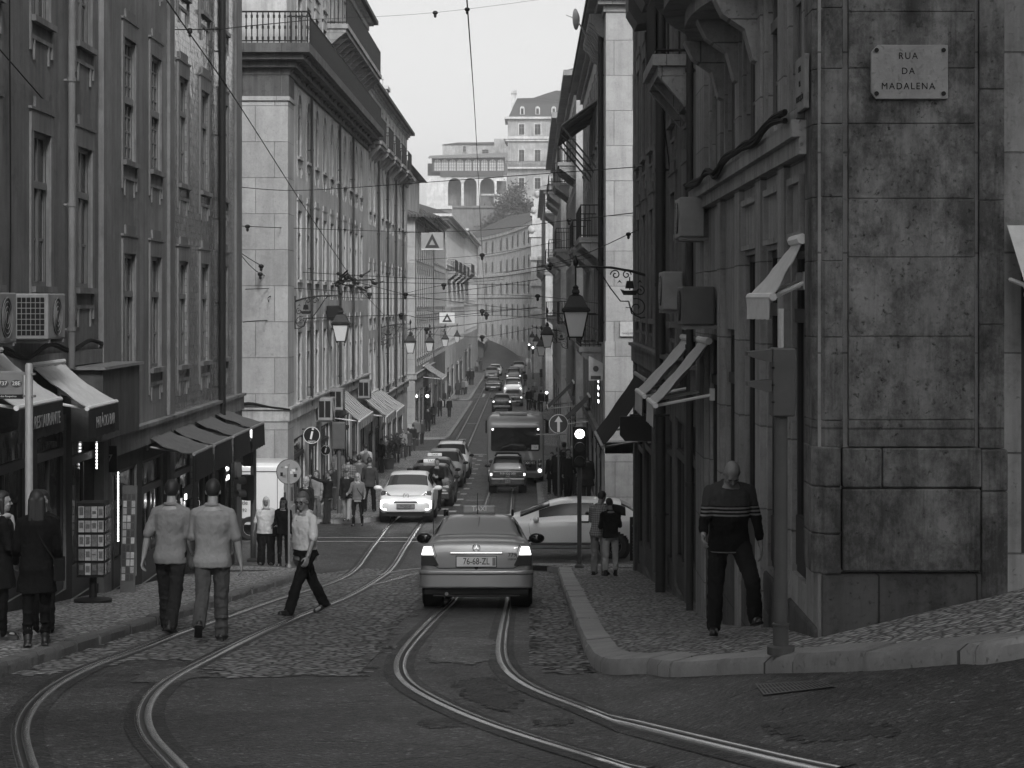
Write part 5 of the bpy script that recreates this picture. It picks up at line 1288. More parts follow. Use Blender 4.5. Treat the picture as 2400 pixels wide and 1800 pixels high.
# --- tour bus and the little car behind it ---------------------------------------------------------------------
t = thing('bus', 'grey city bus seen from behind with a big dark rear window', 'bus')
hw = 1.22; H = 2.95; L = 11
def rr(x0, x1, z0, z1, r, n=5):
    out = []
    for cx, cz, a0 in ((x1-r, z0+r, -PI/2), (x1-r, z1-r, 0), (x0+r, z1-r, PI/2), (x0+r, z0+r, PI)): out += [(cx + r*math.cos(a0+PI/2*k/n), cz + r*math.sin(a0+PI/2*k/n)) for k in range(n+1)]
    return out
mb = MB(); rings = []
for y, k, zt in ((0, .95, H-.42), (.05, .985, H-.25), (.2, 1, H-.12), (.8, 1, H), (L-.4, 1, H), (L, .97, H-.1)): rings.append([(p, y, q) for p, q in rr(-hw*k, hw*k, .32, zt, .2)])
mb.loft(rings); mb.build('body', GREENB, t, smooth=35)
lens(t, 'rear_window', GLASSD, rr(-1.04, 1.04, 1.45, 2.46, .1), .03, -1, .05, .01)
for s in (-1, 1):
    for z_, m_ in ((1.02, TAILOFF), (.83, TAILOFF), (.62, TAILON)):
        mb = MB(); mb.lathe([(.085, 0), (.085, .05), (.05, .06)], n=16, M=Matrix.Translation((s*1.04, .02, z_)) @ Matrix.Rotation(PI/2, 4, 'X')); mb.build('tail_light', m_, t)
    mb = MB(); mb.lathe([(.05, 0), (.04, .05)], n=12, M=Matrix.Translation((s*.97, -.02, 2.38)) @ Matrix.Rotation(PI/2, 4, 'X')); mb.build('marker_lamp', TAILON, t)
    mb = MB(); mb.tube([(s*1.2, L-.5, 2.6), (s*1.45, L-.2, 2.5)], .03, 6); mb.box(s*1.36, s*1.52, L-.25, L-.1, 1.9, 2.5); mb.build('wing_mirror', BLACK, t)
    for y in (2.2, L-2.4): wheel(t, s*(hw-.16), y, .46, .3)
    for k in range(5): mb = MB(); mb.box(s*(hw-.01), s*(hw+.012), 1.2 + k*1.8, 2.8 + k*1.8, 1.5, 2.45); mb.build('side_window', GLASSD, t)
mb = MB()
for k in range(9): mb.box(-.85, -.1, -.012, .02, 1.30 + .013*k, 1.306 + .013*k)
mb.build('engine_vent', BLACK, t)
mb = MB(); mb.box(.35, 1.0 - .1, -.02, .02, .62, 1.05); o = mb.build('advert_panel', BLACK, t); lettering('OODIES', .15, (.60, -.024, .95), (0, -1, 0), WHITEP, o, sx=.9)
mb = MB(); mb.box(-1.1, 1.1, -.05, .1, .34, .52); mb.build('rear_bumper', DGREY, t, bevel=.03)
mb = MB(); mb.box(-.7, .5, .9, 2.4, H, H+.14); mb.box(-.2, .2, 3, 5, H, H+.1); mb.build('roof_unit', GREENB, t, bevel=.04)
mb = MB(); mb.box(.68, .98, -.03, -.022, 1.52, 1.72); o = mb.build('route_card', WHITEP, t); lettering('TP', .1, (.86, -.034, 1.6), (0, -1, 0), BLACK, o)
park(t, 1208, 85.5, 0)
t = thing('microcar', 'tiny dark two seat car with a telephone number on its tailgate behind the bus', 'car')
hw = .75; H = 1.52; L = 2.6; st = [(.02, .4, .75, .95, hw*.86, hw*.74), (.05, .3, .85, 1.05, hw*.96, hw*.8), (.12, .24, .92, 1.2, hw, hw*.78), (.25, .22, .95, H-.1, hw, hw*.72), (.6, .2, .95, H, hw, hw*.7), (1.2, .2, .94, H, hw, hw*.7), (1.5, .2, .93, H-.1, hw, hw*.7), (2.1, .22, .9, 1.05, hw*.98, hw*.75), (2.4, .26, .75, .88, hw*.93, hw*.7), (2.58, .36, .55, .62, hw*.8, hw*.65)]
sh = Shell(st); inst('body', body_mesh(sh, (.42, L-.42), .29, 'body', MIDP, 5, 3), t)
glass(sh, t, 1.9, 3.3, 8.1, 0, name='rear_window'); glass(sh, t, 5.9, 7.1, 8, 0, name='windscreen'); glass(sh, t, 3.6, 6.2, 6.5, 7.9, both=False, name='side_window')
for y in (.42, L-.42):
    for x in (-1, 1): wheel(t, x*(hw-.1), y, .29)
mb = MB(); mb.box(-.62, .62, -.015, .1, .62, .86); o = mb.build('tailgate_panel', DARKP, t, bevel=.03); lettering('919 920 000', .13, (0, -.02, .76), (0, -1, 0), WHITEP, o, sx=.95); lettering('TOURS', .05, (0, -.02, .66), (0, -1, 0), WHITEP, o)
mb = MB(); mb.box(-.70, .70, -.06, .2, .28, .6); mb.build('rear_bumper', DARKP, t, bevel=.06); plate(t, -.062, .47, '91-LB', w=.24, h=.17, mat=GALV)
for s in (1, -1): lens(t, 'tail_light', TAILON, [(s*.70, .68), (s*.62, .68), (s*.62, .78), (s*.70, .78)], .05, -1, .07); mirror(t, s*hw, 1.75, 1.0, BLACK)
mb = MB(); mb.tube([(-.5, .35, H-.06), (-.4, .25, H+.04), (.4, .25, H+.04), (.5, .35, H-.06)], .04, 8); mb.build('roof_spoiler', BLACK, t)
park(t, 1190, 79.5, 0)
# --- delivery van in the side street on the left ------------------------------------------------------------------
t = thing('delivery_van', 'white delivery van with script lettering on its side, half hidden in the left side street', 'van')
mb = MB(); rings = []
for y, zt, k in ((0, 1.9, .96), (.1, 2.1, 1), (3.4, 2.12, 1), (3.8, 2.0, 1), (4.25, 1.35, 1), (4.9, 1.1, .97), (5.15, .8, .9)): rings.append([(p, y, q) for p, q in rr(-.9*k, .9*k, .32, zt, .16)])
mb.loft(rings); mb.build('body', PALE, t, smooth=35)
for s in (1, -1):
    for y in (.9, 4.1): wheel(t, s*.82, y, .33)
    lens(t, 'headlight', LAMPOFF, [(s*.8, .72), (s*.5, .7), (s*.5, .9), (s*.76, .94)], 5.0, 1, .1)
    mb = MB(); mb.prism([(3.0, 1.25), (4.1, 1.25), (3.75, 1.85), (3.0, 1.85)], lambda p, q, a: (a, p, q), s*.88, s*.915); mb.build('side_window', CARGLASS, t); mirror(t, s*.9, 3.9, 1.3, BLACK)
mb = MB(); mb.add([(-.8, 4.21, 1.38), (.8, 4.21, 1.38), (.72, 3.85, 1.94), (-.72, 3.85, 1.94)], [(0, 1, 2, 3)]); mb.build('windscreen', CARGLASS, t)
for tx, sz, y_, z_ in (('NÉAO', .28, 1.5, 1.28), ('Qualidade', .16, 1.3, 1.02), ('21 872 1592', .12, 1.3, .82), ('R', .46, 1.9, 1.6)): lettering(tx, sz, (-.915, y_, z_), (-1, 0, 0), DGREY, t)
mb = MB(); mb.box(-.912, -.90, .05, 2.9, 1.86, 1.88); mb.box(-.912, -.9, .05, 4.6, .5, .6); mb.box(-.912, -.9, .16, .175, .6, 1.86); mb.build('side_trim', DGREY, t)
for s in (1, -1): lens(t, 'tail_light', TAILOFF, [(s*.88, .9), (s*.78, .9), (s*.78, 1.3), (s*.88, 1.3)], .0, -1, .05)
t.location = (XP(674, 55.4), 55.4, gz(-7, 55.4) + .012); t.rotation_euler = (0, 0, PI/2)
# --- far queue ------------------------------------------------------------------------------------------------------
Q = 'cars in the far queue beyond the bus'
FQ = [('hatch', 'pale hatchback just in front of the bus, only its roof showing', 1.48, PALE, 1208, 105, 0, 4.0, .85, False), ('hatch', 'black hatchback with lit tail lamps at the rear of the far queue', 1.5, DARKP, 1176, 168, 0, 4.0, .86, True),
      ('saloon', 'dark saloon half hidden on the right of the black hatchback', 1.45, DARKP, 1203, 178, 0, 4.5, .88, True), ('hatch', 'white van-like estate with twin rear windows ahead of the dark saloon', 1.9, PALE, 1202, 196, 0, 4.4, .95, True),
      ('saloon', 'dark saloon alone on the tram track in the left lane', 1.42, DARKP, 1156, 210, 0, 4.5, .87, False), ('hatch', 'dark off-road car with lit lamps in front of the white estate', 1.75, MIDP, 1204, 232, 0, 4.4, .92, True),
      ('saloon', 'pale saloon ahead of the off-road car', 1.45, SILVER, 1205, 246, 0, 4.5, .88, False), ('hatch', 'farthest pale car at the head of the queue', 1.6, SILVER, 1216, 262, 0, 4.4, .9, False)]
for kd, lb, H_, pm, px, d, yaw, L_, hw_, lit in FQ: park(simple_car(kd, 'queued_car', lb, 'car', L_, H_, hw_, pm, lit=lit, group=Q), px, d, yaw)
face(simple_car('saloon', 'oncoming_car', 'dark bonneted saloon coming towards the camera far down the left lane', 'car', 4.5, 1.43, .88, MIDP), 1152, 246, 4.5)
face(simple_car('saloon', 'oncoming_car', 'pale car following close behind the oncoming dark saloon', 'car', 4.5, 1.45, .88, PALE), 1160, 255, 4.5)
# people carried in the white hatchback come with the people
# ---- people -------------------------------------------------------------------------------------------------
def remesh(o, vox, smooth=2):
    m = o.modifiers.new('remesh', 'REMESH'); m.mode = 'VOXEL'; m.voxel_size = vox; m.use_smooth_shade = True
    if smooth: s = o.modifiers.new('smooth', 'SMOOTH'); s.iterations = smooth; s.factor = .5
    return o
RD_ = math.radians
FOLDS = bpy.data.textures.new('cloth folds', 'CLOUDS'); FOLDS.noise_scale = .13; FOLDS.noise_depth = 3
FOLDS2 = bpy.data.textures.new('leg folds', 'CLOUDS'); FOLDS2.noise_scale = .07; FOLDS2.noise_depth = 2
def folds(o, st, tex):
    m = o.modifiers.new('folds', 'DISPLACE'); m.texture = tex; m.texture_coords = 'LOCAL'; m.strength = st; m.mid_level = .5
def person(label, px, fy, hy, yaw=0, legs=((0, 0), (0, 0)), arms=((0, 8, 12), (0, 8, 12)), lean=0, head=(0, 0), top=.05, sleeve=1.0, hem=.86, bottom=.03, kind='trousers', shoe=.015, hair='short', hairc=.02, skinc=.26,
           fat=1.0, up=.128, lod=1, group=None, topmat=None, d=None, extra=None, stand=None, hmin=1.55, hmax=1.9, collar=False, twist=0):
    p = G(px, fy, up) if d is None else Vector((XP(px, d), d, gz(XP(px, d), d, up)))
    h = max(hmin, min(hmax, (fy - hy) * p.y / F)); s = h / 1.75
    t = thing('person', label, 'person', (0, 0, 0), group)
    vox = (.0075, .011, .02)[lod]; nseg = (12, 10, 8)[lod]
    SK = skin('skin %.2f' % skinc, skinc)
    T = Matrix.Translation((0, 0, .92)) @ Matrix.Rotation(-RD_(lean), 4, 'X') @ Matrix.Rotation(RD_(twist), 4, 'Z') @ Matrix.Translation((0, 0, -.92))
    tp = lambda x, y, z: T @ Vector((x, y, z))
    J = {}
    for i, sx in ((0, 1), (1, -1)):      # right leg, left leg
        L = list(legs[i]) + [0, 0, 0]; a, k, ab, fp = RD_(L[0]), RD_(L[1]), RD_(L[2]), L[3]
        hp = Vector((sx*.092, 0, .90)); dth = Vector((sx*math.sin(ab), math.sin(a)*math.cos(ab), -math.cos(a)*math.cos(ab)))
        kn = hp + dth*.43; dsh = Vector((sx*math.sin(ab)*.4, math.sin(a-k), -math.cos(a-k))).normalized(); an = kn + dsh*.40
        if fp == 0 and L[3] == 0: fp = min(0.0, (a-k)) * .75 if (a-k) < -.25 else max(0.0, a-k) * .5
        J['h%d' % i], J['k%d' % i], J['a%d' % i] = hp, kn, an; J['f%d' % i] = fp
        A = list(arms[i]) + [0, 0]; sw, ab, e, inn = RD_(A[0]), RD_(A[1]), RD_(A[2]), RD_(A[3])
        sh_ = tp(sx*.172*min(1.14, .5 + fat*.5), -.01, 1.375)
        du = Vector((sx*math.sin(ab), math.sin(sw)*math.cos(ab), -math.cos(sw)*math.cos(ab))); el = sh_ + du*.285
        b2 = ab*.5 - inn; df = Vector((sx*math.sin(b2), math.sin(sw+e)*math.cos(b2), -math.cos(sw+e)*math.cos(b2))); wr = el + df*.25
        J['s%d' % i], J['e%d' % i], J['w%d' % i], J['d%d' % i] = sh_, el, wr, df
    low = min(J['a%d' % i].z - .075 - max(0, math.sin(-J['f%d' % i]))*.12 for i in (0, 1))
    Dz = Vector((0, 0, -low))
    for k in list(J):
        if isinstance(J[k], Vector) and k[0] != 'd': J[k] = J[k] + Dz
    T = Matrix.Translation(Dz) @ T; tp = lambda x, y, z: T @ Vector((x, y, z))
    HM = T @ Matrix.Translation((0, .005, 1.492)) @ Matrix.Rotation(RD_(head[0]), 4, 'Z') @ Matrix.Rotation(RD_(-head[1]), 4, 'X') @ Matrix.Translation((0, .012, .125)) @ Matrix.Scale(.99, 4)
    def torso(mb, k, z0=None, add=0.0, z1=1.47):
        R = [(.80, .172, .125, 0), (.86, .17, .128, -.008), (.95, .158, .112, .0), (1.05, .148, .108, .005), (.99, .153, .11, .003), (1.15, .155, .112, .006), (1.27, .178, .122, .004), (1.36, .172, .115, -.004), (1.415, .125, .092, -.01), (1.47, .07, .066, -.01)]
        if z0 is not None and z0 < .80: R = [(z0, .175 + (.80-z0)*.12, .13 + (.80-z0)*.12, 0)] + R
        rings = []
        for z, rx, ry, oy in R:
            if z0 is not None and z < z0 - 1e-6: continue
            if z > z1: continue
            f = lerp(1.0, fat, 1 if z < 1.3 else .5); bel = (fat-1)*.08 if .9 < z < 1.25 else 0
            rings.append([tp((rx*k*f + add)*math.copysign(abs(math.cos(th))**.85, math.cos(th)), oy + bel + (ry*k*f + add)*math.copysign(abs(math.sin(th))**.9, math.sin(th)), z) for th in [2*PI*j/20 for j in range(20)]])
        mb.loft(rings)
    # --- body, one continuous skin
    mb = MB(); torso(mb, .93, .80)
    for i, sx in ((0, 1), (1, -1)):
        mb.cap(J['h%d' % i], J['k%d' % i], .078*fat, .05, nseg); mb.cap(J['k%d' % i], J['k%d' % i].lerp(J['a%d' % i], .3), .05, .054, nseg); mb.cap(J['k%d' % i].lerp(J['a%d' % i], .3), J['a%d' % i], .054, .034, nseg)
        a = J['a%d' % i]; fp = J['f%d' % i]; mb.cap(a + Vector((0, -.03, -.03)), a + Vector((0, .13*math.cos(fp), -.04 + .13*math.sin(fp))), .032, .026, nseg)
        mb.cap(J['s%d' % i], J['e%d' % i], .05, .038, nseg); mb.cap(J['e%d' % i], J['e%d' % i].lerp(J['w%d' % i], .35), .037, .037, nseg); mb.cap(J['e%d' % i].lerp(J['w%d' % i], .35), J['w%d' % i], .037, .026, nseg)
        mb.cap(tp(sx*.035, -.01, 1.44), J['s%d' % i], .045, .052, nseg)
        w = J['w%d' % i]; df = J['d%d' % i].normalized(); nrm = Vector((-sx, 0, 0)); nrm = (nrm - df*nrm.dot(df)).normalized(); lat = df.cross(nrm).normalized(); lat = lat if lat.y + lat.z*.5 > 0 else -lat
        if lod == 2: mb.cap(w, w + df*.13, .028, .03, nseg)
        else:
            for q in (-.026, 0, .026): mb.cap(w + df*.015 + lat*q*.6, w + df*.085 + lat*q, .017, .015, 8)
            for k, (q, ln) in enumerate(((.033, .07), (.011, .08), (-.011, .074), (-.032, .056))):
                b = w + df*.09 + lat*q; m_ = b + (df*.86 + nrm*.35).normalized()*ln*.55; e_ = m_ + (df*.5 + nrm*.8).normalized()*ln*.5
                mb.cap(b, m_, .0105, .0095, 8); mb.cap(m_, e_, .0095, .008, 8)
            b = w + df*.03 + lat*.03; m_ = b + (df*.6 + lat*.7 + nrm*.2).normalized()*.045; mb.cap(b, m_, .013, .011, 8); mb.cap(m_, m_ + (df*.9 + lat*.15 + nrm*.3).normalized()*.033, .011, .009, 8)
    hd = MB()
    hd.ellip((0, -.008, .032), (.076, .097, .098), 14, 10); hd.ellip((0, .026, -.045), (.060, .070, .078), 12, 8); hd.ellip((0, .066, -.095), (.026, .022, .022), 8, 6)
    hd.cap((0, .088, .012), (0, .112, -.028), .009, .014, 8); hd.cap((-.035, .078, .026), (.035, .078, .026), .016, .016, 8)
    hd.cap((-.02, .083, -.062), (.02, .083, -.062), .012, .012, 8)
    for sx in (1, -1): hd.ellip((sx*.073, -.008, -.008), (.016, .021, .031), 8, 6); hd.ellip((sx*.042, .058, -.03), (.022, .028, .024), 8, 6)
    mb.add([HM @ Vector(v) for v in hd.v], hd.f)
    mb.cap(tp(0, -.012, 1.42), HM @ Vector((0, -.012, -.06)), .062, .055, nseg)
    o = mb.build('body', SK, t); remesh(o, vox, 2)
    hm = lambda x, y, z: HM @ Vector((x, y, z))
    if lod < 2:
        dark = flat('eye dark', .012, .3, var=0)
        for sx in (1, -1):
            e = MB(); e.ellip((sx*.031, .083, .003), (.0145, .009, .008), 8, 6, M=HM); e.build('eye', dark, t, smooth=180)
            e = MB(); e.cap(hm(sx*.018, .0955, .026), hm(sx*.047, .087, .024), .0045, .0035, 6); e.build('eyebrow', flat('hair %.2f' % hairc, hairc, .6, var=.2, sc=40), t, smooth=180)
        e = MB(); e.cap(hm(-.019, .0945, -.058), hm(.019, .0945, -.058), .0035, .0035, 6); e.build('mouth', flat('lips', skinc*.45, .5, var=0), t, smooth=180)
    # --- hair and hats
    HR = flat('hair %.2f' % hairc, hairc, .55, var=.3, sc=60, bump=.004, bsc=120)
    if hair != 'bald':
        e = MB(); e.ellip((0, -.012, .036), (.086, .106, .108), 18, 14)
        def fit(v):
            x, y, z = v; line = .065 if y > .02 else (.0 if y > -.03 else -.06)
            if hair == 'scarf': line = .055 if (y > .045 and abs(x) < .06) else -.3
            if z < line: return (x*.84, -.012 + (y+.012)*.82, z if z > -.05 else -.05 + (z+.05)*.5)
            return v
        e.v = [fit(v) for v in e.v]; e.v = [tuple(HM @ Vector(v)) for v in e.v]
        if hair == 'long':
            for x in (-.055, -.02, .02, .055): e.cap(hm(x, -.075, .02), hm(x*1.15, -.095, -.24), .04, .028, 8)
            for sx in (1, -1): e.cap(hm(sx*.07, -.02, .02), hm(sx*.085, -.015, -.18), .028, .02, 8)
        if hair == 'scarf':
            for sx in (1, -1): e.cap(hm(sx*.07, -.01, .03), hm(sx*.058, .01, -.11), .03, .035, 8)
            e.cap(hm(-.04, .02, -.15), hm(.04, .02, -.15), .045, .045, 8); e.cap(hm(0, -.08, 0), hm(0, -.07, -.2), .06, .06, 8)
        o = e.build('headscarf' if hair == 'scarf' else 'hair', HR if hair != 'scarf' else cloth('scarf %.2f' % hairc, hairc), t); remesh(o, vox*1.1, 2)
        if hair == 'cap':
            e = MB(); e.lathe([(.094, .0), (.095, .04), (.08, .085), (.03, .105), (.005, .108)], n=14, M=HM @ Matrix.Translation((0, -.008, .04))); e.box(-.065, .065, .07, .16, .045, .055, M=HM); e.build('cap', DGREY, t, smooth=60)
    # --- trousers or skirt, shoes
    CB = cloth('cloth %.3f' % bottom, bottom)
    e = MB(); e.ellip(tp(0, -.008, .90), (.158*fat, .112*fat, .12), 14, 8)
    if hem > .88: torso(e, 1.02, .84, .006, 1.0)
    if kind in ('trousers', 'wide', 'cropped', 'slim'):
        r0, r1, r2 = {'trousers': (.1, .077, .072), 'wide': (.12, .105, .105), 'cropped': (.096, .072, .068), 'slim': (.088, .062, .048)}[kind]
        for i in (0, 1):
            h_, k_, a_ = J['h%d' % i], J['k%d' % i], J['a%d' % i]; end = k_.lerp(a_, .78 if kind == 'cropped' else 1.02)
            e.cap(h_, k_, r0*lerp(1, fat, .7), r1, nseg); e.cap(k_, end, r1, r2, nseg)
            if lod == 0:
                for q in (.25, .55, .8): c = k_.lerp(a_, q); e.ellip(c + Vector((0, -.012, 0)), (r1*1.02, r1*1.05, .03), 10, 6)
        o = e.build('trousers', CB, t); remesh(o, max(vox, .01), 2)
        if lod < 2: folds(o, .028, FOLDS2)
    else:
        rr = [(.96, .165, .125), (.8, .2, .16), (.6, .225, .19), (.42 if kind == 'skirt' else .16, .24, .21)]
        e = MB(); e.loft([[Vector((rx*fat*math.cos(th), ry*fat*math.sin(th), z)) + Dz for th in [2*PI*j/18 for j in range(18)]] for z, rx, ry in rr]); e.build('skirt', CB, t, smooth=60)
    for i in (0, 1):
        a, fp = J['a%d' % i], J['f%d' % i]; e = MB()
        e.cap((0, -.045, -.03), (0, .05, -.035), .042, .046, 10); e.cap((0, .05, -.042), (0, .155, -.05), .045, .036, 10); e.cap((0, -.02, .05), (0, -.02, -.03), .045, .045, 10)
        e.v = [(x*.95, y, max(z, -.075)) for x, y, z in e.v]; e.box(-.043, .043, -.085, .175, -.076, -.06)
        M = Matrix.Translation(a) @ Matrix.Rotation(fp, 4, 'X') @ Matrix.Rotation((-1 if i == 0 else 1)*RD_(7), 4, 'Z'); e.v = [tuple(M @ Vector(v)) for v in e.v]
        o = e.build('shoe', flat('shoe %.3f' % shoe, shoe, .45, var=.2, sc=30), t); remesh(o, max(vox, .009), 2)
    # --- top
    CT = topmat or cloth('cloth %.3f' % top, top)
    e = MB(); torso(e, 1.0, hem, .022 if hem < .88 else .016, 1.45)
    for i, sx in ((0, 1), (1, -1)):
        S_, E_, W_ = J['s%d' % i], J['e%d' % i], J['w%d' % i]
        e.cap(tp(sx*.05, -.01, 1.425), S_, .056, .066, nseg)
        if sleeve <= 1.0 and sleeve > 0:
            k = sleeve
            if k <= .5: e.cap(S_, S_.lerp(E_, k*2), .066, .062, nseg)
            else: e.cap(S_, E_, .066, .053, nseg); e.cap(E_, E_.lerp(W_, (k-.5)*2), .053, .042, nseg)
    cr_ = .018 if collar else .012
    if hem < 2: e.tube([tp(.07*math.cos(q), -.012 + .068*math.sin(q), 1.462 + .012*(1 if math.sin(q) < .3 else -1.5)) for q in [2*PI*j/16 for j in range(16)]], cr_, 8, closed=True)
    o = e.build('coat' if hem < .75 else 'shirt', CT, t); remesh(o, max(vox, .0095), 2)
    if lod < 2: folds(o, .034, FOLDS)
    if extra: extra(t, J, tp, hm)
    M = Matrix.Translation((p.x, p.y, p.z + .005)) @ Matrix.Rotation(RD_(yaw), 4, 'Z') @ Matrix.Scale(s, 4)
    t.matrix_basis = M
    t['_J'] = 0; del t['_J']
    return t, M, J, tp, hm
def carried(name, label, cat, mb, mat, M, bevel=0, smooth=None):
    mb.v = [tuple(M @ Vector(v)) for v in mb.v]; return tag(mb.build(name, mat, None, bevel=bevel, smooth=smooth), label, cat)
def strap_bag(label, P, sx=1, c=.012, z=.85):
    t, M, J, tp, hm = P; mb = MB(); b = tp(sx*.25, .03, z); mb.cbox(b, (.12, .30, .24)); mb.tube([tp(-sx*.06, .09, 1.43), tp(sx*.03, .15, 1.2), tp(sx*.2, .13, z+.12), b, tp(sx*.2, -.12, z+.12), tp(sx*.05, -.14, 1.2), tp(-sx*.06, -.09, 1.44)], .012, 6)
    return carried('shoulder_bag', label, 'bag', mb, cloth('bag %.3f' % c, c), M)
# sweater with three pale stripes round the chest and sleeves
def sweater():
    m = NT('striped sweater'); m.setp(.95, spec=.1); sep = m.n('ShaderNodeSeparateXYZ'); m.l(m.obj(), sep.inputs[0]); z = m.math('ADD', sep.outputs[2], m.math('MULTIPLY', m.noise(3), .012))
    v = m.mix(m.math('GREATER_THAN', z, 1.245), .010, .045)
    for a in (1.155, 1.19, 1.225): v = m.mix(m.math('LESS_THAN', m.math('ABSOLUTE', m.math('SUBTRACT', z, a)), .0085), v, .20)
    v = m.mix(m.math('LESS_THAN', m.math('ABSOLUTE', m.math('SUBTRACT', z, .80)), .006), v, .16)
    m.col(m.math('MULTIPLY', v, m.mix(m.noise(120), .8, 1.2))); m.bump(m.noise(9, detail=4, dist=.6), .02); return m.m
def checked(name, a, b, sc=17):
    m = NT(name); m.setp(.9, spec=.1); mp = m.mapped((sc, sc, sc)); sep = m.n('ShaderNodeSeparateXYZ'); m.l(mp, sep.inputs[0])
    f = m.math('MULTIPLY', m.math('ADD', m.math('GREATER_THAN', m.math('FRACT', sep.outputs[0]), .6), m.math('GREATER_THAN', m.math('FRACT', sep.outputs[2]), .6)), .5); m.col(m.mix(f, a, b)); return m.m
person('bald man in a dark striped sweater looking down as he walks along the right pavement', 1708, 1488, 1083, 180, ((-4, 2, 4), (30, 52, 15, .25)), ((12, 13, 46), (-10, 17, 14)), lean=9, head=(6, 44), topmat=sweater(), sleeve=.86, hem=.80, bottom=.018, hair='bald', skinc=.2, lod=0, fat=1.08, hmin=1.74)
pm1 = person('man in a pale polo and dark jeans, left of two men seen from behind', 400, 1482, 1122, -6, ((-16, 14), (14, 8)), ((2, 8, 22), (-10, 19, 8)), lean=3, head=(8, 2), top=.21, sleeve=.44, hem=.80, bottom=.022, lod=0, up=0, collar=True, hmin=1.70, skinc=.30)
pm2 = person('man in a pale polo and faded jeans, right of two men seen from behind', 498, 1503, 1125, 3, ((5, 3), (-20, 34)), ((-6, 17, 12), (14, 9, 40)), lean=3, head=(0, 2), top=.25, sleeve=.46, hem=.80, bottom=.075, lod=0, up=0, collar=True, fat=1.1, hmin=1.74, skinc=.30)
t, M, J, tp, hm = pm2; mb = MB(); q = J['w1'] + J['d1']*.12; mb.ellip(q + Vector((0, 0, -.07)), (.06, .09, .10), 12, 8); mb.tube([q + Vector((0, -.05, 0)), q + Vector((0, 0, .05)), q + Vector((0, .05, 0))], .012, 6); carried('pouch', 'small pouch hanging from the hand of the man in faded jeans', 'pouch', mb, cloth('pouch cloth', .12), M, smooth=180)
def white_extras(t, J, tp, hm):
    e = MB()
    for sx in (1, -1):
        e.tube([hm(sx*.034 + .026*math.cos(a), .102, .0 + .019*math.sin(a)) for a in [2*PI*k/14 for k in range(14)]], .0032, 5, closed=True); e.tube([hm(sx*.06, .1, .004), hm(sx*.082, .0, .006)], .003, 5)
    e.tube([hm(-.008, .105, .004), hm(.008, .105, .004)], .003, 5); e.build('spectacles', BLACK, t)
    e = MB(); q = [tp(.168*math.cos(a), -.004 + .128*math.sin(a), .955) for a in [2*PI*k/24 for k in range(24)]]; e.tube(q, .017, 6, closed=True); e.build('belt', BLACK, t)
    e = MB(); w = J['e1'].lerp(J['w1'], .92); e.cap(w - J['d1']*.012, w + J['d1']*.012, .034, .034, 12); e.build('watch', GALV, t, smooth=180)
    e = MB()
    for k in range(5): e.ellip(tp(0, .135, 1.02+.085*k), (.007, .006, .007), 6, 4)
    e.build('shirt_button', DGREY, t)
person('man in a white short sleeved shirt and glasses striding across the tram tracks', 716, 1441, 1145, 132, ((-24, 6), (27, 6)), ((-8, 9, 12), (10, 14, 16)), lean=2, head=(22, 8), top=.58, sleeve=.46, hem=.92, bottom=.012, lod=0, up=0, hairc=.09, skinc=.24, fat=1.12, extra=white_extras, collar=True, hmin=1.74)
pw = person('woman with long dark hair in a dark coat, back turned at the left kerb', 86, 1515, 1151, 12, ((6, 4), (-8, 8)), ((6, 10, 30), (6, 10, 40)), top=.008, hem=.60, bottom=.008, kind='slim', hair='long', hairc=.012, lod=0, skinc=.2, hmin=1.6)
strap_bag('dark bag at the hip of the woman with the long dark coat', pw, 1, .012)
def scarfx(t, J, tp, hm):
    e = MB(); e.tube([tp(.085*math.cos(a), .012 + .085*math.sin(a), 1.45 + .012*math.sin(3*a)) for a in [2*PI*k/16 for k in range(16)]], .034, 8, closed=True); e.cap(tp(.03, .11, 1.43), tp(.05, .14, 1.1), .04, .05, 8); e.build('scarf', cloth('pale scarf', .32), t, smooth=180)
person('woman in black with a pale scarf, face turned right at the left edge', 2, 1500, 1158, -62, ((0, 0), (4, 4)), ((10, 8, 60), (10, 8, 70)), top=.010, hem=.62, bottom=.008, kind='slim', hair='long', hairc=.012, lod=0, skinc=.3, hmin=1.6, extra=scarfx)
person('dark clothed person half hidden behind the woman with long hair', 99, 1484, 1150, 165, ((4, 0), (0, 0)), ((0, 6, 20), (0, 6, 20)), top=.012, hem=.7, bottom=.012, hairc=.02, lod=1, skinc=.2, hmin=1.58, hmax=1.62)
pw = person('stout woman in a headscarf and white blouse waiting at the left corner', 624, 1323, 1170, 178, ((0, 0, 4), (2, 0, 4)), ((4, 16, 14), (4, 18, 20)), top=.50, sleeve=.5, hem=.80, bottom=.012, kind='wide', hair='scarf', hairc=.40, skinc=.13, fat=1.34)
strap_bag('black shoulder bag of the woman in the white blouse', pw, -1)
person('slim long haired woman all in black beside the round sign pole', 664, 1327, 1176, 172, ((4, 4), (-2, 0)), ((6, 8, 70), (0, 6, 14)), top=.008, hem=.80, bottom=.008, kind='slim', hair='long', hairc=.01, skinc=.2, fat=.88)
person('grey haired man in a dark jacket crossing behind the man in white', 718, 1266, 1118, 150, ((10, 6), (-10, 10)), top=.018, hem=.72, bottom=.012, hairc=.30, skinc=.24, up=0)
person('man in a dark striped top and cap stretching one arm out to the left', 768, 1228, 1103, 78, ((0, 0), (6, 4)), ((10, 10, 40), (104, 12, 8)), lean=-4, head=(0, -12), top=.015, sleeve=1, bottom=.03, hair='cap', skinc=.22, up=0)
person('woman in a pale printed top behind the man with the outstretched arm', 742, 1222, 1108, 150, top=.22, sleeve=.5, bottom=.16, hair='long', hairc=.05, skinc=.25, up=0)
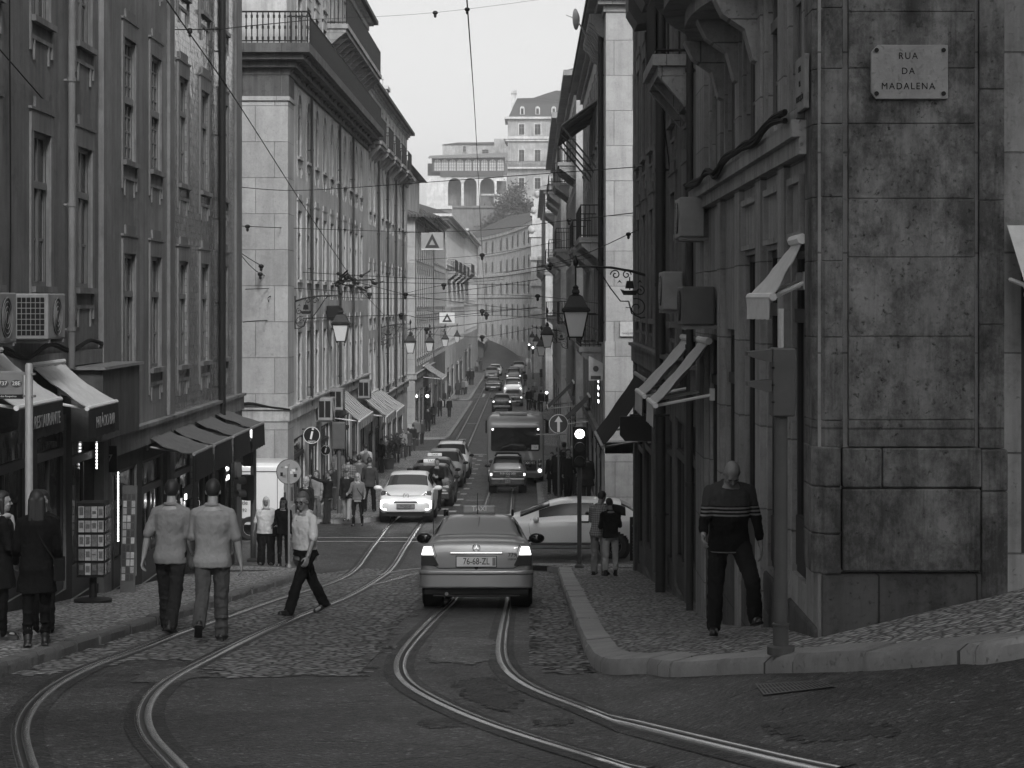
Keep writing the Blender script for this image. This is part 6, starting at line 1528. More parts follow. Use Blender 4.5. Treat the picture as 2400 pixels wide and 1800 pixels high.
def shades(t, J, tp, hm):
    e = MB()
    for sx in (1, -1): e.ellip(hm(sx*.034, .098, .004), (.028, .012, .02), 10, 6)
    e.build('sunglasses', BLACK, t, smooth=180)
pw = person('blonde woman in sunglasses and a grey cardigan stepping off the kerb', 838, 1233, 1112, 176, ((6, 4, 4), (-6, 10, 4)), ((10, 18, 70), (4, 14, 60)), top=.14, hem=.82, bottom=.010, kind='slim', hair='long', hairc=.32, skinc=.32, extra=shades, up=0)
strap_bag('black handbag of the blonde woman in sunglasses', pw, -1)
person('man in a flat cap and pale trousers behind the blonde woman', 813, 1222, 1104, 172, ((-8, 8), (12, 4)), top=.02, hem=.75, bottom=.28, hair='cap', skinc=.24)
person('man in a dark shirt and black trousers walking away beside the small white car', 866, 1200, 1072, 2, ((8, 2, 5), (-12, 6, 5)), ((-4, 12, 14), (6, 12, 20)), lean=3, top=.045, sleeve=1, hem=.80, bottom=.010, skinc=.2)
person('broad man in a checked shirt seen from behind in the crowd on the left pavement', 816, 1192, 1070, 8, ((4, 2), (-6, 4)), ((0, 14, 40), (0, 14, 40)), topmat=checked('checked shirt', .05, .26), sleeve=.5, hem=.8, bottom=.05, fat=1.2, skinc=.2)
person('man in a plain grey shirt ahead of the one in the checked shirt', 842, 1182, 1066, 6, ((4, 2), (-6, 4)), top=.10, sleeve=.5, hem=.8, bottom=.03, skinc=.2)
pw = person('tall man in a pale shirt with a strap, behind the dark signal post', 792, 1160, 1030, 14, d=72.5, top=.20, sleeve=.9, hem=.8, bottom=.04, skinc=.2, hmin=1.85)
strap_bag('dark satchel slung on the tall man behind the signal post', pw, 1, .02)
pw = person('person in a white T-shirt with a backpack entering the striped awning shop', 857, 1150, 1040, 10, top=.42, sleeve=.45, hem=.8, bottom=.03, skinc=.2)
t, M, J, tp, hm = pw; mb = MB(); mb.ellip(tp(0, -.2, 1.22), (.15, .09, .22), 12, 8); carried('backpack', 'grey backpack worn by the person in the white T-shirt', 'backpack', mb, cloth('backpack cloth', .16), M, smooth=180)
person('waiter in black standing by the plant pot on the left pavement', 894, 1108, 1028, 150, ((0, 0), (3, 2)), ((10, 8, 80), (0, 8, 20)), top=.010, hem=.8, bottom=.04, skinc=.2)
person('bearded man in dark clothes leaning on the first taxi with folded arms', 1024, 1186, 1064, 172, ((6, 0), (12, 4)), ((14, 8, 95, 30), (14, 8, 85, 30)), lean=-3, top=.012, hem=.76, bottom=.010, skinc=.2, d=67.2, up=0, hairc=.02)
pc = person('man in a checked shirt and khaki trousers holding a paper on the right pavement', 1404, 1348, 1151, -24, ((0, 0, 3), (3, 2, 3)), ((14, 8, 70, 20), (14, 8, 70, 20)), lean=5, head=(-16, 22), topmat=checked('summer checked shirt', .14, .34, 22), sleeve=.46, hem=.80, bottom=.24, skinc=.2, hairc=.03, hmin=1.7)
person('woman in a dark top and pale cropped trousers beside the man in khaki', 1431, 1350, 1168, 12, ((2, 0, 3), (0, 2, 3)), ((16, 14, 85, -4), (10, 10, 70, 20)), lean=3, head=(10, 18), top=.014, sleeve=1, hem=.84, bottom=.42, kind='cropped', skinc=.22, hair='short', hairc=.02)
for px, fy, hy, yaw, tv, bv, hr, hc, lb in ((1293, 1158, 1060, 170, .012, .02, 'short', .02, 'dark coated man nearest the bus on the right pavement'), (1308, 1162, 1048, 10, .02, .012, 'short', .03, 'tall dark person behind the blue arrow sign pole'), (1322, 1150, 1030, 0, .03, .02, 'cap', .02, 'capped man farthest back in the group by the arrow sign'),
     (1331, 1168, 1052, 200, .010, .012, 'long', .02, 'long haired woman in black in the middle of the right hand group'), (1342, 1160, 1046, 190, .16, .05, 'short', .34, 'grey haired person in a pale jacket facing the camera in the right hand group'), (1352, 1152, 1034, 340, .02, .02, 'short', .02, 'dark haired man looking away at the back of the right hand group'),
     (1374, 1182, 1060, 6, .03, .05, 'short', .03, 'broad man in a long dark coat behind the right traffic light')):
    person(lb, px, fy, hy, yaw, ((5, 2), (-4, 4)), ((0, 10, 24), (4, 10, 30)), top=tv, hem=.62 if 'coat' in lb else .8, bottom=bv, hair=hr, hairc=hc, skinc=.22, fat=1.3 if 'broad' in lb else 1.0, group='people waiting on the right pavement beside the bus')
FP = [(957, 1070, 1004, 4, .06, .03, 'man in a grey coat with a strap walking away before the estate cars', 'short', .02), (976, 1046, 978, 20, .14, .05, 'pale jacketed person in the huddle past the striped awnings', 'short', .05), (989, 1042, 982, 200, .05, .03, 'dark haired person in the huddle past the striped awnings', 'long', .02),
      (1003, 1012, 953, 0, .012, .015, 'man in a black jacket beneath the bright signal lamp', 'short', .02), (1031, 977, 934, 170, .015, .02, 'person in dark clothes carrying a white bag far down the left pavement', 'short', .02), (1053, 978, 934, 190, .012, .01, 'white haired person in a black suit far down the left pavement', 'short', .5),
      (1052, 936, 902, 175, .03, .03, 'man in a dark open jacket near the left shop doors', 'short', .02), (1073, 937, 884, 8, .05, .03, 'woman in a long skirt walking away down the left pavement', 'long', .03), (1085, 926, 888, 160, .12, .02, 'grey jacketed half of the couple on the far left pavement', 'short', .03), (1092, 924, 890, 200, .22, .03, 'pale dressed half of the couple on the far left pavement', 'long', .08),
      (1098, 902, 856, 0, .012, .012, 'tall person in a black coat far down the left pavement', 'short', .3), (1106, 903, 860, 0, .014, .02, 'second black coated person far down the left pavement', 'short', .05), (1076, 898, 868, 180, .05, .03, 'pale headed person standing before the far left shops', 'cap', .3),
      (1117, 872, 846, 180, .2, .04, 'pale topped walker near the bend on the left', 'short', .04), (1127, 868, 842, 0, .05, .04, 'dark walker nearest the bend on the left', 'short', .02)]
for px, fy, hy, yaw, tv, bv, lb, hr, hc in FP:
    person(lb, px, fy, hy, yaw, ((10, 4), (-8, 8)), ((-6, 9, 12), (6, 9, 20)), top=tv, hem=.62 if 'coat' in lb else .8, bottom=bv, hair=hr, hairc=hc, skinc=.22, lod=2, kind='skirt' if 'skirt' in lb else 'trousers')
p = G(1035, 974, .128); mb = MB(); mb.box(p.x-.24, p.x+.16, p.y-.5, p.y-.4, p.z+.75, p.z+1.2); mb.tube([(p.x-.16, p.y-.45, p.z+1.2), (p.x-.04, p.y-.45, p.z+1.34), (p.x+.08, p.y-.45, p.z+1.2)], .012, 5); tag(mb.build('carrier_bag', WHITEP), 'white carrier bag held by the dark clothed person far down the left pavement', 'bag')
for px, fy, hy, yaw, tv, hc, lb in ((1239, 962, 908, 0, .010, .02, 'tall dark person at the kerb beside the far queue'), (1249, 958, 905, 180, .05, .02, 'dark haired person behind the tall one beside the far queue'), (1258, 962, 912, 170, .2, .04, 'pale dressed person beside the far queue'), (1268, 966, 914, 0, .02, .02, 'dark person beside the far right awnings'), (1231, 905, 876, 0, .03, .02, 'small distant dark walker on the far right pavement'), (1253, 945, 895, 175, .12, .3, 'grey haired walker on the far right pavement')):
    person(lb, px, fy, hy, yaw, ((8, 4), (-8, 8)), ((-6, 9, 12), (6, 9, 20)), top=tv, hairc=hc, bottom=.02, skinc=.22, lod=2)

for px, fy, hy, yaw, tv, bv, hr, hc, lb in ((905, 1094, 1030, 8, .10, .03, 'short', .03, 'person in a mid grey shirt walking away past the potted plant'), (930, 1086, 1018, 186, .03, .02, 'long', .05, 'long haired woman in dark clothes coming past the potted plant'), (832, 1170, 1058, 170, .02, .02, 'cap', .1, 'capped person in black deep in the crowd on the left pavement'), (780, 1196, 1086, 195, .06, .10, 'short', .2, 'person in grey between the signal post and the checked shirt'),
     (945, 1074, 1012, 175, .22, .04, 'short', .04, 'pale shirted person walking towards the camera past the awnings'), (968, 1058, 994, 4, .02, .05, 'short', .02, 'dark dressed walker going away beside the kerb past the awnings'), (1016, 995, 946, 182, .12, .03, 'short', .2, 'grey topped walker near the bright signal lamp'), (1040, 956, 918, 8, .03, .02, 'long', .03, 'dark haired walker further on near the shop doors'), (1064, 918, 884, 178, .25, .03, 'short', .05, 'pale topped walker near the far shop doors')):
    person(lb, px, fy, hy, yaw, ((9, 4), (-8, 8)), ((-6, 10, 20), (8, 10, 26)), top=tv, bottom=bv, hair=hr, hairc=hc, skinc=.24, lod=1 if fy > 1080 else 2)
# ---- street furniture, signs, awnings, wires, plants ------------------------------------------------------
def spiral(c, r0, r1, turns, n=26, ph=0, sg=1):
    return [(0, c[0] + lerp(r0, r1, k/n)*math.cos(ph+sg*2*PI*turns*k/n), c[1] + lerp(r0, r1, k/n)*math.sin(ph+sg*2*PI*turns*k/n)) for k in range(n+1)]
def make_lantern():
    """wall at y=0, arm runs out along +y, arm height z=0"""
    t = thing('wall_lantern', None, 'street lamp')
    mb = MB(); mb.tube([(0, 0, -.12), (0, .3, -.03), (0, .7, .04), (0, 1.1, .06), (0, 1.42, .05)], [.028, .026, .024, .02, .018], 8); mb.box(-.03, .03, -.02, .03, -.95, .05); mb.build('bracket', IRON, t)
    mb = MB()
    for c, r0, r1, tr, ph, sg in (((.2, -.75), .19, .03, 1.4, 1.2, 1), ((.62, -.10), .10, .02, 1.3, 0, 1), ((.40, -.10), .09, .02, 1.3, PI, -1), ((.14, -.42), .10, .02, 1.3, PI/2, 1)): mb.tube(spiral(c, r0, r1, tr, ph=ph, sg=sg), .012, 6)
    mb.tube([(0, .36, -.62), (0, .52, -.62), (0, .72, -.36), (0, .9, -.08), (0, 1.0, .04)], .014, 6); mb.tube([(0, .0, -.93), (0, .12, -.95), (0, .3, -.86), (0, .36, -.62)], .016, 6)
    mb.build('scrollwork', IRON, t)
    mb = MB(); f = lambda p, q, a: (a, p, q)
    mb.prism([(.16, -.40), (.22, -.5), (.46, -.5), (.53, -.38), (.44, -.41), (.24, -.41)], f, -.012, .012); mb.tube([(0, .34, -.4), (0, .34, -.14)], .012, 6)
    mb.prism([(.25, -.37), (.43, -.37), (.40, -.22), (.28, -.22)], f, -.008, .008)
    for s in (.14, .54): mb.prism([(s-.05, -.27), (s, -.2), (s+.05, -.27), (s, -.24)], f, -.008, .008)
    mb.build('ship_emblem', IRON, t)
    c = (0, 1.4, 0); q = math.sqrt(2)
    mb = MB(); mb.tube([(0, 1.4, .08), (0, 1.4, -.38)], .016, 8); mb.lathe([(.02, .06), (.05, .1), (.055, .16), (.03, .2), (.012, .28)], c, 10); mb.build('finial', IRON, t, smooth=50)
    mb = MB(); mb.lathe([(.02, -.30), (.08, -.34), (.07, -.38), (.10, -.40), (.11, -.45), (.08, -.48), (.13*q, -.52), (.235*q, -.74), (.28*q, -.78), (.28*q, -.81), (.25*q, -.83)], c, 4); mb.build('lantern_roof', IRON, t)
    mb = MB(); mb.lathe([(.228*q, -.835), (.128*q, -1.31)], c, 4); mb.build('lantern_glass', MILK, t)
    mb = MB()
    for sx in (-1, 1):
        for sy in (-1, 1): mb.tube([(sx*.235, 1.4+sy*.235, -.83), (sx*.135, 1.4+sy*.135, -1.32)], .013, 6)
    mb.lathe([(.14*q, -1.34), (.145*q, -1.31), (.12*q, -1.31)], c, 4)
    for sx in (-1, 1):
        for sy in (-1, 1): mb.tube([(sx*.12, 1.4+sy*.12, -1.34), (sx*.12, 1.4+sy*.12, -1.38)], .012, 5)
    mb.build('lantern_frame', IRON, t)
    return t
LAN = make_lantern(); first = True
LG = 'lanterns on brackets along the house fronts'
for lb, X, d, N, zp in (('nearest left wall lantern on a scrolled ship bracket at the pale corner building', XL, 60.5, (1, 0, 0), (697, 60.5)), ('second left wall lantern, over the striped awnings', XL, 95.6, (1, 0, 0), (762, 95.6)), ('third left wall lantern, in front of the tiled eave building', -7.3, 118, (1, 0, 0), (770, 118)),
                   ('fourth wall lantern from the front on the left', -7.4, 142, (1, 0, 0), (768, 142)), ('fifth wall lantern from the front on the left', -7.5, 168, (1, 0, 0), (765, 168)),
                   ('large right wall lantern on a ship bracket, nearest the camera', XR, 39.4, (-1, 0, 0), (632, 39.4)), ('second right wall lantern, at the black drainpipe building', 2.1, 81, (-1, 0, 0), (737, 81)), ('third right wall lantern, just left of the second', 2.0, 106, (-1, 0, 0), (775, 106)), ('fourth wall lantern from the front on the right', 1.85, 138, (-1, 0, 0), (772, 138)), ('farthest small right wall lantern', 1.6, 170, (-1, 0, 0), (768, 170))):
    o = LAN if first else copy_tree(LAN); first = False
    o['label'] = lb; o['group'] = LG; o.location = (X, d, ZP(*zp)); o.rotation_euler = (0, 0, 0 if N[0] == 0 else (-PI/2 if N[0] > 0 else PI/2))
def disc(mb, r, y0, y1, n=32, M=None): mb.lathe([(r, y0), (r, y1)], n=n, M=(M or Matrix()) @ Matrix.Rotation(PI/2, 4, 'X'))
def pole(t, h, r=.04, base=True, mat=None, name='pole'):
    mb = MB(); mb.lathe([(r, 0), (r, h), (r*.6, h+.02)], n=14)
    if base: mb.lathe([(r*2.2, 0), (r*2.2, .05), (r*1.3, .09)], n=14)
    return mb.build(name, mat or DGREY, t, smooth=40)
def stand(t, px, py, up=.128, yaw=0, d=None):
    p = G(px, py, up) if d is None else Vector((XP(px, d), d, gz(XP(px, d), d, up))); t.location = p; t.rotation_euler = (0, 0, yaw); LOCAL.add(t.name); return p
def signal_head(t, z, yaw=0, lit=None, n=3, mat=None, off=(0, -.12), name='signal_head', arrow=False, lampm=None):
    M = Matrix.Rotation(yaw, 4, 'Z') @ Matrix.Translation((off[0], off[1], z)); mb = MB(); H = .3*n
    mb.box(-.15, .15, -.10, .10, 0, H, M=M); o = mb.build(name, BLACK, t, bevel=.03)
    for k in range(n):
        zz = H - .15 - .3*k; on = lit == k
        mb = MB(); disc(mb, .105, .10, .125, 20, M @ Matrix.Translation((0, 0, zz))); mb.build('signal_lamp', (lampm or LAMPON) if on else TAILOFF, o)
        if on and arrow:
            a = MB(); f = lambda p, q, w_: (p, w_, zz+q)
            a.prism([(-.012, -.07), (.012, -.07), (.012, .05), (-.012, .05)], f, -.135, -.128); a.prism([(-.05, .01), (-.035, 0), (0, .045), (.035, 0), (.05, .01), (0, .075)], f, -.136, -.129)
            a.v = [tuple(M @ Vector(v)) for v in a.v]; a.build('arrow', BLACK, o)
        v = MB(); rr_ = [[(1.12*.105*math.cos(a), y, zz + 1.12*.105*math.sin(a)) for a in [PI*(-.15 + 1.3*j/14) for j in range(15)]] for y in (-.10, -.30)]; v.grid(rr_); v.grid([[(x*.94, y, zz + (z_-zz)*.94) for x, y, z_ in r] for r in rr_])
        v.v = [tuple(M @ Vector(q)) for q in v.v]; v.build('visor', DGREY, o)
    return o
# right: lit arrow over dark lamps
t = thing('traffic_light', 'traffic light with a glowing white arrow beside the arrow disc on the right', 'traffic light'); p = stand(t, 1358, 1331); pole(t, 2.55, .05); h0 = (1331-1015)/(F/p.y)
signal_head(t, h0 - .75 + .0, 0, 0, 3, arrow=True, lampm=flat('signal white', 1, var=0, emit=5))
# near left: heads turned to the right, a small lit disc on top
t = thing('traffic_light', 'dark traffic light turned away at the near left corner under the awnings', 'traffic light'); p = stand(t, 594, 1316); pole(t, 3.0, .07)
signal_head(t, 2.25, -PI/2*.8, None, 2, off=(0, -.16)); signal_head(t, 1.45, -PI/2*.55, None, 2, off=(0, -.16))
mb = MB(); disc(mb, .13, .08, .12, 20, Matrix.Translation((.05, -.02, 3.02))); mb.build('lit_disc', LAMPSOFT, t); lettering('D', .16, (.05, -.145, 3.02), (0, -1, 0), BLACK, t)
# near right post with big backs of signal housings
t = thing('signal_post', 'thick grey signal post with boxy housings in front of the corner stone', 'traffic light'); p = stand(t, 1830, 1533); s_ = F/p.y
pole(t, (1533-975)/s_, .052, False, DGREY); mb = MB(); mb.lathe([(.105, 0), (.105, .06), (.06, .07), (.06, .2), (.06, .215), (.066, .22), (.066, .235), (.054, .24)], n=18); mb.build('foot', DGREY, t, smooth=40)
z0 = (1533-975)/s_; z1 = (1533-815)/s_
mb = MB(); mb.box(-.075, .10, -.10, .12, z0, z1); mb.build('signal_housing', DGREY, t, bevel=.012)
mb = MB()
for k in range(3): mb.box(-.082, -.06, -.115, -.09, lerp(z0, z1, .25*k+.2), lerp(z0, z1, .25*k+.225))
mb.build('housing_bolt', BLACK, t)
for a, b in ((.80, .98), (.36, .54)):
    mb = MB(); za, zb = lerp(z0, z1, a), lerp(z0, z1, b); mb.add([(-.08, -.1, za), (-.08, .1, za), (-.08, .1, zb), (-.08, -.1, zb), (-.26, -.1, zb - .02), (-.26, .1, zb-.02), (-.26, .1, zb-.05), (-.26, -.1, zb-.05), (-.12, -.1, za), (-.12, .1, za)], [(0, 1, 2, 3), (3, 2, 5, 4), (4, 5, 6, 7), (7, 6, 9, 8), (8, 9, 1, 0), (0, 3, 4, 7, 8), (1, 9, 6, 5, 2)]); mb.build('visor', DGREY, t)
mb = MB(); mb.tube([(-.0, 0, z1), (-.0, 0, z1 + .30)], .022, 10); mb.build('conduit', PL_W, t)
# dark signal post among the crowd on the left
t = thing('signal_post', 'dark post with a tall box head standing in the crowd on the left pavement', 'traffic light'); p = stand(t, 795, 1213, 0); pole(t, 2.2, .07); mb = MB(); mb.box(-.22, .2, -.15, .15, 2.15, 3.0); mb.build('signal_housing', DGREY, t, bevel=.03); signal_head(t, 2.3, PI, None, 2, off=(0, -.25))
for px, py, hy, lb in ((1002, 1005, 928, 'far left traffic light with a bright lamp above a man in a black jacket'), (1249, 888, 815, 'distant traffic light glowing above the right hand queue'), (1240, 865, 808, 'most distant glowing traffic light on the right'), (1281, 960, 920, 'glowing traffic light between the far right awnings'), (1268, 905, 868, 'unlit pole mounted signal near the far right awnings')):
    t = thing('traffic_light', lb, 'traffic light', group='far traffic lights'); p = stand(t, px, py); h_ = (py-hy)/(F/p.y); pole(t, h_ - .6, .06); signal_head(t, h_ - .75, 0, 0 if 'unlit' not in lb else None, 3, lampm=flat('far signal lamp', 1, var=0, emit=9))
# round signs
BLUE = flat('blue sign face', .055, .4, var=.1, sc=2); 
t = thing('road_sign', 'round dark sign with a white upward arrow on a pole behind the hatchback', 'road sign'); p = stand(t, 1309, 1185); s_ = F/p.y; hz_ = (1185-993)/s_; R_ = 22.5/s_
pole(t, hz_ + R_*.9, .035); mb = MB(); disc(mb, R_, .05, .07, 36); mb.v = [(x, y, z + hz_) for x, y, z in mb.v]; mb.build('rim', WHITEP, t)
mb = MB(); disc(mb, R_*.94, .06, .078, 36); mb.v = [(x, y, z + hz_) for x, y, z in mb.v]; mb.build('sign_face', BLUE, t)
mb = MB(); f = lambda p_, q, w_: (p_*R_, w_, hz_ + q*R_); mb.prism([(-.14, -.85), (.14, -.85), (.14, .2), (.42, .2), (0, .82), (-.42, .2), (-.14, .2)], f, -.09, -.08); mb.build('arrow', WHITEP, t)
mb = MB(); mb.box(-.75, .25, -.04, -.01, hz_ - R_*1.16, hz_ - R_*1.06); mb.build('crossbar', GALV, t)
t = thing('road_sign', 'back of a round sign covered in stickers at the left corner', 'road sign'); p = stand(t, 677, 1331); s_ = F/p.y; hz_ = (1331-1106)/s_; R_ = 29/s_
t.rotation_euler = (0, 0, 0); pole(t, hz_ + R_*.6, .025, True, GALV); mb = MB(); disc(mb, R_, -.05, -.035, 36); mb.v = [(x, y, z + hz_) for x, y, z in mb.v]; mb.build('disc', GREYP, t)
mb = MB(); mb.tube([(R_*math.cos(a), .043, hz_ + R_*math.sin(a)) for a in [2*PI*k/40 for k in range(40)]], .012, 6, closed=True); mb.build('rim', DGREY, t)
STK = sticker_mat('stickers'); rr_ = random.Random(4)
for k, (a, b, w_, h_) in enumerate(((-.55, .35, .22, .14), (-.2, .38, .26, .14), (-.6, -.2, .2, .3), (-.4, -.35, .26, .22), (.35, .1, .3, .2), (.5, -.3, .26, .26), (.62, .22, .2, .22), (.2, -.05, .2, .25))):
    mb = MB(); mb.box((a-w_/2)*R_, (a+w_/2)*R_, .031, .0345, hz_ + (b-h_/2)*R_, hz_ + (b+h_/2)*R_); mb.build('sticker', [STK, WHITEP, BLACK][k % 3], t)
for px, py, r_, d, lb in ((731, 1020, 20.5, 62.5, 'large round dark sign with a white letter i over the corner shop'), (764, 1055, 12, 69, 'small round dark sign with a white letter i inside the shop doorway')):
    c = W(px, py, d); s_ = F/d; R_ = r_/s_; t = thing('shop_sign', lb, 'shop sign', c)
    mb = MB(); disc(mb, R_, 0, .06, 32, Matrix.Translation(c)); mb.build('sign_face', BLACK, t)
    mb = MB(); mb.tube([(c.x + R_*.93*math.cos(a), c.y-.065, c.z + R_*.93*math.sin(a)) for a in [2*PI*k/36 for k in range(36)]], R_*.045, 6, closed=True); mb.build('rim', WHITEP, t)
    o = lettering('i', R_*2.0, (c.x + .02*R_, c.y-.07, c.z + .16*R_), (0, -1, 0), WHITEP, t, name='letter', sx=1.25, depth=.01, tilt=.22)
    if px < 740: lettering('tours', R_*.42, (c.x, c.y-.07, c.z - .68*R_), (0, -1, 0), WHITEP, t)
    mb = MB(); mb.tube([(XL, c.y, c.z + R_*.7), (c.x, c.y, c.z + R_*.7)], .02, 6); mb.build('arm', IRON, t)
# triangle tram signs on the wires and the backs of two more
YEL = flat('tram sign board', .33, .5, var=.08); TRI = flat('tram sign triangle', .035, .5, var=.1)
for px, py, w_, h_, d, lb, ym in ((1013, 565, 52, 41, 78, 'large hanging tram sign with a dark triangle', flat('tram sign board', .3, .5)), (1048, 745, 36, 25, 118, 'smaller hanging tram sign with a dark triangle further down', WHITEP)):
    c = W(px, py, d); k = d/F; t = thing('tram_sign', lb, 'sign', c, 'triangle signs hung from the tram wires'); a, b = w_*k/2, h_*k/2
    mb = MB(); mb.box(c.x-a, c.x+a, d, d+.03, c.z-b, c.z+b); mb.build('board', ym, t, bevel=.006)
    mb = MB(); o_ = [(-.62, -.78), (.62, -.78), (0, .86)]; i_ = [(-.26, -.45), (.26, -.45), (0, .22)]
    for q in range(3): mb.prism([o_[q], o_[(q+1) % 3], i_[(q+1) % 3], i_[q]], lambda p_, q_, w: (c.x + p_*a*1.05, w, c.z + q_*b), d-.014, d-.004)
    mb.build('triangle', TRI, t)
    mb = MB(); mb.box(c.x-a, c.x+a, d-.012, d-.003, c.z-b*.99, c.z-b*.88); mb.build('edge_strip', WHITEP, t)
    mb = MB()
    for s in (-.6, .6): mb.tube([(c.x + s*a, d, c.z+b), (c.x + s*a, d, c.z + b + .35)], .012, 5)
    mb.build('hanger', IRON, t)
for x0, x1, y0, y1, lb in ((69, 152, 72, 139, 'left of two blank boards hanging from the wire by the near left house'), (231, 318, 72, 144, 'right of two blank boards hanging from the wire by the near left house')):
    d = 40; A = W(x0, y1, d); B = W(x1, y0, d); t = thing('hanging_board', lb, 'sign', (A.x, d, A.z), 'blank boards hung from the wire'); mb = MB(); mb.box(A.x, B.x, d, d+.02, A.z, B.z); mb.build('board', PL_B, t)
    mb = MB()
    for s in (.25, .75):
        x = lerp(A.x, B.x, s); mb.tube([(x, d, B.z), (x, d, B.z+.09)], .015, 6); mb.ellip((x, d, B.z+.05), (.06, .04, .035), 10, 6)
    mb.build('insulator', BLACK, t)
# street name plaques
c0 = W(2131, 169, 15.9); t = thing('street_sign', 'weathered stone plaque with the street name on the near right corner', 'street sign', c0)
MARB = stone('street sign marble', .30, 9, 9, .4, .8, spots=.25); a, b = .305, .215; e = .055
mb = MB(); mb.prism([(-a, -b+e), (-a+e*.7, -b), (a, -b), (a, b), (-a+e, b), (-a, b-e)], lambda p, q, w: (c0.x + p, w, c0.z + q), 15.885, 15.928); mb.build('slab', MARB, t, bevel=.006)
for tx, zz in (('RUA', .125), ('DA', .005), ('MADALENA', -.115)): lettering(tx, .075, (c0.x - .012, 15.884, c0.z + zz), (0, -1, 0), BLACK, t, spacing=1.25, sx=.92)
for sx in (-.86, .88):
    for sz in (-.8, .8): mb = MB(); disc(mb, .018, 0, .012, 12, Matrix.Translation((c0.x + sx*a, 15.886, c0.z + sz*b))); mb.build('stud', BLACK, t)
c1 = Vector((XR - .05, 16.42, ZP(187, 16.1))); t = thing('street_sign', 'second street name plaque seen edge on at the corner of the stone building', 'street sign', c1)
M = at(c1, (-1, 0, 0)); mb = MB(); mb.box(-.27, .27, 0, .04, -.22, .22, M=M); mb.build('slab', MARB, t, bevel=.005)
for tx, zz in (('RUA', .12), ('DA', 0), ('CONCEIÇÃO', -.12)): lettering(tx, .07, M @ Vector((0, .042, zz)), (-1, 0, 0), BLACK, t)
c2 = W(1475, 771, 59.88); t = thing('street_sign', 'pale plaque with faint lettering on the corner pier across the side street', 'street sign', c2); mb = MB(); mb.box(c2.x-.28, c2.x+.28, 59.85, 59.9, c2.z-.22, c2.z+.22); mb.build('slab', PL_W, t, bevel=.004); lettering('FANQUEIROS', .075, (c2.x, 59.845, c2.z-.13), (0, -1, 0), DGREY, t)
# bus stop post
t = thing('bus_stop', 'bus stop post with a board listing two route numbers at the left edge', 'bus stop'); p = stand(t, 68, 1497); s_ = F/p.y; h_ = (1497-855)/s_; pole(t, h_, .042, True, GREYP)
mb = MB(); z0, z1 = (1497-935)/s_, (1497-870)/s_; mb.box(-.42, -.06, -.025, .015, z0, z1); o = mb.build('route_board', GALV, t, bevel=.01)
for tx, x in (('737', -.275), ('28E', -.13)):
    mb = MB(); disc(mb, .05, .028, .032, 20, Matrix.Translation((x, 0, lerp(z0, z1, .56))) @ Matrix.Diagonal((1.25, 1, .8, 1))); mb.build('number_disc', DGREY, o); lettering(tx, .062, (x, -.036, lerp(z0, z1, .56)), (0, -1, 0), WHITEP, o)
mb = MB(); mb.box(-.42, -.06, -.03, -.02, z0+.01, z0+.05); mb.build('footer_strip', BLACK, o); lettering('Rua dos Fanqueiros', .028, (-.24, -.034, z0+.03), (0, -1, 0), WHITEP, o)
mb = MB()
for z in (z0+.03, z1-.03): mb.box(-.07, .07, -.03, .03, z-.012, z+.012)
mb.build('clamp', GALV, t)
# awnings
FAB = cloth('pale awning canvas', .55, .01); FABD = cloth('grey awning canvas', .11, .015); FABB = cloth('black awning canvas', .035, .02); FABV = cloth('dark valance', .05, .01)
def stripes():
    m = NT('striped canvas'); m.setp(.9, spec=.1); sep = m.n('ShaderNodeSeparateXYZ'); m.l(m.obj(), sep.inputs[0]); m.col(m.mix(m.math('GREATER_THAN', m.math('FRACT', m.math('MULTIPLY', sep.outputs[1], 2.6)), .5), .62, .12)); return m.m
STRP = stripes()
def awning(label, X, s, ya, yb, zt, pr, zf, val=.3, fab=None, valm=None, text=None, group=None, arms=True, Xf=None, drop=.05, bar=None):
    """X wall, s outward sign, street span ya..yb, relative heights"""
    fab = fab or FAB; t = thing('awning', label, 'awning', (X, ya, Z(zt)), group); mb = MB(); n = 10; m = 8
    xf0 = X + s*pr; xf1 = xf0
    if Xf: xf0, xf1 = Xf
    rows = []
    for j in range(n+1):
        y = lerp(ya, yb, j/n); xf = lerp(xf0, xf1, j/n)
        rows.append([(lerp(X + s*.03, xf, i/m), y, Z(lerp(zt, zf, i/m)) - drop*math.sin(PI*i/m)*(.8 + .7*math.cos(j*2.1 + len(label))) + .012*math.sin(j*3.3 + i*1.7)) for i in range(m+1)])
    mb.grid(rows); mb.grid([[(x, y, z-.012) for x, y, z in r[::-1]] for r in rows]); mb.build('canvas', fab, t, smooth=180)
    mb = MB(); mb.tube([(xf0, ya, Z(zf)-.01), (xf1, yb, Z(zf)-.01)], .035, 8); mb.tube([(X + s*.05, ya, Z(zt)), (X + s*.05, yb, Z(zt))], .045, 8); mb.build('roller_bar', bar or WHITEP, t)
    if val:
        mb = MB(); rows = []
        for j in range(25):
            y = lerp(ya, yb, j/24); xf = lerp(xf0, xf1, j/24); w_ = .015*math.sin(j*1.9)
            rows.append([(xf + s*.03 + w_*f, y, Z(zf) - .03 - val*f*(1 - .04*(j % 2))) for f in (0, .5, 1)])
        mb.grid(rows); mb.grid([[(x - s*.01, y, z) for x, y, z in r[::-1]] for r in rows]); v = mb.build('valance', valm or fab, t, smooth=180)
        if text: lettering(text, val*.55, (xf0 + s*.055, (ya+yb)/2, Z(zf)-.03-val*.5), (s, 0, 0), GREYP, v, sx=.9)
    if arms:
        for y, xf in ((ya+.12, xf0), (yb-.12, xf1)):
            mb = MB(); mb.tube([(X, y, Z(zf)+.12), ((X+xf)/2, y, Z(zf)+.05), (xf, y, Z(zf)-.02)], .022, 6); mb.box(X - .03, X+.03, y-.05, y+.05, Z(zf)+.05, Z(zf)+.2); mb.build('arm', bar or WHITEP, t)
    return t
AL = 'awnings over the near left shops'
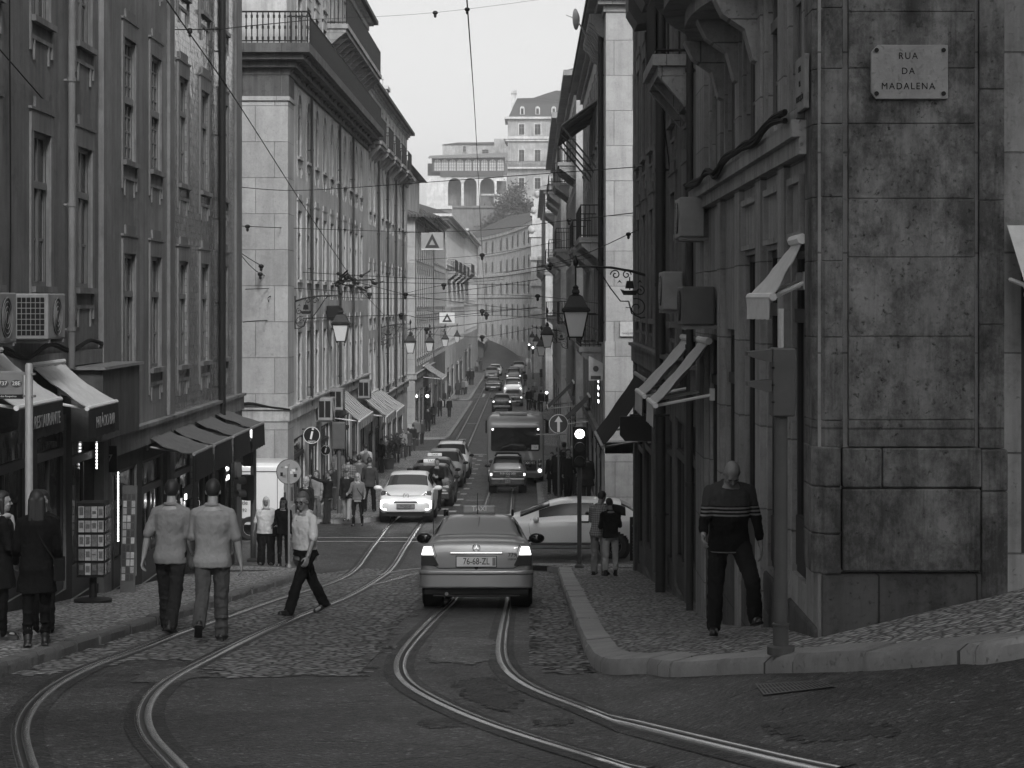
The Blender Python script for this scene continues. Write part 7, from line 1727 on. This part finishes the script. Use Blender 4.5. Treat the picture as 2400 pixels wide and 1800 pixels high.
awning('pale sloped awning over the shop at the far left edge', XL, 1, 24.4, 26.7, -.62, .85, -1.27, .42, valm=FABV, text='BAR RESTAURANTE', group=AL); awning('pale sloped awning with a lettered dark valance left of the metal box bay', XL, 1, 28.3, 30.3, -.88, .85, -1.48, .42, valm=FABV, text='PALÁCIO BAR', group=AL)
for k, (a, b, lb) in enumerate(((37.0, 39.0, 'first of four dark awnings, nearest the camera, under the tiled house'), (39.4, 41.5, 'second of four dark awnings under the tiled house'), (41.9, 44.2, 'third of four dark awnings under the tiled house'), (44.6, 46.6, 'last of four dark awnings, by the traffic light'))): awning(lb, XL, 1, a, b, -2.46, .9, -2.78, .5, FABD, FABB, group=AL, bar=GALV)
AS = 'striped awnings over the left shops beyond the corner'
for a, b, zt, pr, zf, lb in ((70.5, 76.5, -3.25, 1.1, -4.15, 'nearest striped awning, above the white T-shirt person'), (84, 88.5, -3.9, 1.1, -4.75, 'second striped awning along the left pavement'), (89, 94, -4.0, 1.2, -4.8, 'third striped awning along the left pavement'), (140, 147, -4.4, 1.4, -5.3, 'small striped awning far along the left pavement')): awning(lb, XL if a < 100 else -7.5, 1, a, b, zt, pr, zf, .3, STRP, STRP, group=AS)
AR = 'awnings on the near right house fronts'
awning('narrow pale awning against the near right corner stone', XR, -1, 16.55, 17.2, .53, .4, .06, .17, FAB, group=AR, Xf=(XP(1812, 16.55), XP(1757, 17.2)), drop=.01)
awning('pale awning nearer the camera of the middle right pair', XR, -1, 25.2, 26.7, -.48, .72, -1.28, .26, FAB, group=AR); awning('pale awning farther from the camera of the middle right pair', XR, -1, 27.7, 29.6, -.5, .72, -1.28, .26, FAB, group=AR)
awning('long dark sagging awning at the far end of the near right block', XR, -1, 38.5, 42.8, -1.5, .9, -2.75, .06, FABB, group=AR, bar=GALV)
awning('grey awning on the right past the arrow sign', 2.32, -1, 76, 78.6, -3.55, 1.15, -4.6, .1, FABD, group='awnings past the arrow sign'); awning('second grey awning on the right, higher up the street', 2.15, -1, 95, 98.5, -3.8, 1.3, -5.0, .1, FABD, group='awnings past the arrow sign')
# front awning at the right edge, on the wall that faces the camera
t = thing('awning', 'pale awning over the dark shop window at the right edge', 'awning', (XP(2385, 15.9), 15.9, ZP(530, 15.9))); x0, x1 = XP(2362, 15.9), XP(2600, 15.9)
mb = MB(); n = 8; mb.grid([[(lerp(x0 + .03*i/n, x1, j/6), 15.92 - .55*i/n, lerp(ZP(528, 15.9), ZP(690, 15.35), i/n)) for j in range(7)] for i in range(n+1)]); mb.build('canvas', FAB, t, smooth=180)
mb = MB(); mb.grid([[(lerp(x0+.03, x1, j/12), 15.365 + .01*math.sin(j*2), lerp(ZP(692, 15.35), ZP(742, 15.35), i)) for j in range(13)] for i in range(2)]); mb.build('valance', FAB, t, smooth=180)
mb = MB(); mb.tube([(x0+.02, 15.9, ZP(655, 15.9)), (x0+.06, 15.6, ZP(668, 15.6)), (x0+.04, 15.37, ZP(692, 15.4))], .018, 6); mb.tube([(x0, 15.37, ZP(690, 15.35)), (x1, 15.37, ZP(690, 15.35))], .02, 6); mb.build('arm', WHITEP, t)
# air conditioners
def aircon(label, X, s, ya, yb, z0, z1, pr, mat=None, group='air conditioners on the walls', grille=(6, 7)):
    mat = mat or flat('air conditioner casing', .24, .5, var=.2, sc=5); t = thing('air_conditioner', label, 'air conditioner', (X, ya, Z(z0)), group)
    mb = MB(); mb.box(X + s*.06, X + s*pr, ya, yb, Z(z0), Z(z1)); mb.build('casing', mat, t, bevel=.02)
    mb = MB(); c = (X + s*pr, (ya+yb)/2, Z((z0+z1)/2)); r = min(yb-ya, z1-z0)*.4; mb.lathe([(r, 0), (r, .012)], n=24, M=Matrix.Translation(c) @ Matrix.Rotation(s*PI/2, 4, 'Y')); f_ = mb.build('fan', BLACK, t)
    mb = MB()
    for q in (.3, .55, .8, 1.0): mb.tube([(c[0] + s*.016, c[1] + r*q*math.cos(a), c[2] + r*q*math.sin(a)) for a in [2*PI*k/24 for k in range(24)]], .005, 4, closed=True)
    mb.build('fan_guard', mat, f_)
    mb = MB(); n1, n2 = grille or (0, 0); x0, x1 = X + s*.09, X + s*(pr-.05)
    for i in range(n1):
        for j in range(n2): mb.box(lerp(x0, x1, (i+.08)/n1), lerp(x0, x1, (i+.92)/n1), ya-.006, ya+.01, Z(lerp(z0+.05, z1-.05, (j+.08)/n2)), Z(lerp(z0+.05, z1-.05, (j+.92)/n2)))
    if grille: mb.build('side_grille', BLACK, t)
    for q in (ya+.08, yb-.13): mb = MB(); mb.box(X, X + s*pr, q, q+.05, Z(z0)-.05, Z(z0)-.001); mb.build('wall_bracket', GALV, t)
    return t
aircon('air conditioner with a square side grille on the near left house', XL, 1, 27.4, 28.4, -.5, .13, .52); aircon('air conditioner cut by the left edge of the picture', XL, 1, 24.7, 25.7, -.5, .13, .52)
aircon('dark air conditioner seen end on near the right awnings', XR, -1, 24.3, 25.2, -.27, .2, .45, DGREY, grille=None); aircon('pale air conditioner above the dark one on the right wall', XR, -1, 25.7, 26.6, .85, 1.36, .38, grille=None); aircon('pale air conditioner farther along the right wall', XR, -1, 29.3, 30.2, -.1, .46, .36, grille=None)
for y, z, lb in ((66.5, -3.9, 'boxy air conditioner over the corner shop with the letter i sign'), (70.2, -3.75, 'air conditioner right of the one over the corner shop'), (82, -3.9, 'air conditioner above the second striped awning')): aircon(lb, XL, 1, y, y+.9, z, z+.75, .55, grille=(2, 1))
t = thing('metal_box_bay', 'plain metal box bay hung on the near left house between the awnings', 'box bay', (XL, 31.2, Z(-2))); mb = MB(); mb.box(XL + .0, XL+.5, 31.0, 33.9, Z(-2.15), Z(-1.04)); mb.build('box', plaster('painted sheet metal', .10, .3), t, bevel=.015); mb = MB(); mb.box(XL, XL+.56, 30.9, 34.0, Z(-1.035), Z(-.99)); mb.build('lid', GALV, t)
t = thing('shop_sign', 'black hanging sign with cut corners on the right below the pale awnings', 'shop sign', W(1490, 1005, 33)); c = W(1490, 1005, 33); k = 33/F
mb = MB(); mb.prism([(-37, -16), (-25, -29), (37, -29), (37, 29), (-37, 29)], lambda p, q, w: (c.x + p*k, w, c.z + q*k), 33, 33.08); mb.build('panel', BLACK, t); mb = MB(); mb.tube([(XR, 33.04, c.z + .22), (c.x - .1, 33.04, c.z + .22)], .02, 6); mb.build('arm', IRON, t)
c = W(1395, 868, 62.5); t = thing('shop_sign', 'pale pennant shaped sign with an emblem at the corner beyond the side street', 'shop sign', c); k = 62.5/F
mb = MB(); mb.prism([(-15, -24), (17, -24), (19, 16), (-15, 34)], lambda p, q, w: (c.x + p*k, w, c.z + q*k), 62.5, 62.55); mb.build('panel', PL_W, t)
mb = MB(); disc(mb, .09, 0, .012, 20, Matrix.Translation((c.x + .02, 62.495, c.z + .05))); mb.box(c.x-.14, c.x+.17, 62.485, 62.495, c.z-.27, c.z-.17); mb.build('emblem', DGREY, t); mb = MB(); mb.tube([(2.3, 62.52, c.z+.1), (c.x+.2, 62.52, c.z+.1)], .02, 6); mb.build('arm', IRON, t)
t = thing('menu_board', 'tall dark menu board against the right wall beside the couple', 'menu board'); p = stand(t, 1492, 1316, .128); mb = MB(); mb.box(-.16, .14, -.03, .03, .02, 1.05); mb.build('board', BLACK, t, bevel=.02)
lettering('menu', .1, (0, -.036, .85), (0, -1, 0), GREYP, t)
for k in range(7): mb = MB(); mb.box(-.1, .05 + .03*(k % 3), -.034, -.03, .2 + k*.075, .215 + k*.075); mb.build('chalk_line', GREYP, t)
t = thing('loudspeaker', 'black box hanging on the wall behind the nearest left lantern', 'box', W(770, 735, 70)); mb = MB(); mb.box(XL+.05, XL+.5, 69.5, 70.2, ZP(750, 70), ZP(716, 70)); mb.build('box', BLACK, t, bevel=.03); mb = MB(); mb.box(XL, XL+.1, 69.7, 70, ZP(738, 70), ZP(728, 70)); mb.build('wall_bracket', IRON, t)
# shop goods on the near left
t = thing('postcard_rack', 'tall black rack full of postcards outside the near left shop', 'postcard rack'); p = stand(t, 218, 1412, .128); s_ = F/p.y
mb = MB(); mb.lathe([(.28, 0), (.28, .05), (.06, .08), (.05, .42)], n=16); mb.build('foot', BLACK, t, smooth=30); mb = MB(); mb.box(-.2, .2, -.2, .2, .40, 1.5); mb.build('frame', BLACK, t)
for r_ in range(5):
    for c_ in range(4):
        for face_ in range(2):
            mb = MB(); a = -.165 + c_*.095; z = .44 + r_*.21; rr_ = random.Random(r_*9+c_*3+face_); M = Matrix.Rotation(face_*PI/2, 4, 'Z')
            mb.box(a, a+.083, -.225, -.215, z, z+.17, M=M); mb.box(a+.012, a+.07, -.2255, -.2251, z+.02 + rr_.random()*.06, z+.1 + rr_.random()*.06, mi=1, M=M); mb.build('postcard', [flat('postcard %d' % (rr_.randrange(4)), .06 + .09*rr_.randrange(4), .25, var=.3, sc=30), flat('postcard print', .10, .3, var=.5, sc=45)], t)
t = thing('display_board', 'narrow board of souvenirs leaning in the near left shop doorway', 'display board'); p = stand(t, 300, 1388, .128); mb = MB(); mb.box(-.12, .12, -.05, .0, .0, 1.75); mb.v = [(x, y + z*.12, z) for x, y, z in mb.v]; mb.build('board', DGREY, t)
for r_ in range(12):
    for c_ in range(3): mb = MB(); z = .2 + r_*.12; rr_ = random.Random(r_*5+c_); mb.box(-.1 + c_*.07, -.045 + c_*.07, -.06, -.052, z, z+.1); mb.v = [(x, y + zz*.12, zz) for x, y, zz in mb.v]; mb.build('souvenir', flat('souvenir %d' % rr_.randrange(4), .05 + .11*rr_.randrange(4), .3, var=.3, sc=40), t)
LED = flat('white light strip', 1, var=0, emit=4)
for px, y0, y1, d, lb in ((219, 1022, 1100, 32.6, 'upper short strip of white lights in the near left shop'), (272, 1018, 1040, 34.3, 'small strip of white lights under the metal box bay'), (269, 1105, 1270, 34.3, 'long upright strip of white lights beside the postcard rack')):
    A = W(px, y1, d); B = W(px, y0, d); t = thing('light_strip', lb, 'light strip', A, 'light strips in the near left shop'); X_ = max(A.x, XL + .05)
    mb = MB(); mb.box(X_-.012, X_+.03, d-.005, d+.02, A.z, B.z); mb.build('channel', BLACK, t); mb = MB(); n = int((B.z-A.z)/.05)
    for k in range(n): z = lerp(A.z, B.z, (k+.5)/n); mb.cbox((X_+.01, d-.012, z), (.022, .012, .033))
    mb.build('diodes', LED, t)
t = thing('shop_sign', 'dark panel bearing a pale figure 7 above the postcard rack', 'shop sign', W(253, 1075, 33.5)); c = W(253, 1075, 33.5); X_ = max(c.x, XL+.1); mb = MB(); mb.box(X_-.1, X_+.12, 33.4, 33.43, c.z-.22, c.z+.22); mb.build('panel', BLACK, t); lettering('7', .2, (X_, 33.395, c.z), (0, -1, 0), GREYP, t)
# potted plant and hillside shrubs
def leaves(mb, c, r, n, sz, seed, squash=1.0, lump=5):
    rr_ = random.Random(seed); cl = [Vector((rr_.gauss(0, .5), rr_.gauss(0, .5), rr_.gauss(0, .45)*squash)) for _ in range(lump)]
    for _ in range(n):
        b = rr_.choice(cl); v = b + Vector((rr_.gauss(0, .3), rr_.gauss(0, .3), rr_.gauss(0, .26)*squash)); p_ = Vector(c) + Vector((v.x*r[0], v.y*r[1], v.z*r[2]))
        a = Vector((rr_.gauss(0, 1), rr_.gauss(0, 1), rr_.gauss(0, 1))).normalized()*sz*rr_.uniform(.6, 1.3); b_ = a.cross(Vector((rr_.gauss(0, 1), rr_.gauss(0, 1), rr_.gauss(0, 1)))).normalized()*sz*.5
        mb.add([p_-a, p_+b_, p_+a, p_-b_], [(0, 1, 2, 3)])
LEAF = flat('leaves', .04, .6, var=.35, sc=1.2); BARK = flat('bark', .07, .9, var=.3, sc=8)
t = thing('potted_plant', 'dark leafy plant in a pot on the left pavement beside the waiter', 'plant'); p = stand(t, 912, 1100, .128); mb = MB(); mb.lathe([(.2, 0), (.28, .5), (.3, .52), (.25, .5)], n=14); mb.build('pot', DGREY, t, smooth=40); mb = MB(); leaves(mb, (0, 0, 1.25), (.55, .55, .8), 700, .07, 3); mb.build('foliage', LEAF, t); mb = MB(); mb.tube([(0, 0, .4), (.03, 0, 1.3)], .03, 6); mb.build('stem', BARK, t)
for px, py, d, r, n, sd, lb in ((1200, 480, 410, (3.6, 3, 3.0), 2600, 1, 'broad dark tree on the slope below the arcade'), (1232, 488, 412, (2.6, 2.6, 2.4), 1800, 2, 'rounded dark tree right of the broad one on the slope'), (1178, 512, 407, (2.6, 2.4, 1.8), 1400, 3, 'low shrubby tree at the foot of the slope'), (1143, 528, 406, (1.8, 1.5, 1.4), 700, 4, 'small pale shrub by the retaining wall')):
    c = W(px, py, d); t = thing('tree', lb, 'tree', (c.x, d, c.z - r[2]*1.6), 'trees on the hillside'); mb = MB(); leaves(mb, c, r, n, .3, sd, 1.0, 9); mb.build('crown', LEAF, t)
    mb = MB(); mb.tube([(c.x, d, c.z - r[2]*1.8), (c.x+.2, d, c.z - r[2]*.6), (c.x, d, c.z)], [.35, .25, .1], 8); mb.tube([(c.x+.1, d, c.z-r[2]*.8), (c.x+1.2, d, c.z+.2)], [.16, .06], 6); mb.tube([(c.x+.1, d, c.z-r[2]*.8), (c.x-1.3, d, c.z+.3)], [.16, .06], 6); mb.build('trunk', BARK, t)
# satellite dish on the right eave
c = W(1352, 45, 64); t = thing('satellite_dish', 'grey satellite dish above the right eave against the sky', 'satellite dish', c); mb = MB(); mb.lathe([(.02, -.07), (.2, -.04), (.34, .03), (.34, .045), (.2, -.025), (.02, -.055)], n=20, M=Matrix.Translation(c) @ Matrix.Rotation(RD_(72), 4, 'Z') @ Matrix.Rotation(RD_(-90), 4, 'X')); mb.build('dish', GALV, t, smooth=60); mb = MB(); mb.tube([c, c + Vector((.5, 0, -.9))], .025, 6); mb.tube([c, c + Vector((-.35, -.1, .12))], .012, 5); mb.build('mast', GALV, t)
# overhead wires
WIRES = [('thick feeder cable slanting from the top left down to the wire junction over the street', [(380, -15, 31), (440, 72, 33.5), (560, 245, 42), (700, 465, 54), (826, 655, 66)], .014, (445, 75)), ('wire crossing the near left house from the left edge down to its anchor', [(-10, 105, 26), (325, 490, 39), (342, 512, 40)], .011, (323, 489)), ('wire from the near left anchor across the street at eave height', [(342, 512, 40), (580, 531, 55), (1005, 545, 78)], .011, (580, 531)),
         ('high wire carrying the two blank boards', [(-10, 59, 40), (445, 70, 40), (590, 60, 45), (745, 45, 60)], .012, (445, 70)), ('long cross wire from the left house to the right wall lantern house', [(340, 420, 38), (500, 432, 46), (690, 447, 58), (960, 430, 56), (1400, 398, 46), (1583, 385, 36)], .011, (500, 432)), ('tram contact wire running down the middle of the street', [(1092, -30, 26), (1115, 300, 60), (1127, 540, 90), (1138, 735, 150)], .012, (1095, 22)),
         ('wire from the right wall to the middle of the street below the balcony', [(1585, 488, 37), (1334, 516, 60), (1127, 540, 90), (940, 545, 105)], .012, (1334, 516)), ('slack wire running down the right wall beside the balconies', [(1522, -10, 33), (1571, 410, 33), (1583, 490, 36)], .011, (1571, 410)), ('short stay wire from the right wall towards the lantern bracket', [(1570, 500, 37), (1473, 549, 44), (1330, 610, 62), (1180, 640, 80)], .011, (1473, 549)),
         ('upper wire of the bundle leaving the left corner pier', [(540, 575, 55), (612, 622, 58), (690, 637, 62), (1100, 655, 78), (1330, 622, 60)], .012, (612, 624)), ('second wire of the bundle leaving the left corner pier', [(565, 598, 57), (610, 642, 58), (690, 655, 62), (900, 662, 75), (1240, 668, 85)], .014, (610, 643)), ('straight wire below the junction on the left', [(575, 678, 57), (680, 675, 60), (760, 680, 64), (1000, 690, 80), (1260, 655, 70)], .012, (680, 675)),
         ('wire tied to the left wall hook and sagging across the street', [(630, 708, 58), (660, 690, 60), (890, 700, 78), (1250, 700, 90)], .012, (660, 690)), ('heavy lower wire with a long clamp on the left', [(570, 755, 57), (640, 750, 59), (940, 738, 80), (1000, 745, 90), (1260, 720, 85)], .016, (940, 738)), ('wire dropping from the junction to the lower clamp', [(826, 660, 66), (900, 738, 78)], .014, (866, 690)), ('wire fanning right from the junction to the far left row', [(830, 660, 66), (880, 672, 70), (950, 690, 80), (1010, 700, 90), (1240, 728, 110)], .014, (950, 690)),
         ('thin wire at the height of the second lantern', [(905, 760, 90), (1000, 772, 100), (1280, 735, 82)], .014, (1000, 772)), ('far cross wire above the lower triangle sign', [(1000, 728, 118), (1048, 731, 118), (1270, 722, 118)], .018, (1130, 729)), ('far cross wire below the contact wire end', [(985, 752, 125), (1140, 738, 140), (1290, 748, 125)], .02, (1140, 738)), ('farthest cross wire before the bend', [(1000, 783, 150), (1130, 790, 170), (1270, 765, 150)], .022, (1130, 790)), ('thin high wire across the sky', [(740, 45, 60), (1020, 30, 70), (1330, -10, 70)], .006, (1020, 30)),
         ('pale wire from the far left row to the right balconies', [(960, 610, 100), (1130, 598, 105), (1340, 560, 90)], .012, (1130, 598)), ('pair wire ending at the black drainpipe', [(1160, 640, 95), (1290, 622, 80), (1410, 598, 64)], .012, (1290, 622)), ('low wire to the right corner pier', [(1090, 690, 95), (1260, 694, 80), (1480, 722, 59)], .011, (1260, 694)), ('wire across the far left row under the larger triangle sign', [(940, 690, 100), (1040, 668, 105), (1180, 655, 110)], .014, (1040, 668))]
for lb, pts_, r_, bead in WIRES:
    P = [W(*q) for q in pts_]; t = thing('overhead_wire', lb, 'wire', P[0], 'overhead tram wires and stays'); mb = MB(); mb.tube(P if len(P) == 2 else soft(catmull(P, 6), 2), r_*(.8 if r_ > .013 else .9), 5); mb.build('wire', CABLE, t)
    k = min(range(len(pts_)), key=lambda i: abs(pts_[i][0]-bead[0])); d_ = pts_[k][2]; c = W(bead[0], bead[1], d_); q = d_/F
    mb = MB(); mb.ellip(c, (6.5*q, 6*q, 5*q), 10, 6); mb.ellip(c + Vector((0, 0, -7*q)), (3.5*q, 3.5*q, 5*q), 8, 5); mb.build('insulator', BLACK, t, smooth=180)
c = W(826, 655, 66); t = thing('wire_junction', 'tangle of clamps and insulators where the tram wires meet over the street', 'wire junction', c); mb = MB(); rr_ = random.Random(5)
for k in range(16): o_ = Vector((rr_.uniform(-.5, .75), rr_.uniform(-.3, .3), rr_.uniform(-.28, .22))); mb.tube([c + o_, c + o_ + Vector((rr_.uniform(-.3, .3), rr_.uniform(-.3, .3), rr_.uniform(-.2, .2)))], .03, 6); mb.ellip(c + o_, (.07, .06, .06), 8, 5)
mb.tube([c + Vector((-.5, 0, -.05)), c + Vector((.75, 0, .0))], .03, 6); mb.build('clamps', IRON, t)
# cable looms pinned to the walls
def loom(label, pts_, r_=.02, n=3):
    t = thing('wall_cable', label, 'cable', pts_[0], 'cables pinned along the walls')
    for k in range(n):
        rr_ = random.Random(k); P = [Vector(p) + Vector((0, 0, rr_.uniform(-.05, .05))) for p in pts_]; mb = MB(); mb.tube(catmull(P, 6), r_, 6); mb.build('cable', CABLE, t)
loom('loom of black cables sagging along the right ledge', [(XR-.2, y, Z(1.53 + (.025 if i % 2 else 0) - (.06 if i == 6 else 0))) for i, y in enumerate(frange(16.5, 27, 1.05))], .022, 4)
loom('cable loom above the near left awnings', [(XL+.06, y, Z(-.62 - (.12 if i % 2 else 0))) for i, y in enumerate(frange(24, 33.5, 1.3))], .025, 3)
loom('cable bend on the left corner pier', [(XL-1.4, 58.36, Z(-6)), (XL-1.38, 58.36, Z(-3.4)), (XL-1.2, 58.36, Z(-2.95)), (XL-.4, 58.36, Z(-3.02)), (XL+.12, 58.36, Z(-3.1))], .035, 2)
loom('thin cable hanging down the near left house', [(XL+.03, 27.2, Z(9)), (XL+.03, 27.25, Z(4)), (XL+.03, 27.3, Z(1)), (XL+.03, 27.2, Z(-.5))], .01, 1)

# lit goods in shop windows; the last pair is a reflection made to glow
for k, (A, n, lb) in enumerate(((W(1404, 945, 0.0001 + dR(1404, 2.26)), 5, 'brightly lit shelves in the corner shop window beyond the side street'), (W(432, 1172, dL(432, XL+.04)), 1, 'small bright lamp in the shop window under the dark awnings'), (W(523, 1130, dL(523, XL+.04)), 2, 'pair of glowing strips standing for a reflection in the last shop window under the dark awnings'))):
    t = thing('shop_lights_and_glint', lb, 'lights', A); s = 1 if A.x < 0 else -1; mb = MB(); mb.box(A.x - s*.03, A.x - s*.001, A.y - .05, A.y + .9, A.z - .03, A.z + .03 + n*.22); mb.build('backboard', BLACK, t)
    rr_ = random.Random(k)
    for i in range(n):
        for j in range(3 if n > 1 else 1): mb = MB(); y = A.y + .05 + j*.27; z = A.z + i*.22; mb.box(A.x, A.x + s*.02, y, y + rr_.uniform(.12, .24), z, z + rr_.uniform(.05, .12)); mb.build('light', LED if (i + j) % 2 == 0 else LAMPSOFT, t)
# ---- camera, light -----------------------------------------------------------------------------------------
cam = bpy.data.cameras.new('camera'); cam.sensor_width = 36; cam.lens = 36 * F / 2400
cam.shift_x = -(CX - 1200) / 2400; cam.shift_y = (CY - 900) / 2400
cam.clip_start = .1; cam.clip_end = 6000
co = bpy.data.objects.new('camera', cam); link(co); co.location = (0, 0, ZC); co.rotation_euler = (PI/2, 0, 0); SC.camera = co
wd = bpy.data.worlds.new('World'); SC.world = wd; wd.use_nodes = True
nt = wd.node_tree; bg = nt.nodes['Background']
sky = nt.nodes.new('ShaderNodeTexSky'); sky.sky_type = 'NISHITA'; sky.sun_disc = False
SUN_EL, SUN_AZ = math.radians(39), math.radians(167)      # high behind the camera, to the right
sky.sun_elevation = SUN_EL; sky.sun_rotation = SUN_AZ; sky.dust_density = 3.0; sky.air_density = 1.0
bw = nt.nodes.new('ShaderNodeRGBToBW'); nt.links.new(sky.outputs[0], bw.inputs[0]); nt.links.new(bw.outputs[0], bg.inputs[0])
bg.inputs[1].default_value = .15
sl = bpy.data.lights.new('sun', 'SUN'); sl.energy = 1.5; sl.angle = math.radians(13); sl.color = (1, 1, 1)
so = bpy.data.objects.new('sun', sl); link(so)
sd = Vector((math.sin(SUN_AZ)*math.cos(SUN_EL), math.cos(SUN_AZ)*math.cos(SUN_EL), math.sin(SUN_EL)))
so.rotation_euler = (-sd).to_track_quat('-Z', 'Y').to_euler(); so.location = (0, 0, 60)
SC.view_settings.view_transform = 'Standard'; SC.view_settings.look = 'None'; SC.view_settings.exposure = 0.55; SC.view_settings.gamma = 1
SC.cycles.use_denoising = True; SC.cycles.max_bounces = 6; SC.cycles.diffuse_bounces = 3; SC.cycles.glossy_bounces = 3
SC.cycles.sample_clamp_indirect = 6

# ---- air -----------------------------------------------------------------------------------------------------
hz_m = bpy.data.materials.new('haze'); hz_m.use_nodes = True; ht = hz_m.node_tree; ht.nodes.remove(ht.nodes['Principled BSDF'])
pv = ht.nodes.new('ShaderNodeVolumePrincipled'); pv.inputs['Color'].default_value = (.9, .9, .9, 1); pv.inputs['Density'].default_value = .0006
ht.links.new(pv.outputs[0], ht.nodes['Material Output'].inputs['Volume'])
mb = MB(); mb.box(-400, 400, -140, 580, -4, 72); hz_o = mb.build('haze', hz_m); hz_o['kind'] = 'stuff'
SC.cycles.volume_bounces = 0
